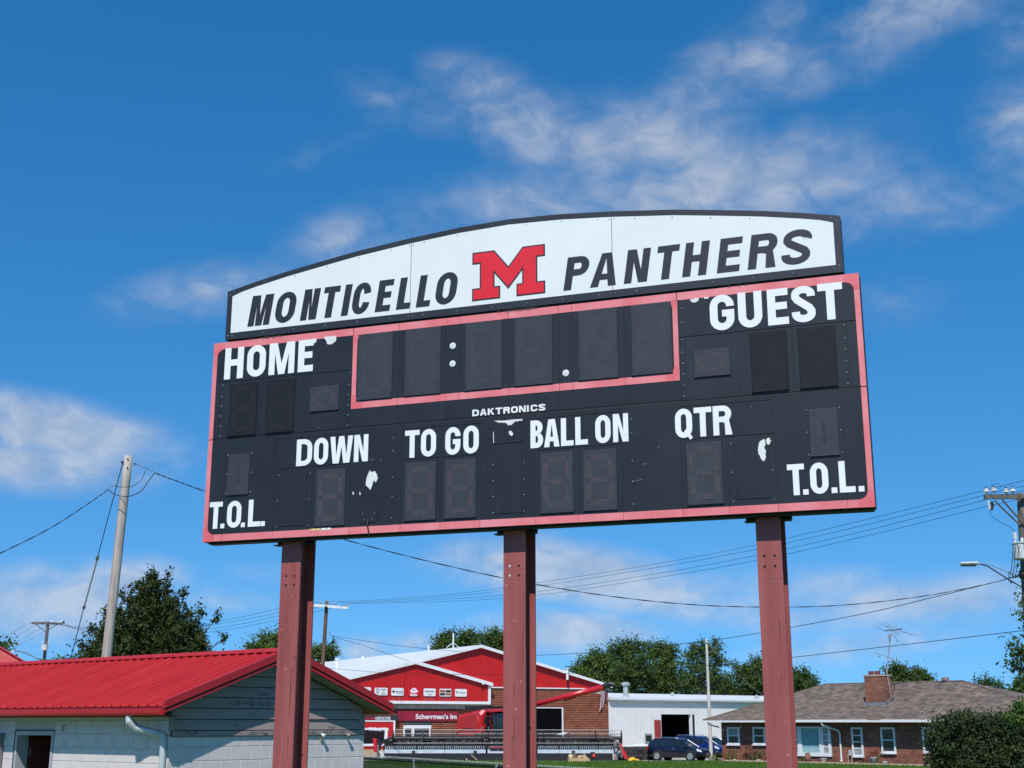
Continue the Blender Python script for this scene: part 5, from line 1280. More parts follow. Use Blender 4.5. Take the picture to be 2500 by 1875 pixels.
# ============================================================ CARS
m_tyre = mat('tyre rubber', (.012, .012, .012), .85, var=.2); m_rim = mat('alloy rim', (.50, .50, .46), .35, .6, var=.1)
m_cg = glass('car glass', (.010, .014, .017)); m_chrome = mat('chrome', (.55, .56, .58), .2, .9); m_bplast = mat('black plastic', (.012, .012, .013), .6)
m_hl = mat('headlamp lens', (.72, .74, .76), .15); m_tl = mat('tail lamp red', (.30, .012, .012), .25)
def loft(rings):
    mb = MB(); n = len(rings[0])
    for r_ in rings: mb.v += [tuple(p) for p in r_]
    for i in range(len(rings) - 1): mb.f += [(i * n + j, i * n + (j + 1) % n, (i + 1) * n + (j + 1) % n, (i + 1) * n + j) for j in range(n)]
    mb.f += [tuple(range(n - 1, -1, -1)), tuple((len(rings) - 1) * n + j for j in range(n))]
    return mb
def make_suv(name, label, paint, loc, rz, L=4.55, W=1.80, H=1.62, group='cars parked in the yard'):
    t = thing(name, label, 'car', loc, rz, group); s = L / 4.6; h = H / 1.65; w = W / 2
    # lower body: rings of (y, z) along x, rear to front
    st = [(-2.30, .62, .45, .98, .70), (-2.22, .80, .34, 1.05, .86), (-1.7, .88, .24, 1.06, .90), (-.6, .90, .22, 1.04, .92), (.55, .90, .22, 1.02, .92), (1.15, .89, .24, .99, .90), (1.75, .86, .26, .92, .84), (2.14, .76, .34, .82, .70), (2.30, .58, .42, .70, .52)]
    rings = []
    for (x, yb, z0, z1, yt) in st:
        q = w / .92
        half = [(yb * .86 * q, z0 * h), (yb * q, (z0 + .10) * h), (yb * 1.0 * q, (z0 * .35 + z1 * .65) * h), (yt * .985 * q, (z1 - .06) * h), (yt * .90 * q, z1 * h)]
        rings.append([(x * s, y, z) for y, z in half] + [(x * s, -y, z) for y, z in half[::-1]])
    body = loft(rings).build('body', paint, t, smooth=True, bevel=0)
    # greenhouse
    gst = [(-2.15, .74, .80, 1.06), (-1.82, .78, .66, 1.56), (-1.0, .80, .68, 1.62), (-.05, .80, .67, 1.61), (.42, .80, .62, 1.53), (1.28, .78, .76, 1.0)]
    def gring(x, yb, yt, zt, zb, k=1.0): 
        q = w / .92
        return [(x * s, yb * q * k, zb * h), (x * s, yt * q * k, zt * h), (x * s, -yt * q * k, zt * h), (x * s, -yb * q * k, zb * h)]
    gl = loft([gring(x, yb, yt, zt - .03, .99) for (x, yb, yt, zt) in gst]).build('windows', m_cg, t)
    rs = [(-2.00, .60, 1.44), (-1.80, .68, 1.585), (-1.0, .71, 1.645), (-.05, .70, 1.63), (.36, .64, 1.565), (.50, .60, 1.515)]
    q = w / .92
    loft([[(x * s, y * q, (z - .045) * h), (x * s, y * q * .88, z * h), (x * s, -y * q * .88, z * h), (x * s, -y * q, (z - .045) * h)] for (x, y, z) in rs]).build('roof', paint, t, smooth=False)
    for sg in (-1, 1):
        for (xa, za, ya, xb, zb_, yb_, r_) in ((.46, 1.52, .62, 1.30, .99, .795, .035), (-.25, 1.58, .675, -.18, .99, .82, .04), (-1.15, 1.58, .68, -1.22, .99, .82, .035), (-1.92, 1.50, .64, -2.18, 1.0, .78, .06)):
            MB().tube([(xa * s, sg * ya * q, za * h), (xb * s, sg * yb_ * q, zb_ * h)], r_, 6).build('pillar', paint, t)
        MB().tube([(-1.75 * s, sg * .60 * q, 1.60 * h), (-1.55 * s, sg * .62 * q, 1.70 * h), (.05 * s, sg * .60 * q, 1.69 * h), (.25 * s, sg * .58 * q, 1.60 * h)], .022, 6).build('roof_rail', m_chrome if sg > -2 else m_bplast, t)
        hl = loft([[(1.90 * s, sg * .70 * q, .72 * h), (1.90 * s, sg * .84 * q, .72 * h), (1.82 * s, sg * .85 * q, .88 * h), (1.84 * s, sg * .72 * q, .90 * h)], [(2.26 * s, sg * .42 * q, .66 * h), (2.19 * s, sg * .72 * q, .66 * h), (2.12 * s, sg * .74 * q, .78 * h), (2.18 * s, sg * .44 * q, .80 * h)]]).build('headlight', m_hl, t)
        MB().box(-2.28 * s, -2.12 * s, *sorted((sg * .62 * q, sg * .86 * q)), .80 * h, 1.02 * h).build('tail_lamp', m_tl, t)
        MB().lathe([(.02, -.10), (.10, -.06), (.11, .04), (.05, .09)], (.95 * s, sg * .98 * q, 1.03 * h), 8, 'y').build('mirror', paint, t)
        MB().box(-.10 * s, .12 * s, *sorted((sg * .905 * q, sg * .93 * q)), .86 * h, .90 * h).build('door_handle', m_chrome, t)
        for xw in (-1.36, 1.36):
            MB().lathe([(.43, -.02), (.45, .0), (.45, .02), (.37, .03)], (xw * s, sg * .895 * q - .005 * sg, .36), 18, 'y').build('wheel_arch', m_bplast, t)
            wy = MB().lathe([(.20, -.11), (.335, -.115), (.36, -.07), (.36, .07), (.335, .115), (.20, .11)], (0, 0, 0), 20, 'y').build('wheel', m_tyre, t, loc=(xw * s, sg * .84 * q, .36))
            rim = MB().lathe([(.235, .10), (.235, .135), (.20, .12), (.06, .125), (.05, .14)] if sg > 0 else [(.235, -.10), (.235, -.135), (.20, -.12), (.06, -.125), (.05, -.14)], (0, 0, 0), 15, 'y').build('rim', m_rim, wy)
            for k in range(5):
                a = k * 1.2566 + .3; MB().lathe([(.042, 0), (.03, .004)] if sg > 0 else [(.042, 0), (.03, -.004)], (.135 * math.cos(a), sg * .126, .135 * math.sin(a)), 6, 'y').build('rim_slot', m_bplast, wy)
    MB().box(2.20 * s, 2.275 * s, -.40 * q, .40 * q, .62 * h, .78 * h).build('grille', m_bplast, t)
    for k in range(3): MB().box(2.27 * s, 2.295 * s, -.38 * q, .38 * q, (.645 + k * .045) * h, (.66 + k * .045) * h).build('grille_bar', m_chrome, t)
    MB().box(2.24 * s, 2.32 * s, -.62 * q, .62 * q, .34 * h, .52 * h).build('bumper', m_bplast, t)
    MB().box(2.325 * s, 2.335 * s, -.16, .16, .44 * h, .56 * h).build('number_plate', mat('plate grey', (.30, .31, .33), .5), t)
    return t
m_navy = mat('dark navy car paint', (.0075, .0100, .026), .18, .15, var=.1, spec=.7); m_blue = mat('bright blue car paint', (.006, .022, .15), .18, .15, var=.1, spec=.7); m_blackp = mat('black car paint', (.006, .006, .007), .2, var=.1, spec=.7)
def car_spot(px, Y): 
    p = column(px, Y, 0); return (p.x, p.y, 0.006)
make_suv('suv', 'dark navy sport utility car parked nearest in front of the open bay', m_navy, car_spot(1658, 104.0), rad(-33), 4.75, 1.86, 1.66)
make_suv('suv', 'bright blue car parked behind the dark navy one by the thin pole', m_blue, car_spot(1708, 112.5), rad(-35), 4.6, 1.85, 1.78)
make_suv('suv', 'black car mostly hidden behind the thin pole beside the house', m_blackp, car_spot(1738, 119.0), rad(-40), 4.5, 1.8, 1.6)

# ============================================================ COMBINE HARVESTER
m_cred = mat('combine red paint', (.50, .012, .014), .28, var=.06, scale=1.0, spec=.6); m_cdk = mat('machine black', (.012, .012, .013), .5, var=.2); m_cgl = glass('cab glass', (.012, .016, .017)); m_stl = mat('worn bright steel', (.46, .48, .50), .38, .55, var=.14, scale=3)
cp = column(1205, 109.5, 0)
cmb = thing('combine_harvester', 'red combine harvester with black glass cab and raised unloading auger', 'combine', (cp.x, cp.y, 0), rad(-62))
# local x = forward, y = left side of the machine
sec = lambda x, w, z0, z1, c: [(x, -w, z0), (x, -w, z1 - c), (x, -w + c, z1), (x, w - c, z1), (x, w, z1 - c), (x, w, z0)]
loft([sec(-4.2, 1.2, 1.5, 2.9, .3), sec(-3.6, 1.55, 1.1, 3.5, .35), sec(-1.0, 1.62, 1.0, 3.75, .3), sec(.55, 1.62, 1.0, 3.85, .28), sec(.75, 1.5, 1.2, 3.75, .35)]).build('body', m_cred, cmb)
loft([sec(.80, 1.0, 1.65, 3.50, .05), sec(2.0, 1.08, 1.55, 3.62, .05), sec(2.45, .98, 1.7, 3.55, .08)]).build('cab_glass', m_cgl, cmb)
loft([sec(.45, 1.15, 3.62, 3.88, .10), sec(2.3, 1.20, 3.64, 3.90, .12), sec(2.75, 1.05, 3.68, 3.82, .06)]).build('cab_roof', m_cred, cmb)
for sg in (-1, 1):
    MB().tube([(2.38, sg * 1.0, 1.65), (2.34, sg * 1.0, 3.64)], .05, 6).build('cab_pillar', m_cdk, cmb); MB().tube([(.9, sg * 1.05, 1.6), (.9, sg * 1.05, 3.62)], .06, 6).build('cab_pillar', m_cdk, cmb)
    MB().box(1.2, 1.32, *sorted((sg * 1.25, sg * 1.5)), 2.7, 3.25).build('mirror', m_cdk, cmb); MB().tube([(2.3, sg * 1.1, 3.4), (1.26, sg * 1.4, 3.3)], .025, 5).build('mirror_arm', m_cdk, cmb)
    ww = MB().lathe([(.5, -.38), (.92, -.40), (1.0, -.28), (1.0, .28), (.92, .40), (.5, .38)], (0, 0, 0), 22, 'y').build('front_wheel', m_tyre, cmb, loc=(1.1, sg * 1.75, 1.0))
    MB().lathe([(.5, -.30), (.46, -.41), (.2, -.36), (.15, -.42)] if sg < 0 else [(.5, .30), (.46, .41), (.2, .36), (.15, .42)], (0, 0, 0), 14, 'y').build('rim', m_cred, ww)
    w2 = MB().lathe([(.3, -.25), (.62, -.26), (.68, -.18), (.68, .18), (.62, .26), (.3, .25)], (0, 0, 0), 18, 'y').build('rear_wheel', m_tyre, cmb, loc=(-3.2, sg * 1.35, .68))
    # raised side panels with a sweeping pressed line
    pn = [(-3.5, 1.35), (.5, 1.2), (.55, 2.9), (.2, 3.45), (-2.6, 3.25), (-3.5, 2.7)]
    MB().prism(pn, sg * 1.63, sg * 1.70).build('side_panel', m_cred, cmb)
    MB().tube([(-3.4, sg * 1.72, 1.9), (-2.0, sg * 1.73, 2.35), (-.7, sg * 1.73, 2.45), (.5, sg * 1.72, 2.0)], .035, 5).build('pressed_line', mat('deep red trim', (.22, .006, .008), .4), cmb)
    MB().box(-2.9, -1.2, *sorted((sg * 1.705, sg * 1.715)), 1.5, 1.8).build('side_vent', m_cdk, cmb)
MB().box(-2.6, .3, -1.35, 1.35, 3.80, 4.15).build('grain_tank', m_cdk, cmb)
MB().box(2.0, 4.2, -.75, .75, .55, 1.45).build('feeder_house', m_cred, cmb)
MB().tube([(1.6, .25, 1.7), (1.65, .25, 2.35)], .22, 8).build('operator_seat', m_cdk, cmb); MB().tube([(2.1, .1, 1.9), (1.95, .1, 2.3)], .03, 5).build('steering_column', m_stl, cmb)
MB().box(.8, 2.2, -1.6, -1.05, 1.45, 1.52).build('platform', m_cdk, cmb)
MB().tube([(2.1, -1.55, .5), (2.1, -1.55, 2.5), (.9, -1.55, 2.5), (.9, -1.55, 1.5)], .025, 5).build('handrail', m_stl, cmb)
lx_ = lambda P: Vector((math.cos(rad(62)) * P.x - math.sin(rad(62)) * P.y, math.sin(rad(62)) * P.x + math.cos(rad(62)) * P.y, P.z))
toc = lambda px, py, Y: lx_(at(px, py, Y) - Vector((cp.x, cp.y, 0)))
a0, a1 = toc(1296, 1722.5, 108), toc(1474, 1677.5, 106)
MB().tube([a0, a1], .235, 12).build('unloading_auger', m_cred, cmb, smooth=True)
dv = (a1 - a0).normalized()
MB().tube([a1, a1 + dv * .55 + Vector((0, 0, .12)), a1 + dv * .95 + Vector((0, 0, -.05))], [.26, .24, .13], 8).build('auger_spout', m_cdk, cmb)
MB().tube([a0 + (a1 - a0) * .45 + Vector((0, 0, -.27)), a0 + (a1 - a0) * .63 + Vector((0, 0, -.26))], .05, 5).build('auger_bracket', m_cred, cmb)
MB().tube([a0, toc(1262, 1735, 109)], .24, 10).build('auger_elbow', m_cred, cmb)
MB().tube([a0 + (a1 - a0) * .86 + Vector((0, 0, -.24)), a0 + (a1 - a0) * .96 + Vector((0, 0, -.42))], .05, 5).build('auger_lamp', m_wtrim, cmb)

# ============================================================ DRAPER HEADER
HY = 103.5
hx0 = column(928, HY, 1).x; hx1 = column(1520, HY, 1).x; hw = hx1 - hx0
dh = thing('draper_header', 'very wide grain header with long black reel and pale steel deck', 'header', ((hx0 + hx1) / 2, HY, 0), 0)
zy = lambda py: at(1200, py, HY).z
bx = lambda px: column(px, HY, 1).x - (hx0 + hx1) / 2
h2 = hw / 2
# pale steel apron in sheets, with a comb of ribs along its upper edge
secs = [938, 1018, 1086, 1186]; secs2 = [1312, 1366, 1414, 1462, 1500]
m_apron = mat('pale galvanised apron', (.42, .46, .50), .45, .25, var=.10, scale=2.5)
for ss in (secs, [1190, 1252, 1310], secs2):
    for a, c in zip(ss, ss[1:]):
        s_ = MB().hexa([(bx(a) + .01, -.05, zy(1839)), (bx(c) - .01, -.05, zy(1839)), (bx(c) - .01, .0, zy(1839)), (bx(a) + .01, .0, zy(1839))], [(bx(a) + .01, .25, zy(1830)), (bx(c) - .01, .25, zy(1830)), (bx(c) - .01, .30, zy(1830)), (bx(a) + .01, .30, zy(1830))]).build('apron_sheet', m_apron, dh)
        n = int((bx(c) - bx(a)) / .16); rb = MB()
        for k in range(n):
            x = bx(a) + .05 + k * .16; rb.box(x, x + .085, .26, .34, zy(1829.5), zy(1821.5))
        rb.build('guard_fingers', m_stl, dh, kind='stuff')
MB().box(-h2 + .2, h2 - .6, .36, .9, zy(1832), zy(1820)).build('draper_deck', m_cdk, dh)
MB().box(-h2 + .3, h2 - .8, -.25, .55, .03, zy(1840.5)).build('underframe_shade_fill', m_cdk, dh)  # dark frame box carried down and forward to stand in for shade beneath
MB().box(-h2 + .2, h2 - .6, 1.1, 1.25, .5, zy(1806)).build('back_sheet', m_cdk, dh)
MB().tube([(-h2 + .2, 1.2, zy(1808)), (h2 - .6, 1.2, zy(1808))], .12, 8).build('top_beam', m_cdk, dh)
# reel: centre tube, bats with tines, star discs
RC = (zy(1802.5), .45); RR = .62
MB().tube([(bx(958), RC[1], RC[0]), (bx(1181), RC[1], RC[0])], .15, 10).build('reel_tube', m_cdk, dh); MB().tube([(bx(1192), RC[1], RC[0]), (bx(1520), RC[1], RC[0])], .15, 10).build('reel_tube', m_cdk, dh)
bats = [(95, True), (155, False), (215, True), (275, True), (335, False), (35, True)]
for ang, pale in bats:
    y, z = RC[1] + RR * math.cos(rad(ang)), RC[0] + RR * math.sin(rad(ang))
    b_ = MB().tube([(bx(960), y, z), (bx(1518), y, z)], .022, 6).build('reel_bat', mat('dull reel steel', (.20, .21, .22), .45, .4) if pale else m_cdk, dh)
    tn = MB(); n = int((bx(1510) - bx(962)) / .15)
    for k in range(n):
        x = bx(962) + k * .15; tn.add([(x, y, z), (x + .03, y, z), (x + .06, y - .05, z - .22), (x + .04, y - .05, z - .22)], [(0, 1, 2, 3)]); tn.add([(x, y + .02, z), (x + .03, y + .02, z), (x + .06, y - .03, z - .22), (x + .04, y - .03, z - .22)], [(3, 2, 1, 0)])
    tn.build('tines', m_cdk, b_, kind='stuff')
for px in (958, 1031, 1103, 1176, 1192, 1262, 1312, 1328, 1392, 1455, 1519):
    d = MB(); x = bx(px)
    for k in range(6):
        a = rad(35 + 60 * k); b2 = rad(95 + 60 * k)
        P = lambda w, r_=RR: (x, RC[1] + r_ * math.cos(w), RC[0] + r_ * math.sin(w))
        d.tube([P(a, .1), P(a)], .035, 5); d.tube([P(a), ((x), RC[1] + .54 * math.cos((a + b2) / 2), RC[0] + .54 * math.sin((a + b2) / 2)), P(b2)], .025, 5)
    d.build('reel_star', m_cdk if px not in (1031, 1103, 1392) else mat('grey steel star', (.16, .16, .17), .5, .4), dh)
    MB().tube([(x, RC[1], RC[0]), (x, 1.15, zy(1806))], .06, 6).build('reel_arm', m_cdk, dh)
for k in range(16):
    x = -h2 + 1.0 + k * 1.08; zt = RC[0] + random.uniform(-.1, .35)
    MB().tube([(x, 1.05, .9), (x + .2, .8, zt), (x + .55, .7, zt + .12), (x + .8, 1.0, 1.1)], .035, 5).build('hydraulic_hose', m_cdk, dh)
    MB().box(x - .05, x + .12, .98, 1.09, 1.0 + .2 * (k % 3), 1.22 + .2 * (k % 3)).build('valve_block', mat('grey valve', (.30, .31, .32), .4, .3) if k % 2 else m_cdk, dh)
# end dividers with red shields
for px, sg in ((924, -1), (1515, 1)):
    x = bx(px)
    MB().prism([(-.9, .25), (.9, .3), (1.0, zy(1812)), (.3, zy(1804)), (-.3, zy(1818))], x - .07, x + .07, plane='yz').build('end_plate', m_cdk, dh)
    if sg < 0: MB().hexa([(x - .30, -.55, zy(1835)), (x - .02, -.75, zy(1837)), (x + .02, -.3, zy(1837)), (x - .24, -.25, zy(1835))], [(x - .42, -.2, zy(1802)), (x - .18, -.3, zy(1804)), (x - .10, .1, zy(1804)), (x - .36, .1, zy(1802))]).build('divider_shield', m_cred, dh)
    else: MB().hexa([(x + .25, -.6, zy(1852)), (x + .55, -.7, zy(1852)), (x + .55, -.2, zy(1852)), (x + .25, -.2, zy(1852))], [(x - .25, -.3, zy(1815)), (x + .02, -.3, zy(1815)), (x + .02, .1, zy(1815)), (x - .25, .1, zy(1815))]).build('divider_shield', m_cred, dh)
    for k in range(3): MB().tube([(x + sg * -.12 * k - sg * .35, -.5, .1), (x + sg * -.1 * k - sg * .1, -.45, zy(1832))], .035, 5).build('crop_lifter', m_wtrim, dh)
    MB().tube([(x, .3, zy(1822)), (x + sg * -.5, .3, zy(1807)), (x - sg * 1.0, .45, zy(1800))], .10, 6).build('drive_shield', m_cdk, dh)
for px in (1205, 1225): MB().box(bx(px) - .3, bx(px) + .3, -.1, .3, zy(1826), zy(1824)).build('decal_bar', m_cred, dh)
# gauge wheels and lamp
for px in (1010, 1160, 1400):
    w_ = MB().lathe([(.18, -.12), (.36, -.13), (.38, 0), (.36, .13), (.18, .12)], (0, 0, 0), 14, 'x').build('gauge_wheel', m_tyre, dh, loc=(bx(px), .1, .38))
MB().box(bx(1441), bx(1452), -.3, -.1, zy(1850), zy(1836)).build('lamp_box', m_cdk, dh)
MB().lathe([(.13, 0), (.12, -.04), (.05, -.07)], (bx(1449), -.31, zy(1845)), 10, 'y').build('tail_lamp', mat('lit red lens', (.65, .02, .02), .3), dh)
for (a, c, d, e) in ((1150, 1842, 1165, 1855), (1138, 1851, 1143, 1858)): MB().tube([(bx(a), -.4, zy(c)), (bx(d), -.5, max(.03, zy(e)))], .025, 5).build('prop_stick', mat('pale stick', (.55, .45, .28), .7), dh)
MB().hexa([(bx(1356), .8, zy(1795)), (bx(1372), .8, zy(1795)), (bx(1372), 1.0, zy(1795)), (bx(1356), 1.0, zy(1795))], [(bx(1376), .8, zy(1788)), (bx(1392), .8, zy(1788)), (bx(1392), 1.0, zy(1788)), (bx(1376), 1.0, zy(1788))]).build('pale_guard', m_wtrim, dh)

# ============================================================ tractor tyres stacked on their sides
def lug_tyre():
    mb = MB().lathe([(.52, -.24), (.88, -.25), (.93, -.20), (.93, .20), (.88, .25), (.52, .24)], (0, 0, 0), 32)
    for k in range(26):
        a = 2 * math.pi * k / 26
        for sg in (-1, 1):
            a0_, a1_ = a + (0 if sg > 0 else .12), a + (.16 if sg > 0 else .28)
            z0, z1 = (0.005, .245) if sg > 0 else (-.005, -.245)
            P = lambda w, r_, z: (r_ * math.cos(w), r_ * math.sin(w), z)
            mb.hexa([P(a0_, .92, z0), P(a0_ + .055, .92, z0), P(a1_ + .055, .92, z1), P(a1_, .92, z1)], [P(a0_, .995, z0), P(a0_ + .055, .995, z0), P(a1_ + .055, .995, z1), P(a1_, .995, z1)])
    return mb.data('tread', m_tl2)
m_tl2 = mat('dusty tractor rubber', (.050, .050, .050), .85, var=.25, scale=8)
lt_me = lug_tyre()
words = {(0, 0): 'bottom tractor tyre of the left stack beside the header', (0, 1): 'top tractor tyre of the left stack beside the header', (1, 0): 'bottom tractor tyre of the right stack behind the navy car', (1, 1): 'top tractor tyre of the right stack behind the navy car'}
for i, (px, Y) in enumerate(((1537, 104.8), (1576, 106.2))):
    for k in range(2):
        c = column(px, Y, 0); o = bpy.data.objects.new('tractor_tyre', lt_me); COL.objects.link(o); o.location = (c.x, c.y, .255 + .508 * k); o.rotation_euler.z = i * .7 + k * 1.9
        tag(o, words[(i, k)], 'tyre', 'tractor tyres stacked in the yard')
c = column(1560, 106.5, 0)
tag(MB().hexa([(-1.6, -.5, 1.03), (1.5, -.6, 1.03), (1.6, .5, 1.03), (-1.5, .6, 1.03)], [(-1.5, -.4, 1.07), (.2, -.5, 1.22), (1.4, .4, 1.10), (-1.3, .5, 1.08)]).build('plastic_sheet', mat('pale plastic sheet', (.60, .62, .62), .4), None, loc=(c.x, c.y, 0)), 'pale plastic sheet lying on top of the stacked tractor tyres', 'sheet')
# open crate with crumpled cardboard
c = column(1412, 101.0, 0)
cr = thing('wooden_crate', 'low wooden crate holding torn cardboard in front of the header', 'crate', (c.x, c.y, 0), rad(4))
m_wood = mat('pale crate wood', (.50, .34, .16), .8, var=.2, scale=4)
for (x0, x1, y0, y1) in ((-.78, .78, -.5, -.46), (-.78, .78, .46, .5), (-.78, -.74, -.455, .455), (.74, .78, -.455, .455)): MB().box(x0, x1, y0, y1, .03, .26).build('side_board', m_wood, cr)
MB().box(-.78, .78, -.5, .5, .0, .029).build('floor_board', m_wood, cr)
m_card = mat('torn cardboard', (.58, .44, .27), .85, var=.15)
for (x, y, z, a, b_, w, h_) in ((-.35, -.1, .22, .5, .3, .55, .45), (.1, .1, .25, -.6, -.2, .6, .35), (.42, -.1, .24, .2, .7, .5, .30), (-.05, -.25, .22, .9, .1, .5, .3), (-.45, .15, .3, -.2, -.9, .3, .4)):
    o = MB().hexa([(-w / 2, -.01, 0), (w / 2, -.01, 0), (w / 2, .01, 0), (-w / 2, .01, 0)], [(-w / 2 * .8, .08, h_), (w / 2, .12, h_ * .8), (w / 2, .14, h_ * .8), (-w / 2 * .8, .10, h_)]).build('cardboard_flap', m_card, cr, loc=(x, y, z)); o.rotation_euler = (a, b_, a * 2)
c = column(1553, 102.6, 0)
ys = thing('yellow_tarp', 'crumpled yellow tarp on the concrete left of the navy car', 'tarp', (c.x, c.y, 0.004))
mb = MB(); nx, ny = 9, 5
for j in range(ny):
    for i in range(nx): mb.v.append((-.62 + 1.24 * i / (nx - 1) + random.uniform(-.05, .05), -.45 + .9 * j / (ny - 1), max(.01, .30 * math.exp(-((i - 2.5) ** 2) / 6 - ((j - 2) ** 2) / 3) + random.uniform(-.03, .05))))
for j in range(ny - 1):
    for i in range(nx - 1): mb.f.append((j * nx + i, j * nx + i + 1, (j + 1) * nx + i + 1, (j + 1) * nx + i))
mb.build('cloth', mat('yellow tarp', (.75, .42, .02), .6, var=.1), ys)

# ============================================================ PERSON by the header
c = column(1503, 102.3, 0)
man = thing('person', 'person in grey shirt and shorts and a cap working at the header end', 'person', (c.x, c.y, 0.004), rad(25))
def skin_body(pts, edges, radii, m, parent, name, sub=2):
    me = bpy.data.meshes.new(name); me.from_pydata(pts, edges, []); o = bpy.data.objects.new(name, me); COL.objects.link(o); o.parent = parent
    md = o.modifiers.new('skin', 'SKIN'); 
    for i, r_ in enumerate(radii):
        me.skin_vertices[0].data[i].radius = (r_, r_ if not isinstance(r_, tuple) else r_[1])
    me.skin_vertices[0].data[0].use_root = True
    s = o.modifiers.new('sub', 'SUBSURF'); s.levels = sub; s.render_levels = sub
    me.materials.append(m)
    return o
def ensure_skin(me):
    if not me.skin_vertices:
        me.attributes
m_skin = mat('skin', (.42, .22, .15), .6, var=.06); m_shirt = mat('grey shirt', (.14, .14, .15), .9, var=.12, scale=9); m_short = mat('grey shorts', (.26, .26, .27), .9, var=.12, scale=9); m_cap = mat('dark cap', (.05, .05, .055), .8); m_shoe = mat('dark shoes', (.02, .02, .022), .7)
def limb(name, pts, rs_, m, n=8): return MB().tube(pts, rs_, n).build(name, m, man, smooth=True)
# one continuous body: trunk, neck, head, arms and legs grown together
bm = bmesh.new(); 
P = [(0, 0, .95), (.02, 0, 1.18), (.05, 0, 1.38), (.07, 0, 1.47), (.10, 0, 1.56), (.12, 0, 1.66), (.05, .19, 1.40), (.12, .26, 1.14), (.30, .22, .98), (.37, .21, .95), (.05, -.19, 1.40), (.15, -.25, 1.16), (.36, -.16, 1.10), (.43, -.14, 1.09), (.01, .10, .88), (.05, .12, .50), (-.02, .13, .09), (.14, .14, .04), (.01, -.10, .88), (-.04, -.12, .50), (-.14, -.13, .09), (.02, -.13, .04)]
Ed = [(0, 1), (1, 2), (2, 3), (3, 4), (4, 5), (2, 6), (6, 7), (7, 8), (8, 9), (2, 10), (10, 11), (11, 12), (12, 13), (0, 14), (14, 15), (15, 16), (16, 17), (0, 18), (18, 19), (19, 20), (20, 21)]
Rd = [.145, .135, .15, .062, .085, .095, .07, .05, .038, .035, .07, .05, .038, .035, .095, .062, .045, .038, .095, .062, .045, .038]
me = bpy.data.meshes.new('body'); me.from_pydata(P, Ed, []); bm.from_mesh(me)
ly = bm.verts.layers.skin.verify()
for v, r_ in zip(bm.verts, Rd): v[ly].radius = (r_, r_)
bm.verts.ensure_lookup_table(); bm.verts[0][ly].use_root = True
bm.to_mesh(me); bm.free(); me.materials.append(m_skin)
ob = bpy.data.objects.new('body', me); COL.objects.link(ob); ob.parent = man
ob.modifiers.new('skin', 'SKIN'); sb_ = ob.modifiers.new('sub', 'SUBSURF'); sb_.levels = sb_.render_levels = 1
limb('shirt', [(-.01, 0, .93), (.02, 0, 1.18), (.05, 0, 1.38), (.06, 0, 1.46)], [.185, .175, .20, .10], m_shirt, 12)
for sg in (1, -1): limb('sleeve', [(.05, sg * .16, 1.42), (.06, sg * .22, 1.34), (.10 if sg > 0 else .12, sg * .255, 1.20)], [.09, .085, .075], m_shirt)
limb('shorts', [(0, 0, .98), (0, 0, .86)], [.175, .185], m_short, 12)
limb('shorts_leg', [(.01, .09, .92), (.04, .115, .56)], [.125, .105], m_short); limb('shorts_leg', [(.01, -.09, .92), (-.025, -.115, .56)], [.125, .105], m_short)
for (x, y) in ((.04, .135), (-.08, -.13)): MB().lathe([(.07, 0), (.085, .03), (.06, .10)], (0, 0, 0), 10).build('shoe', m_shoe, man, loc=(x, y, 0)).scale = (1.7, .75, 1)
MB().lathe([(.112, 1.66), (.112, 1.71), (.07, 1.77), (.02, 1.78)], (.115, 0, 0), 12).build('cap', m_cap, man, smooth=True); MB().box(.20, .31, -.07, .07, 1.665, 1.68).build('cap_brim', m_cap, man)
for sg in (1, -1):
    h0 = Vector((.39, sg * (.21 if sg > 0 else .14), .945 if sg > 0 else 1.085))
    for k in range(4): limb('finger', [h0, h0 + Vector((.05, (k - 1.5) * .018, -.02)), h0 + Vector((.07, (k - 1.5) * .018, -.05))], [.011, .010, .008], m_skin, 5)
    limb('thumb', [h0 + Vector((-.01, -sg * .03, .01)), h0 + Vector((.03, -sg * .05, .0))], [.012, .009], m_skin, 5)

# ============================================================ POLES AND WIRES
def board_back(u, z):
    c, s = math.cos(BAZ), math.sin(BAZ); lx, ly = X(u) + .10, .202 + .34
    return Vector((BC.x + lx * c + ly * s, BC.y - lx * s + ly * c, at(745, 1538, BC.y + 1.8).z))
m_pole = mat('weathered grey pole wood', (.30, .265, .225), .9, col2=(.50, .46, .40), scale=3.0, stretch=(6, 6, .35), bump=.5, bscale=8)
m_pole_b = mat('brown creosoted pole wood', (.075, .036, .022), .9, col2=(.22, .125, .085), scale=3.0, stretch=(5, 5, .3), bump=.5, bscale=8)
m_pole_g = mat('dark grey pole wood', (.07, .060, .052), .9, col2=(.17, .15, .13), scale=3.0, stretch=(5, 5, .35), bump=.5, bscale=8)
m_pole_w = mat('pale bleached pole wood', (.46, .42, .36), .9, col2=(.62, .58, .50), scale=3.0, stretch=(5, 5, .3))
m_cable = mat('black cable', (.010, .012, .016), .6, var=.1)
m_wirec = mat('bare conductor', (.030, .040, .055), .5, .2, var=.1)
m_ins = mat('white porcelain', (.66, .66, .65), .2)
def pole(name, label, top, low, Y, r0, r1, m, gz):
    a = at(top[0], top[1], Y); b = at(low[0], low[1], Y); d = (b - a) / (b.z - a.z); base = a + d * (gz - .3 - a.z)
    t = thing(name, label, 'utility pole', (base.x, base.y, gz)); o = Vector((base.x, base.y, gz))
    n = 14; pts = [(a - o).lerp(base - o, i / n) for i in range(n + 1)]; rs_ = [r0 + (r1 - r0) * i / n for i in range(n + 1)]
    MB().tube(pts, rs_, 14).build('pole', m, t, smooth=True)
    return t, o
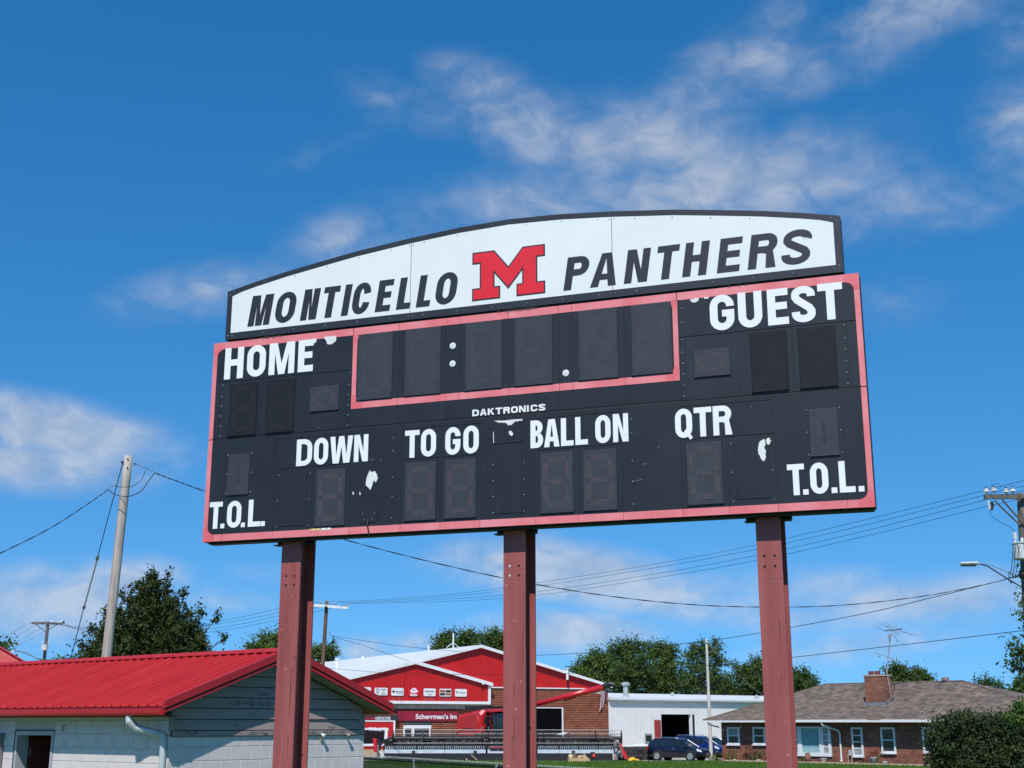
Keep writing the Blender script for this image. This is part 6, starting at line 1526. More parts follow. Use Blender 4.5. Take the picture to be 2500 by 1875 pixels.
def wire_thing(label, pts3, r, name='overhead_cable', m=None, cat='cable', group=None, twist=0):
    P = [Vector(p) for p in pts3]
    r = r * .68
    mb = MB().tube(P, r, 5)
    if twist:
        # a bundled service drop: two more strands wound round the bare one
        Q = []; L_ = 0
        seg = []
        for i in range(len(P) - 1):
            k = max(2, int((P[i + 1] - P[i]).length / .25))
            seg += [P[i].lerp(P[i + 1], j / k) for j in range(k)]
        seg.append(P[-1])
        for ph in (0, math.pi):
            mb.tube([p + Vector((0, math.cos(i * .55 + ph), math.sin(i * .55 + ph))) * r * 1.2 for i, p in enumerate(seg)], r * .75, 4)
    o = mb.build(name, m or m_cable)
    tag(o, label, cat, group); return o
def cat3(pts, n=10):
    # smooth curve through 3-D points
    P = [Vector(p) for p in pts]; P = [P[0] * 2 - P[1]] + P + [P[-1] * 2 - P[-2]]; out = []
    for i in range(1, len(P) - 2):
        for k in range(n):
            t = k / n; a, b, c, d = P[i - 1], P[i], P[i + 1], P[i + 2]
            out.append(0.5 * ((2 * b) + (c - a) * t + (2 * a - 5 * b + 4 * c - d) * t * t + (3 * b - a - 3 * c + d) * t ** 3))
    out.append(P[-2]); return out
def span(ptsY): return cat3([at(px, py, Y) for (px, py, Y) in ptsY])

# A: near grey pole behind the block building, leaning left, with a guy strand
YA = 33.0
pa, oa = pole('utility_pole', 'leaning weathered grey wooden pole behind the red-roofed block building', (314, 1113), (259, 1613), YA, .108, .135, m_pole, GZ)
la = lambda px, py, Y=YA: at(px, py, Y) - oa
MB().tube([la(325, 1131, YA - .1), la(331, 1131.5, YA - .1), la(334, 1133.5, YA - .1), la(331, 1135.5, YA - .1), la(325, 1134.5, YA - .1)], .012, 5).build('eye_bolt', m_bplast, pa)
MB().tube([la(302, 1128, YA - .1), la(296, 1129, YA - .1)], .03, 6).build('guy_hook', m_bplast, pa)
for (px, py) in ((312, 1120), (311, 1141)): MB().lathe([(.02, 0), (.018, -.012)], tuple(la(px, py, YA - .125)), 8, 'y').build('bolt_head', m_bplast, pa)
g0, g1, g2, g3 = at(299, 1132, YA), at(239, 1358, YA + 1.2), at(204, 1486, YA + 2.0), at(172, 1610, YA + 2.8)
gw = thing('guy_wire', 'thin guy strand with pale insulator rod left of the leaning pole', 'guy wire', g3); rel = lambda p: p - g3
MB().tube([rel(g0), rel(g1)], .012, 5).build('strand', m_wirec, gw); MB().tube([rel(g1.lerp(g2, .06)), rel(g1.lerp(g2, .95))], .028, 8).build('insulator_rod', mat('pale fibreglass', (.62, .64, .66), .4), gw)
MB().tube([rel(g1), rel(g1.lerp(g2, .07))], .04, 6).build('clamp', m_bolt, gw); MB().tube([rel(g1.lerp(g2, .94)), rel(g2)], .04, 6).build('clamp', m_bolt, gw); MB().tube([rel(g2), rel(g3 + (g3 - g2) * 2.0)], .012, 5).build('strand', m_wirec, gw)
wire_thing('twisted black service cable running left from the leaning pole', span([(-60, 1378, 28), (0, 1351, 29), (120, 1291, 31), (215, 1230, 32.4), (264, 1195.5, 33)]), .0115, twist=1)
wire_thing('twisted black service cable from the leaning pole past the scoreboard to the right pole', span([(378, 1154.5, 33), (430, 1174, 33.2), (500, 1199.5, 33.6), (680, 1264, 34.6), (830, 1314, 35.4), (1020, 1364, 36.4), (1228, 1411, 37.8), (1450, 1450, 39.4), (1660, 1474, 41), (1850, 1482, 42.4), (2050, 1478, 43.6), (2250, 1456, 44.6), (2400, 1428, 45), (2462, 1412, 45)]), .0125, twist=1)
wire_thing('bare tie wire from the leaning pole eye bolt to the service cable', [at(334, 1134, 32.9), at(356, 1143, 33), at(378, 1154, 33)], .008, 'tie_wire', m_wirec, 'wire')
wire_thing('pale tie wire joining the left service cable to the leaning pole', [at(264, 1195, 33), at(280, 1184, 33), at(298, 1172, 33)], .014, 'tie_wire', mat('aluminium tie', (.55, .56, .58), .3, .6), 'wire')
wire_thing('upper slack loop of black cable hanging round the leaning pole', cat3([at(280, 1186, 32.8), at(288, 1188.5, 32.7), at(300, 1189, 32.6), at(325, 1186, 32.8), at(345, 1170, 33), at(356, 1148, 33)]), .012, 'cable_loop')
wire_thing('lower slack loop of black cable hanging round the leaning pole', cat3([at(264, 1195, 33), at(275, 1204, 32.7), at(295, 1211, 32.6), at(318, 1211, 32.8), at(345, 1198, 33), at(362, 1175, 33), at(378, 1154.5, 33)]), .016, 'cable_loop')

# B: brown pole with white crossarm, middle distance
YB = 100.0
pb, ob_ = pole('utility_pole', 'brown wooden pole with white crossarm between the two left scoreboard posts', (798, 1467), (788, 1622), YB, .135, .16, m_pole_b, 0)
lb = lambda px, py, Y=YB: at(px, py, Y) - ob_
mb = MB(); a, b = lb(742, 1476, YB - .25), lb(851, 1484, YB - .25)
mb.hexa([a + Vector((0, -.06, -.1)), b + Vector((0, -.06, -.1)), b + Vector((0, .06, -.1)), a + Vector((0, .06, -.1))], [a + Vector((0, -.06, .1)), b + Vector((0, -.06, .1)), b + Vector((0, .06, .1)), a + Vector((0, .06, .1))]).build('crossarm', mat('white fibreglass arm', (.70, .72, .72), .5), pb)
for px, py in ((750, 1470), (782, 1471), (819, 1473), (848, 1476)): MB().lathe([(.04, 0), (.09, .1), (.05, .14), (.10, .2), (.04, .3)], tuple(lb(px, py + 6.5, YB - .25)), 8).build('insulator', mat('grey insulator', (.35, .36, .36), .4), pb)
MB().tube([lb(796, 1480, YB - .3), lb(796, 1490, YB - .2)], .12, 6).build('arm_bracket', m_blk2, pb)
for (p, q) in (((802, 1548), (812, 1551)), ((806, 1542), (807, 1552))): MB().tube([lb(*p, YB - .3), lb(*q, YB - .3)], .03, 5).build('dead_end_bracket', m_bolt, pb)
MB().tube(cat3([lb(797, 1579), lb(806, 1572), lb(812, 1564), lb(813, 1553)], 5), .04, 6).build('drip_loop', m_cable, pb)
MB().lathe([(.10, -.12), (.14, 0), (.05, .14)], tuple(lb(813, 1567, YB - .2)), 8).build('splice_box', m_blk2, pb)
# C: right pole with transformer and street light
YC = 45.0
pc, oc = pole('utility_pole', 'grey pole at the right edge carrying crossarm, transformer and street light', (2493, 1205), (2510, 1500), YC, .155, .18, m_pole_g, .45)
lc = lambda px, py, Y=YC: at(px, py, Y) - oc
a, b = lc(2403, 1214, YC - .3), lc(2620, 1212, YC - .3)
MB().hexa([a + Vector((0, -.06, -.065)), b + Vector((0, -.06, -.065)), b + Vector((0, .06, -.065)), a + Vector((0, .06, -.065))], [a + Vector((0, -.06, .065)), b + Vector((0, -.06, .065)), b + Vector((0, .06, .065)), a + Vector((0, .06, .065))]).build('crossarm', m_pole_g, pc)
a, b = lc(2405, 1212, YC + .25), lc(2620, 1210, YC + .25)
MB().hexa([a + Vector((0, -.06, -.065)), b + Vector((0, -.06, -.065)), b + Vector((0, .06, -.065)), a + Vector((0, .06, -.065))], [a + Vector((0, -.06, .065)), b + Vector((0, -.06, .065)), b + Vector((0, .06, .065)), a + Vector((0, .06, .065))]).build('crossarm', m_pole_g, pc)
for (p, q) in (((2428, 1222), (2488, 1280)), ((2447, 1220), (2500, 1281))): MB().tube([lc(*p, YC - .3), lc(*q, YC - .2)], .03, 6).build('brace', m_pole_g, pc)
for px, py, Y in ((2409, 1206, YC - .3), (2427, 1204, YC - .3), (2457, 1207, YC + .2), (2473, 1205, YC + .2)):
    MB().lathe([(.03, 0), (.035, .06), (.11, .08), (.10, .13), (.06, .15), (.07, .20), (.03, .22)], tuple(lc(px, py, Y)), 12).build('insulator', m_ins if True else m_blk2, pc)
    MB().lathe([(.05, .20), (.05, .25), (.02, .26)], tuple(lc(px, py, Y)), 8).build('wire_tie', m_blk2, pc)
MB().tube([lc(2413, 1222, YC - .4), lc(2416, 1243, YC - .4)], .035, 8).build('fuse_cutout', m_ins, pc); MB().tube([lc(2420, 1225, YC - .4), lc(2424, 1234, YC - .4), lc(2420, 1245, YC - .4)], .05, 6).build('fuse_holder', m_blk2, pc)
MB().tube(cat3([lc(2417, 1247, YC - .4), lc(2421, 1260, YC - .4), lc(2445, 1276, YC - .5), lc(2468, 1288, YC - .6), lc(2476, 1298, YC - .6)], 6), .009, 5).build('lead_wire', m_cable, pc)
MB().tube(cat3([lc(2416, 1190, YC - .3), lc(2424, 1183, YC - .3), lc(2437, 1181, YC - .2), lc(2446, 1188, YC)], 6), .007, 5).build('lead_wire', m_cable, pc)
tz0, tz1 = lc(2496, 1366, YC - .55), lc(2496, 1326, YC - .55)
hh = tz1.z - tz0.z
MB().lathe([(.26, 0), (.28, .03), (.28, hh * .93), (.31, hh * .95), (.31, hh), (.05, hh + .05)], tuple(tz0), 20).build('transformer', mat('transformer grey', (.56, .58, .57), .4, var=.05), pc)
MB().tube([lc(2478, 1325, YC - .6), lc(2478, 1318, YC - .6)], .05, 8).tube([lc(2478, 1317, YC - .6), lc(2477, 1300, YC - .6)], .065, 8).build('bushing', m_ins, pc)
MB().tube([lc(2495, 1325, YC - .6), lc(2495, 1313, YC - .6)], .05, 8).build('bushing', m_ins, pc)
for k, (px, py) in enumerate(((2474, 1336), (2480, 1334), (2488, 1333))):
    MB().tube(cat3([lc(px, py, YC - .85), lc(px - 1, py + 8, YC - .9), lc(px - 4, py + 45, YC - .8), lc(2466 + 6 * k, 1412, YC - .5)], 5), .012, 5).build('drop_lead', m_cable, pc)
MB().tube(cat3([lc(2463, 1420, YC - .4), lc(2463, 1395, YC - .4), lc(2478, 1410, YC - .4), lc(2488, 1405, YC - .4), lc(2496, 1402, YC - .3)], 5), .012, 5).build('drop_lead', m_cable, pc)
MB().tube(cat3([lc(2462, 1412, YC), lc(2478, 1408, YC), lc(2494, 1398, YC)], 5), .02, 5).build('drop_lead', m_cable, pc)
arm = [lc(2510, 1443, YC - .2), lc(2480, 1425, YC - .6), lc(2450, 1407, YC - 1.0), lc(2425, 1391, YC - 1.3), lc(2410, 1382, YC - 1.5), lc(2393, 1377.5, YC - 1.6)]
MB().tube(cat3(arm, 5), .022, 8).build('lamp_arm', mat('dark lamp arm', (.05, .05, .05), .5, .4), pc)
MB().tube([lc(2500, 1414, YC - .2), lc(2420, 1380, YC - 1.3), lc(2400, 1376.5, YC - 1.5)], .010, 5).build('arm_stay', m_bolt, pc)
hA, hB = lc(2391, 1376, YC - 1.6), lc(2344, 1376, YC - 2.0)
hm_ = MB(); n = 6
for (t_, w_, zu, zd) in ((0, .05, .03, .03), (.12, .10, .07, .04), (.40, .13, .06, .06), (.70, .12, .05, .06), (.95, .10, .045, .05), (1, .07, .02, .02)):
    c_ = hA.lerp(hB, t_)
    hm_.v += [tuple(c_ + Vector((0, -w_, 0))), tuple(c_ + Vector((0, -w_ * .7, zu))), tuple(c_ + Vector((0, w_ * .7, zu))), tuple(c_ + Vector((0, w_, 0))), tuple(c_ + Vector((0, w_ * .6, -zd))), tuple(c_ + Vector((0, -w_ * .6, -zd)))]
for i in range(5): hm_.f += [(i * n + j, i * n + (j + 1) % n, (i + 1) * n + (j + 1) % n, (i + 1) * n + j) for j in range(n)]
hm_.f += [tuple(range(n - 1, -1, -1)), tuple(5 * n + j for j in range(n))]
lh = hm_.build('lamp_head', mat('pale lamp housing', (.55, .56, .55), .4), pc)
c_ = hA.lerp(hB, .55); MB().box(c_.x - .25, c_.x + .22, c_.y - .085, c_.y + .085, c_.z - .085, c_.z - .045).build('lamp_lens', m_blk2, lh)
c_ = hA.lerp(hB, .45); MB().lathe([(.03, 0), (.03, .05)], (c_.x, c_.y, c_.z + .055), 8).build('photocell', mat('blue photocell', (.1, .3, .6), .4), lh)
MB().lathe([(.10, -.14), (.15, 0), (.10, .14)], tuple(lc(2497, 1403, YC - .35)), 10).build('splice_box', m_blk2, pc)
# four conductors between the brown pole and the right pole
L4 = [[(805, 1469, YB), (900, 1465.5, 96), (1100, 1451, 86), (1312, 1423, 76), (1600, 1377, 64), (1845, 1330.5, 56), (2100, 1272, 50), (2409, 1196, YC - .3), (2560, 1158, 41)],
      [(820, 1471, YB), (900, 1468.5, 96), (1100, 1456, 86), (1312, 1431, 76), (1600, 1386, 64), (1845, 1341.5, 56), (2100, 1284.5, 50), (2427, 1203, YC), (2560, 1176, 41)],
      [(834, 1473, YB), (900, 1471, 96), (1100, 1462, 86), (1312, 1444.5, 76), (1600, 1401, 64), (1845, 1356, 56), (2100, 1299, 50), (2457, 1208, YC + .2), (2580, 1185, 41)],
      [(848, 1474, YB), (900, 1473, 96), (1100, 1468, 86), (1312, 1453, 76), (1600, 1411, 64), (1845, 1368.5, 56), (2100, 1312, 50), (2420, 1234, YC + .2), (2580, 1200, 41)]]
names = ('topmost', 'second', 'third', 'lowest')
for k, l in enumerate(L4): wire_thing(names[k] + ' of the four parallel conductors rising to the right pole', span(l), [.016] * 0 or .013, 'power_line', m_wirec, 'power line', 'four conductors to the right pole')
# conductors from the brown pole away to the far left pole
YD = 120.0
ends = ((79, 1516), (102.5, 1516), (127, 1517), (150, 1518)); starts = ((782, 1470), (750, 1470), (819, 1473), (848, 1476)); mids = ((538, 1516), (538, 1522.5), (538, 1532), (538, 1539.5))
for k in range(4): wire_thing(names[k] + ' of the four conductors running left of the brown pole behind the maple', span([(*starts[k], YB), (690, 1480 + 9 * k + 4, 103), (*mids[k], 108), (350, 1540 + 5 * k, 113), (200, 1531 + 3 * k, 118), (*ends[k], YD)]), .02, 'power_line', m_wirec, 'power line', 'four conductors to the far left pole')
lft = (((79, 1516), (0, 1562)), ((90, 1524), (14, 1568)), ((110, 1528), (22, 1577)), ((108, 1543), (22, 1587)))
for k, (p, q) in enumerate(lft): wire_thing(names[k] + ' of the four conductors leaving the far left pole for the left edge', [at(*p, YD), at((p[0] + q[0]) / 2, (p[1] + q[1]) / 2 + 1, 100), at(*q, 84), at(q[0] * 2 - p[0], q[1] * 2 - p[1], 70)], .016, 'power_line', m_wirec, 'power line', 'four conductors at the left edge')
# drops from the brown pole
wire_thing('black cable from the brown pole over the dealership roof to the right pole', span([(812, 1552, YB), (900, 1566, 95), (1005, 1580, 90), (1223, 1599.5, 80), (1310, 1600, 77), (1500, 1589, 69), (1729, 1564, 61), (1855, 1545, 57), (2101, 1500, 50), (2300, 1453, 46), (2462, 1413, 45)]), .019, twist=0)
wire_thing('black cable dropping from the brown pole to the dealership gable peak', span([(814, 1556, YB), (870, 1571, 106), (940, 1594, 114), (1006, 1617, 121)]), .025)
wire_thing('thick black cable crossing low in front of the dealership and house', span([(790, 1630, YB), (880, 1638, 96), (964, 1643.5, 92), (1226, 1648, 82), (1310, 1646.5, 79), (1494, 1640, 72), (1700, 1627, 66), (1860, 1613, 62), (2100, 1586, 56), (2300, 1563, 52), (2560, 1532, 48)]), .020)
# D: far left pole
pd, od = pole('utility_pole', 'small far grey pole with crossarm and transformer above the red roof', (117.5, 1518), (106.5, 1625), YD, .14, .17, m_pole_g, 0)
ld = lambda px, py, Y=YD: at(px, py, Y) - od
a, b = ld(77, 1521.5, YD - .2), ld(153, 1523, YD - .2)
MB().hexa([a + Vector((0, -.06, -.09)), b + Vector((0, -.06, -.09)), b + Vector((0, .06, -.09)), a + Vector((0, .06, -.09))], [a + Vector((0, -.06, .09)), b + Vector((0, -.06, .09)), b + Vector((0, .06, .09)), a + Vector((0, .06, .09))]).build('crossarm', m_pole_g, pd)
for px, py in ends: MB().lathe([(.05, 0), (.12, .05), (.10, .14), (.04, .2)], tuple(ld(px, py + 3, YD - .2)), 8).build('insulator', m_ins, pd)
MB().lathe([(.10, 0), (.10, .2)], tuple(ld(155, 1522, YD - .2)), 8).build('insulator', m_blk2, pd)
for (p, q) in (((88, 1524), (110, 1542)), ((139, 1525), (119, 1537))): MB().tube([ld(*p, YD - .2), ld(*q, YD - .1)], .04, 5).build('brace', m_pole_g, pd)
t0 = ld(108, 1588, YD - .5); MB().lathe([(.30, 0), (.32, .05), (.32, .48), (.34, .5), (.1, .56)], tuple(t0), 14).build('transformer', MATS['transformer grey'], pd)
for px in (104, 118): MB().tube([ld(px, 1571, YD - .5), ld(px + .5, 1565, YD - .5)], .07, 6).build('bushing', m_ins, pd)
MB().tube(cat3([ld(103, 1612), ld(88, 1606), ld(70, 1598), ld(52, 1591), ld(38, 1589.5)], 5), .05, 6).build('lamp_arm', MATS['dark lamp arm'], pd); MB().tube([ld(98, 1600), ld(58, 1590)], .02, 5).build('arm_stay', m_bolt, pd)
MB().box(-.35, .35, -.15, .15, -.05, .05).build('lamp_head', MATS['pale lamp housing'], pd, loc=tuple(ld(28, 1590)))
MB().tube(cat3([ld(104, 1611), ld(95, 1608), ld(90, 1614), ld(94, 1616), ld(101, 1610)], 5), .035, 5).build('cable_loop', m_cable, pd)
wire_thing('slack black cable leaving the far left pole toward the maple', span([(112, 1611, YD), (125, 1608, YD), (138, 1607, 118), (150, 1612, 116), (170, 1621, 112), (185, 1628, 110)]), .035)
# E: thin pale pole beside the house
YE_ = 110.0
pe, oe = pole('utility_pole', 'thin pale bleached pole between the blue car and the brick house', (1724.5, 1561), (1736.5, 1849), YE_, .105, .15, m_pole_w, 0)
le = lambda px, py, Y=YE_: at(px, py, Y) - oe
MB().tube([le(1722, 1568, YE_ - .15), le(1729, 1570, YE_ - .15)], .04, 6).build('cable_clamp', m_bolt, pe)
wire_thing('thin drop wire slanting from the thin pale pole down to the house roof', span([(1727, 1572, YE_), (1780, 1625, 108), (1830, 1672, 105), (1866, 1700, 103)]), .012, 'drop_wire', mat('grey drop wire', (.30, .31, .32), .5))
wire_thing('short thin wire from the thin pale pole to the tree behind', span([(1724, 1570, YE_), (1700, 1577, 116), (1672, 1585, 125)]), .012, 'drop_wire', MATS['grey drop wire'])

# ============================================================ TREES
m_bark = mat('dark bark', (.06, .048, .036), .95, var=.3, scale=6, bump=.4, bscale=12)
leaf_maple = leaf_mat('maple leaves', (.020, .042, .012), (.092, .104, .022), .30)
leaf_green = leaf_mat('summer leaves', (.042, .092, .018), (.155, .225, .046), .38)
leaf_dark = leaf_mat('dark summer leaves', (.034, .074, .018), (.125, .185, .040), .35)
leaf_pale = leaf_mat('pale leaves', (.050, .095, .030), (.13, .19, .06), .4)
leaf_bush = leaf_mat('bush leaves', (.024, .046, .016), (.090, .115, .036), .30)
def leaf_cloud(mb, c, rx, ry, rz, n, s, rng, shell=.55, up=.35, pointy=.6, tight=1.0):
    """leaves in many small twig clusters, so that gaps and dark hollows stay between them"""
    per = 16 if s < .12 else 34; k = max(1, n // per); g = s * (2.3 if s < .12 else 2.7) * tight
    for _ in range(k):
        while True:
            d = Vector((rng.gauss(0, 1), rng.gauss(0, 1), rng.gauss(0, 1)))
            if d.length > 1e-3: break
        d.normalize(); q = shell * .8 + (1.02 - shell * .8) * rng.random() ** .55
        if rng.random() < .07: q += rng.uniform(.02, .14)
        cc = Vector((c[0] + d.x * rx * q, c[1] + d.y * ry * q, c[2] + d.z * rz * q))
        tone = rng.betavariate(2, 2.4); ax = (d + Vector((rng.uniform(-.5, .5), rng.uniform(-.5, .5), rng.uniform(-.3, .6)))).normalized()
        for _j in range(per):
            p = cc + ax * rng.gauss(0, g * 1.05) + Vector((rng.gauss(0, g * .6), rng.gauss(0, g * .6), rng.gauss(0, g * .45)))
            nrm = (d * .45 + Vector((rng.uniform(-1, 1), rng.uniform(-1, 1), rng.uniform(-.7, 1) + up))).normalized()
            t = nrm.cross(Vector((rng.uniform(-1, 1), rng.uniform(-1, 1), rng.uniform(-1, 1)))).normalized(); b = nrm.cross(t)
            e = s * rng.uniform(.55, 1.3); o = len(mb.v)
            mb.v += [tuple(p - t * e), tuple(p - b * e * pointy + nrm * e * .2), tuple(p + t * e), tuple(p + b * e * pointy + nrm * e * .2)]
            mb.f.append((o, o + 1, o + 2, o + 3)); mb.t.append(max(0, min(1, tone * .7 + rng.random() * .3)))
def tree(name, label, base, lobes, n, leaf, m, seed, trunk_r=.25, trunk_h=None, cat='tree', group=None, limbs=True, up=.35, shell=.5, tight=1.0):
    rng = random.Random(seed); t = thing(name, label, cat, base, 0, group); mb = MB()
    tot = sum((l[3] * l[4] + l[3] * l[5] + l[4] * l[5]) for l in lobes)
    for l in lobes: leaf_cloud(mb, l[:3], l[3], l[4], l[5], int(n * (l[3] * l[4] + l[3] * l[5] + l[4] * l[5]) / tot), leaf, rng, shell, up, .6, tight)
    zc = sum(l[2] for l in lobes) / len(lobes); th = trunk_h or zc
    pts = [(0, 0, -.2), (.05 * th * rng.uniform(-.5, .5), 0, th * .4), (0, 0, th)]
    MB().tube(pts, [trunk_r * 1.25, trunk_r, trunk_r * .45], 9).build('trunk', m_bark, t, smooth=True)
    if limbs:
        lm_ = MB()
        for l in lobes:
            z0 = min(th * .95, max(th * .3, l[2] * .6)); m1 = Vector((l[0] * .45, l[1] * .45, (z0 + l[2]) / 2))
            lm_.tube([(0, 0, z0), tuple(m1), tuple(l[:3])], [trunk_r * .4, trunk_r * .22, trunk_r * .07], 5)
        lm_.build('limbs', m_bark, t)
    mb.build('crown', m, t)
    return t
def lobes_px(Y, blobs, base, seed, depth=.9):
    # blobs: crown clumps given by where they stand (px, py, radius in px) at distance Y
    rng = random.Random(seed); out = []
    for (px, py, rp) in blobs:
        dy = rng.uniform(-.6, .6) * depth * rp * Y / 3300; p = at(px, py, Y + dy); r_ = rp * Y / 3300
        out.append((p.x - base[0], p.y - base[1], p.z - base[2], r_, r_ * depth, r_ * rng.uniform(.85, 1.1)))
    return out
def far_tree(label, Y, blobs, m, seed, n=7000, leaf=.30, trunk=None, group=None, name='broadleaf_tree', tr=.25, **k):
    cx = trunk if trunk else sum(b[0] for b in blobs) / len(blobs)
    b = column(cx, Y, 0); base = (b.x, b.y, terrain_z(Y))
    return tree(name, label, base, lobes_px(Y, blobs, base, seed), n, leaf, m, seed, trunk_r=tr, group=group, **k)
# the maple behind the block building
Ym = 48.0; rng = random.Random(5)
bm_ = column(370, Ym, 0); base = (bm_.x, bm_.y, terrain_z(Ym)); k_ = Ym / 3300; lobes = []
def clump(px, py, rp, rh, ang):
    p = at(px, py, Ym); c = at(370, py, Ym); d = p.x - c.x
    lobes.append((c.x + d * math.cos(ang) - base[0], d * math.sin(ang), p.z - base[2], rp * k_, rp * k_, rh * k_))
for (y, hw_, n_, rp, rh) in ((1408, 2, 1, 8, 24), (1428, 12, 3, 9, 26), (1450, 34, 5, 11, 28), (1476, 60, 7, 13, 30), (1504, 82, 9, 15, 32), (1534, 104, 11, 17, 32), (1566, 124, 13, 18, 32), (1598, 142, 14, 19, 32), (1632, 148, 14, 22, 32), (1665, 140, 12, 26, 34)):
    for i in range(n_): clump(370 + hw_ * rng.uniform(.82, 1.06), y + rng.uniform(-9, 9), rp * rng.uniform(.8, 1.15), rh * rng.uniform(.8, 1.2), 2 * math.pi * (i + rng.random() * .5) / n_)
for (y, hw_) in ((1490, 26), (1530, 52), (1580, 80), (1635, 100)):
    for i in range(4): clump(370 + hw_ * .6, y, hw_ * .6, 40, 2 * math.pi * i / 4)
for (px, py) in ((408, 1408), (336, 1424), (452, 1446), (300, 1450), (490, 1490), (262, 1492), (528, 1512), (222, 1540), (548, 1556), (200, 1570)): clump(px, py, 8, 20, 0.0 if px > 370 else 0.0)
tree('maple_tree', 'dense dark green maple with spiky clumps behind the red ribbed roof', base, lobes, 70000, .060, leaf_maple, 5, trunk_r=.18, shell=.3, tight=.72)
GT = 'trees far behind the buildings'
far_tree('round green tree left of the left scoreboard post above the red ridge', 150, [(618, 1585, 22), (645, 1570, 22), (665, 1562, 24), (690, 1568, 26), (655, 1600, 34), (700, 1600, 34)], leaf_green, 11, 7344, .16, group=GT)
far_tree('small open tree behind the brown pole right of the left post', 165, [(772, 1590, 18), (790, 1598, 20), (806, 1592, 17), (783, 1612, 14), (806, 1610, 10)], leaf_green, 12, 3916, .14, group=GT)
far_tree('green tree behind the dealership aerial mast', 190, [(1078, 1570, 20), (1098, 1560, 22), (1085, 1590, 28), (1120, 1585, 26)], leaf_dark, 13, 6732, .17, group=GT)
far_tree('green tree behind the dealership ridge', 188, [(1135, 1560, 22), (1155, 1566, 20), (1150, 1590, 28)], leaf_dark, 14, 5508, .17, group=GT)
far_tree('green tree beside the middle post above the dealership', 192, [(1190, 1560, 22), (1212, 1556, 22), (1235, 1566, 22), (1200, 1585, 28), (1230, 1590, 28)], leaf_green, 15, 6732, .17, group=GT)
far_tree('lower left tree of the grove behind the white shed', 170, [(1415, 1640, 24), (1440, 1622, 26), (1462, 1610, 24), (1430, 1665, 34), (1470, 1650, 40), (1480, 1620, 22)], leaf_green, 16, 11016, .16, group=GT)
far_tree('tallest tree of the grove left of the thin pale pole', 172, [(1507, 1590, 22), (1530, 1582, 22), (1550, 1588, 24), (1520, 1620, 40), (1555, 1630, 42), (1510, 1665, 40), (1560, 1680, 44)], leaf_dark, 17, 14688, .16, group=GT)
far_tree('broad tree in the middle of the grove behind the shed roof', 174, [(1592, 1590, 24), (1615, 1592, 24), (1640, 1596, 24), (1600, 1630, 40), (1640, 1640, 40), (1610, 1680, 44), (1660, 1680, 40)], leaf_green, 18, 14688, .16, group=GT)
far_tree('airy pale tree just behind the thin pale pole', 168, [(1690, 1592, 20), (1712, 1586, 20), (1740, 1588, 24), (1755, 1612, 18), (1700, 1625, 28), (1735, 1640, 26), (1690, 1665, 28), (1750, 1660, 18)], leaf_pale, 19, 7956, .15, group=GT)
far_tree('low dark tree right of the thin pale pole', 176, [(1770, 1672, 26), (1795, 1690, 24), (1750, 1690, 26), (1710, 1690, 30), (1780, 1700, 26)], leaf_dark, 20, 7344, .16, group=GT)
far_tree('tree directly left of the right scoreboard post', 166, [(1805, 1640, 18), (1822, 1632, 16), (1845, 1625, 20), (1865, 1632, 22), (1830, 1665, 34), (1870, 1665, 36), (1850, 1695, 34)], leaf_dark, 21, 10404, .16, group=GT)
far_tree('tree right of the right scoreboard post behind the house roof', 160, [(1925, 1660, 26), (1950, 1655, 20), (1968, 1656, 18), (1980, 1672, 16), (1945, 1690, 28)], leaf_dark, 22, 6732, .16, group=GT)
far_tree('bushy tree right behind the brick chimney', 150, [(2180, 1650, 22), (2195, 1640, 18), (2212, 1652, 18), (2190, 1672, 26)], leaf_dark, 23, 5508, .15, group=GT)
far_tree('small bushy tree behind the house ridge', 152, [(2240, 1646, 13), (2255, 1655, 14), (2262, 1665, 12), (2240, 1670, 16)], leaf_dark, 24, 3182, .14, group=GT)
far_tree('pale wispy tree tips behind the right hip of the house roof', 140, [(2398, 1667, 10), (2412, 1664, 11), (2425, 1676, 8)], leaf_pale, 25, 612, .14, group=GT)
far_tree('small pale sprig left of the house hip end', 140, [(2436, 1672, 8), (2448, 1678, 8)], leaf_pale, 26, 244, .13, group=GT)
far_tree('pale leafy tree top at the far left edge', 60, [(6, 1568, 10), (14, 1580, 10), (18, 1592, 8), (-10, 1580, 22), (-30, 1600, 36)], leaf_pale, 27, 900, .10, trunk=-30)
far_tree('low leafy twigs above the red ridge left of the maple', 58, [(136, 1618, 6), (155, 1619, 6), (170, 1614, 8), (182, 1620, 9), (160, 1635, 16)], leaf_green, 28, 700, .09, trunk=165)
far_tree('leafy tree hanging in from the right edge under the street light', 56, [(2516, 1390, 18), (2492, 1455, 10), (2500, 1470, 12), (2524, 1420, 22), (2540, 1500, 50)], leaf_green, 29, 1300, .085, trunk=2640, tr=.2)
far_tree('branch of broad leaves reaching in from the right edge', 50, [(2462, 1562, 7), (2470, 1575, 10), (2484, 1590, 14), (2458, 1612, 8), (2478, 1622, 12), (2496, 1600, 16), (2496, 1632, 14), (2520, 1600, 30)], leaf_pale, 30, 900, .085, trunk=2640, tr=.15)
far_tree('dark tree at the right edge behind the house hip', 130, [(2495, 1680, 14), (2510, 1672, 18), (2486, 1694, 10)], leaf_dark, 31, 1800, .2, trunk=2520)
far_tree('low leafy branch at the right edge over the house gutter', 54, [(2490, 1725, 9), (2500, 1735, 12), (2478, 1748, 8), (2495, 1752, 10)], leaf_green, 32, 800, .085, trunk=2620, tr=.12)
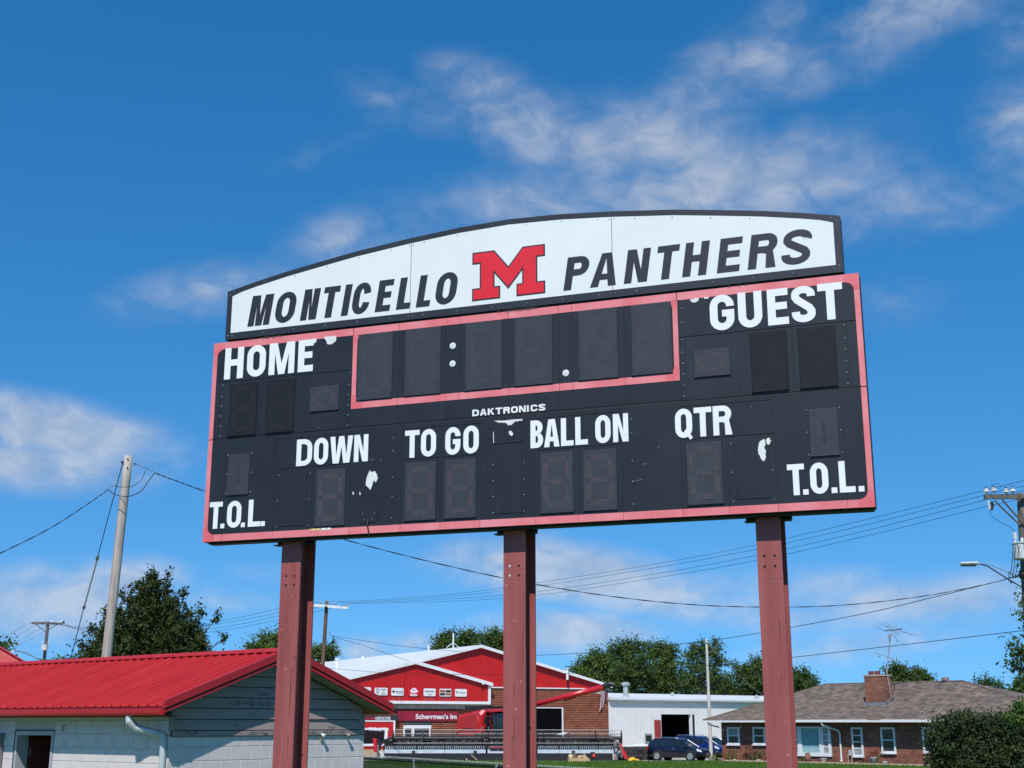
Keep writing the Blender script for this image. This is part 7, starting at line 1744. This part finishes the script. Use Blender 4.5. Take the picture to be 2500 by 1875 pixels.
# the big bush in front of the house
bb_ = [(2300, 1775, 26), (2330, 1760, 24), (2360, 1765, 30), (2395, 1768, 32), (2430, 1765, 30), (2465, 1775, 30), (2500, 1770, 32), (2290, 1815, 30), (2330, 1810, 46), (2390, 1810, 52), (2450, 1810, 52), (2510, 1815, 50), (2300, 1855, 36), (2350, 1860, 50), (2410, 1860, 56), (2480, 1860, 56), (2320, 1750, 10), (2372, 1752, 12), (2280, 1795, 12)]
far_tree('large dense dark green bush hiding the right end of the house', 70, bb_, leaf_bush, 40, n=36000, leaf=.078, trunk=2400, name='bush', cat='bush', tr=.1, shell=.35)

# ============================================================ flower bed by the house
m_clay = mat('brown clay pot', (.22, .09, .055), .7, var=.15); m_stone = mat('grey stone urn', (.36, .35, .33), .85, var=.15, scale=8); m_pot = mat('pale pot', (.55, .55, .52), .6)
def on_house(px, Y_off=-.9): return FH.front(px, 1850, Y_off)[0]
def hpos(px, off=-.9): return FH.world(on_house(px, off), off, 0)
def pot(name, label, px, prof, m, off=-.9, cat='pot'):
    o = MB().lathe(prof, (0, 0, 0), 14).build(name, m, smooth=True); o.location = hpos(px, off); tag(o, label, cat); return o
pot('clay_vase', 'tall brown clay vase under the picture window', 1972, [(.12, 0), (.26, .25), (.24, .5), (.13, .62), (.19, .70), (.15, .70), (.11, .6)], m_clay, cat='vase')
pot('stone_urn', 'squat grey stone urn between the clay vase and the downspout', 2010, [(.20, 0), (.20, .06), (.12, .12), (.26, .30), (.28, .36), (.22, .36), (.18, .28)], m_stone, cat='urn')
pot('plant_pot', 'tall pale pot of flowers left of the narrow right window', 2133, [(.20, 0), (.24, .45), (.27, .48), (.24, .5), (.2, .42)], m_pot)
pot('plant_pot', 'small pale pot lying right of the tall pale pot', 2160, [(.12, 0), (.17, .2), (.18, .24), (.14, .24), (.1, .15)], m_pot, -1.2)
pot('plant_pot', 'small terracotta pot by the meter conduit', 2100, [(.11, 0), (.15, .2), (.16, .24), (.13, .24), (.1, .15)], m_clay, -1.0)
def tuft(name, label, px, w, h, n, m, seed, off=-.9, leaf=.10, z0=0.0):
    rng = random.Random(seed); t = thing(name, label, 'plant', hpos(px, off)); mb = MB()
    leaf_cloud(mb, (0, 0, z0 + h * .5), w, w * .8, h * .6, n, leaf, rng, .2, .6, .35); mb.build('leaves', m, t)
    MB().tube([(0, 0, z0), (0, 0, z0 + h * .5)], .02, 5).build('stem', m_bark, t); return t
leaf_bright = leaf_mat('bright hosta leaves', (.07, .12, .02), (.20, .24, .05), .35); leaf_red = leaf_mat('red-brown leaves', (.05, .02, .015), (.14, .05, .035), .3); leaf_redf = leaf_mat('red flowers', (.20, .012, .02), (.38, .03, .04), .3)
tuft('hosta_plant', 'bright green leafy plant left of the pale pole foot', 1745, .55, .5, 160, leaf_bright, 1, -2.2); tuft('hosta_plant', 'bright green leafy plant below the leftmost house window', 1787, .6, .55, 220, leaf_bright, 2)
tuft('shrub', 'red-brown bare shrub between the two left house windows', 1822, .75, 1.0, 320, leaf_red, 3, leaf=.08); tuft('garden_plant', 'low green plant under the second house window', 1848, .6, .5, 240, leaf_green, 4); tuft('garden_plant', 'pale flowering plant beside the right scoreboard post', 1858, .3, .9, 70, leaf_pale, 5)
tuft('red_flower', 'red spiky flower rising from the tall pale pot', 2133, .16, .7, 60, leaf_redf, 6, leaf=.09, z0=.45); tuft('yellow_flower', 'yellow-green flowers right of the tall pale pot', 2146, .25, .4, 70, leaf_bright, 7, leaf=.07, z0=.3)
tuft('garden_plant', 'small green plant left of the clay vase', 1958, .35, .35, 90, leaf_green, 8); tuft('garden_plant', 'low trailing red plant right of the urn', 2112, .45, .3, 110, leaf_red, 9)
for i, (px, r_, lab) in enumerate(((1794, .16, 'pale rock in the bed below the leftmost window'), (1853, .20, 'pale rounded rock in the bed by the right post'), (1990, .13, 'grey rock left of the stone urn'), (2030, .12, 'brown rock right of the stone urn'), (2090, .12, 'small rock left of the terracotta pot'))):
    rng = random.Random(60 + i); mb = MB(); mb.lathe([(.6 * r_, 0), (r_, r_ * .35), (r_ * .8, r_ * .8), (r_ * .3, r_)], (0, 0, 0), 8); mb.v = [(v[0] * rng.uniform(.8, 1.3), v[1] * rng.uniform(.8, 1.2), v[2] * rng.uniform(.85, 1.15)) for v in mb.v]
    o = mb.build('garden_rock', mat('pale limestone', (.50, .42, .32), .9, var=.2, scale=9)); o.location = hpos(px, -1.3); tag(o, lab, 'rock', 'rocks edging the flower bed')
o = MB().tube([(0, 0, -.05), (.02, 0, .55)], .10, 8).build('drain_pipe', mat('dull red pipe', (.30, .06, .05), .6)); o.location = hpos(1767, -.5); tag(o, 'short dull red pipe standing at the left house corner', 'pipe')
ed = MB()
for i in range(40): 
    x = .5 + i * .62; ed.hexa([(x, -1.75, 0), (x + .58, -1.75, 0), (x + .58, -1.6, 0), (x, -1.6, 0)], [(x + .02, -1.73, .10), (x + .56, -1.73, .09), (x + .56, -1.62, .10), (x + .02, -1.62, .11)])
    if i >= 0:
        pass
bed = thing('bed_edging', 'row of tan edging stones along the flower bed before the house', 'edging', FH.O, FH.rz)
for i in range(36):
    x = .5 + i * .66; MB().hexa([(x, -1.80, 0), (x + .62, -1.80, 0), (x + .62, -1.62, 0), (x, -1.62, 0)], [(x + .03, -1.78, .12), (x + .59, -1.78, .10), (x + .59, -1.64, .11), (x + .03, -1.64, .13)]).build('edging_stone', mat('tan edging stone', (.42, .32, .23), .9, var=.15), bed)
MB().add([tuple(FH.world(-.2, -1.62, .012)), tuple(FH.world(HLN, -1.62, .012)), tuple(FH.world(HLN, -.02, .012)), tuple(FH.world(-.2, -.02, .012))], [(0, 1, 2, 3)]).build('flower_bed', mat('dark mulch', (.06, .04, .028), .95, var=.3, scale=8, bump=.5, bscale=20), kind='structure')

# ============================================================ grass blades on the part of the lawn that can be seen
rng = random.Random(3); gb = MB()
for _ in range(60000):
    Y = rng.uniform(78, 102.2); x = rng.uniform(-14, 36) * Y / 90
    if True:
        if (Vector((x, Y, 0)) - FH.O).dot(FH.y) > -1.9: continue
        h = rng.uniform(.05, .14); a = rng.uniform(0, 3.14); dx, dy = math.cos(a) * .03, math.sin(a) * .03; lx2 = rng.uniform(-.05, .05)
        o = len(gb.v); gb.v += [(x - dx, Y - dy, 0), (x + dx, Y + dy, 0), (x + lx2, Y + rng.uniform(-.04, .04), h)]; gb.f.append((o, o + 1, o + 2)); gb.t.append(rng.random())
gb.build('grass', leaf_mat('grass blades', (.050, .125, .015), (.16, .27, .040), .4), kind='stuff')['label'] = 'green mown lawn in front of the yard and house'
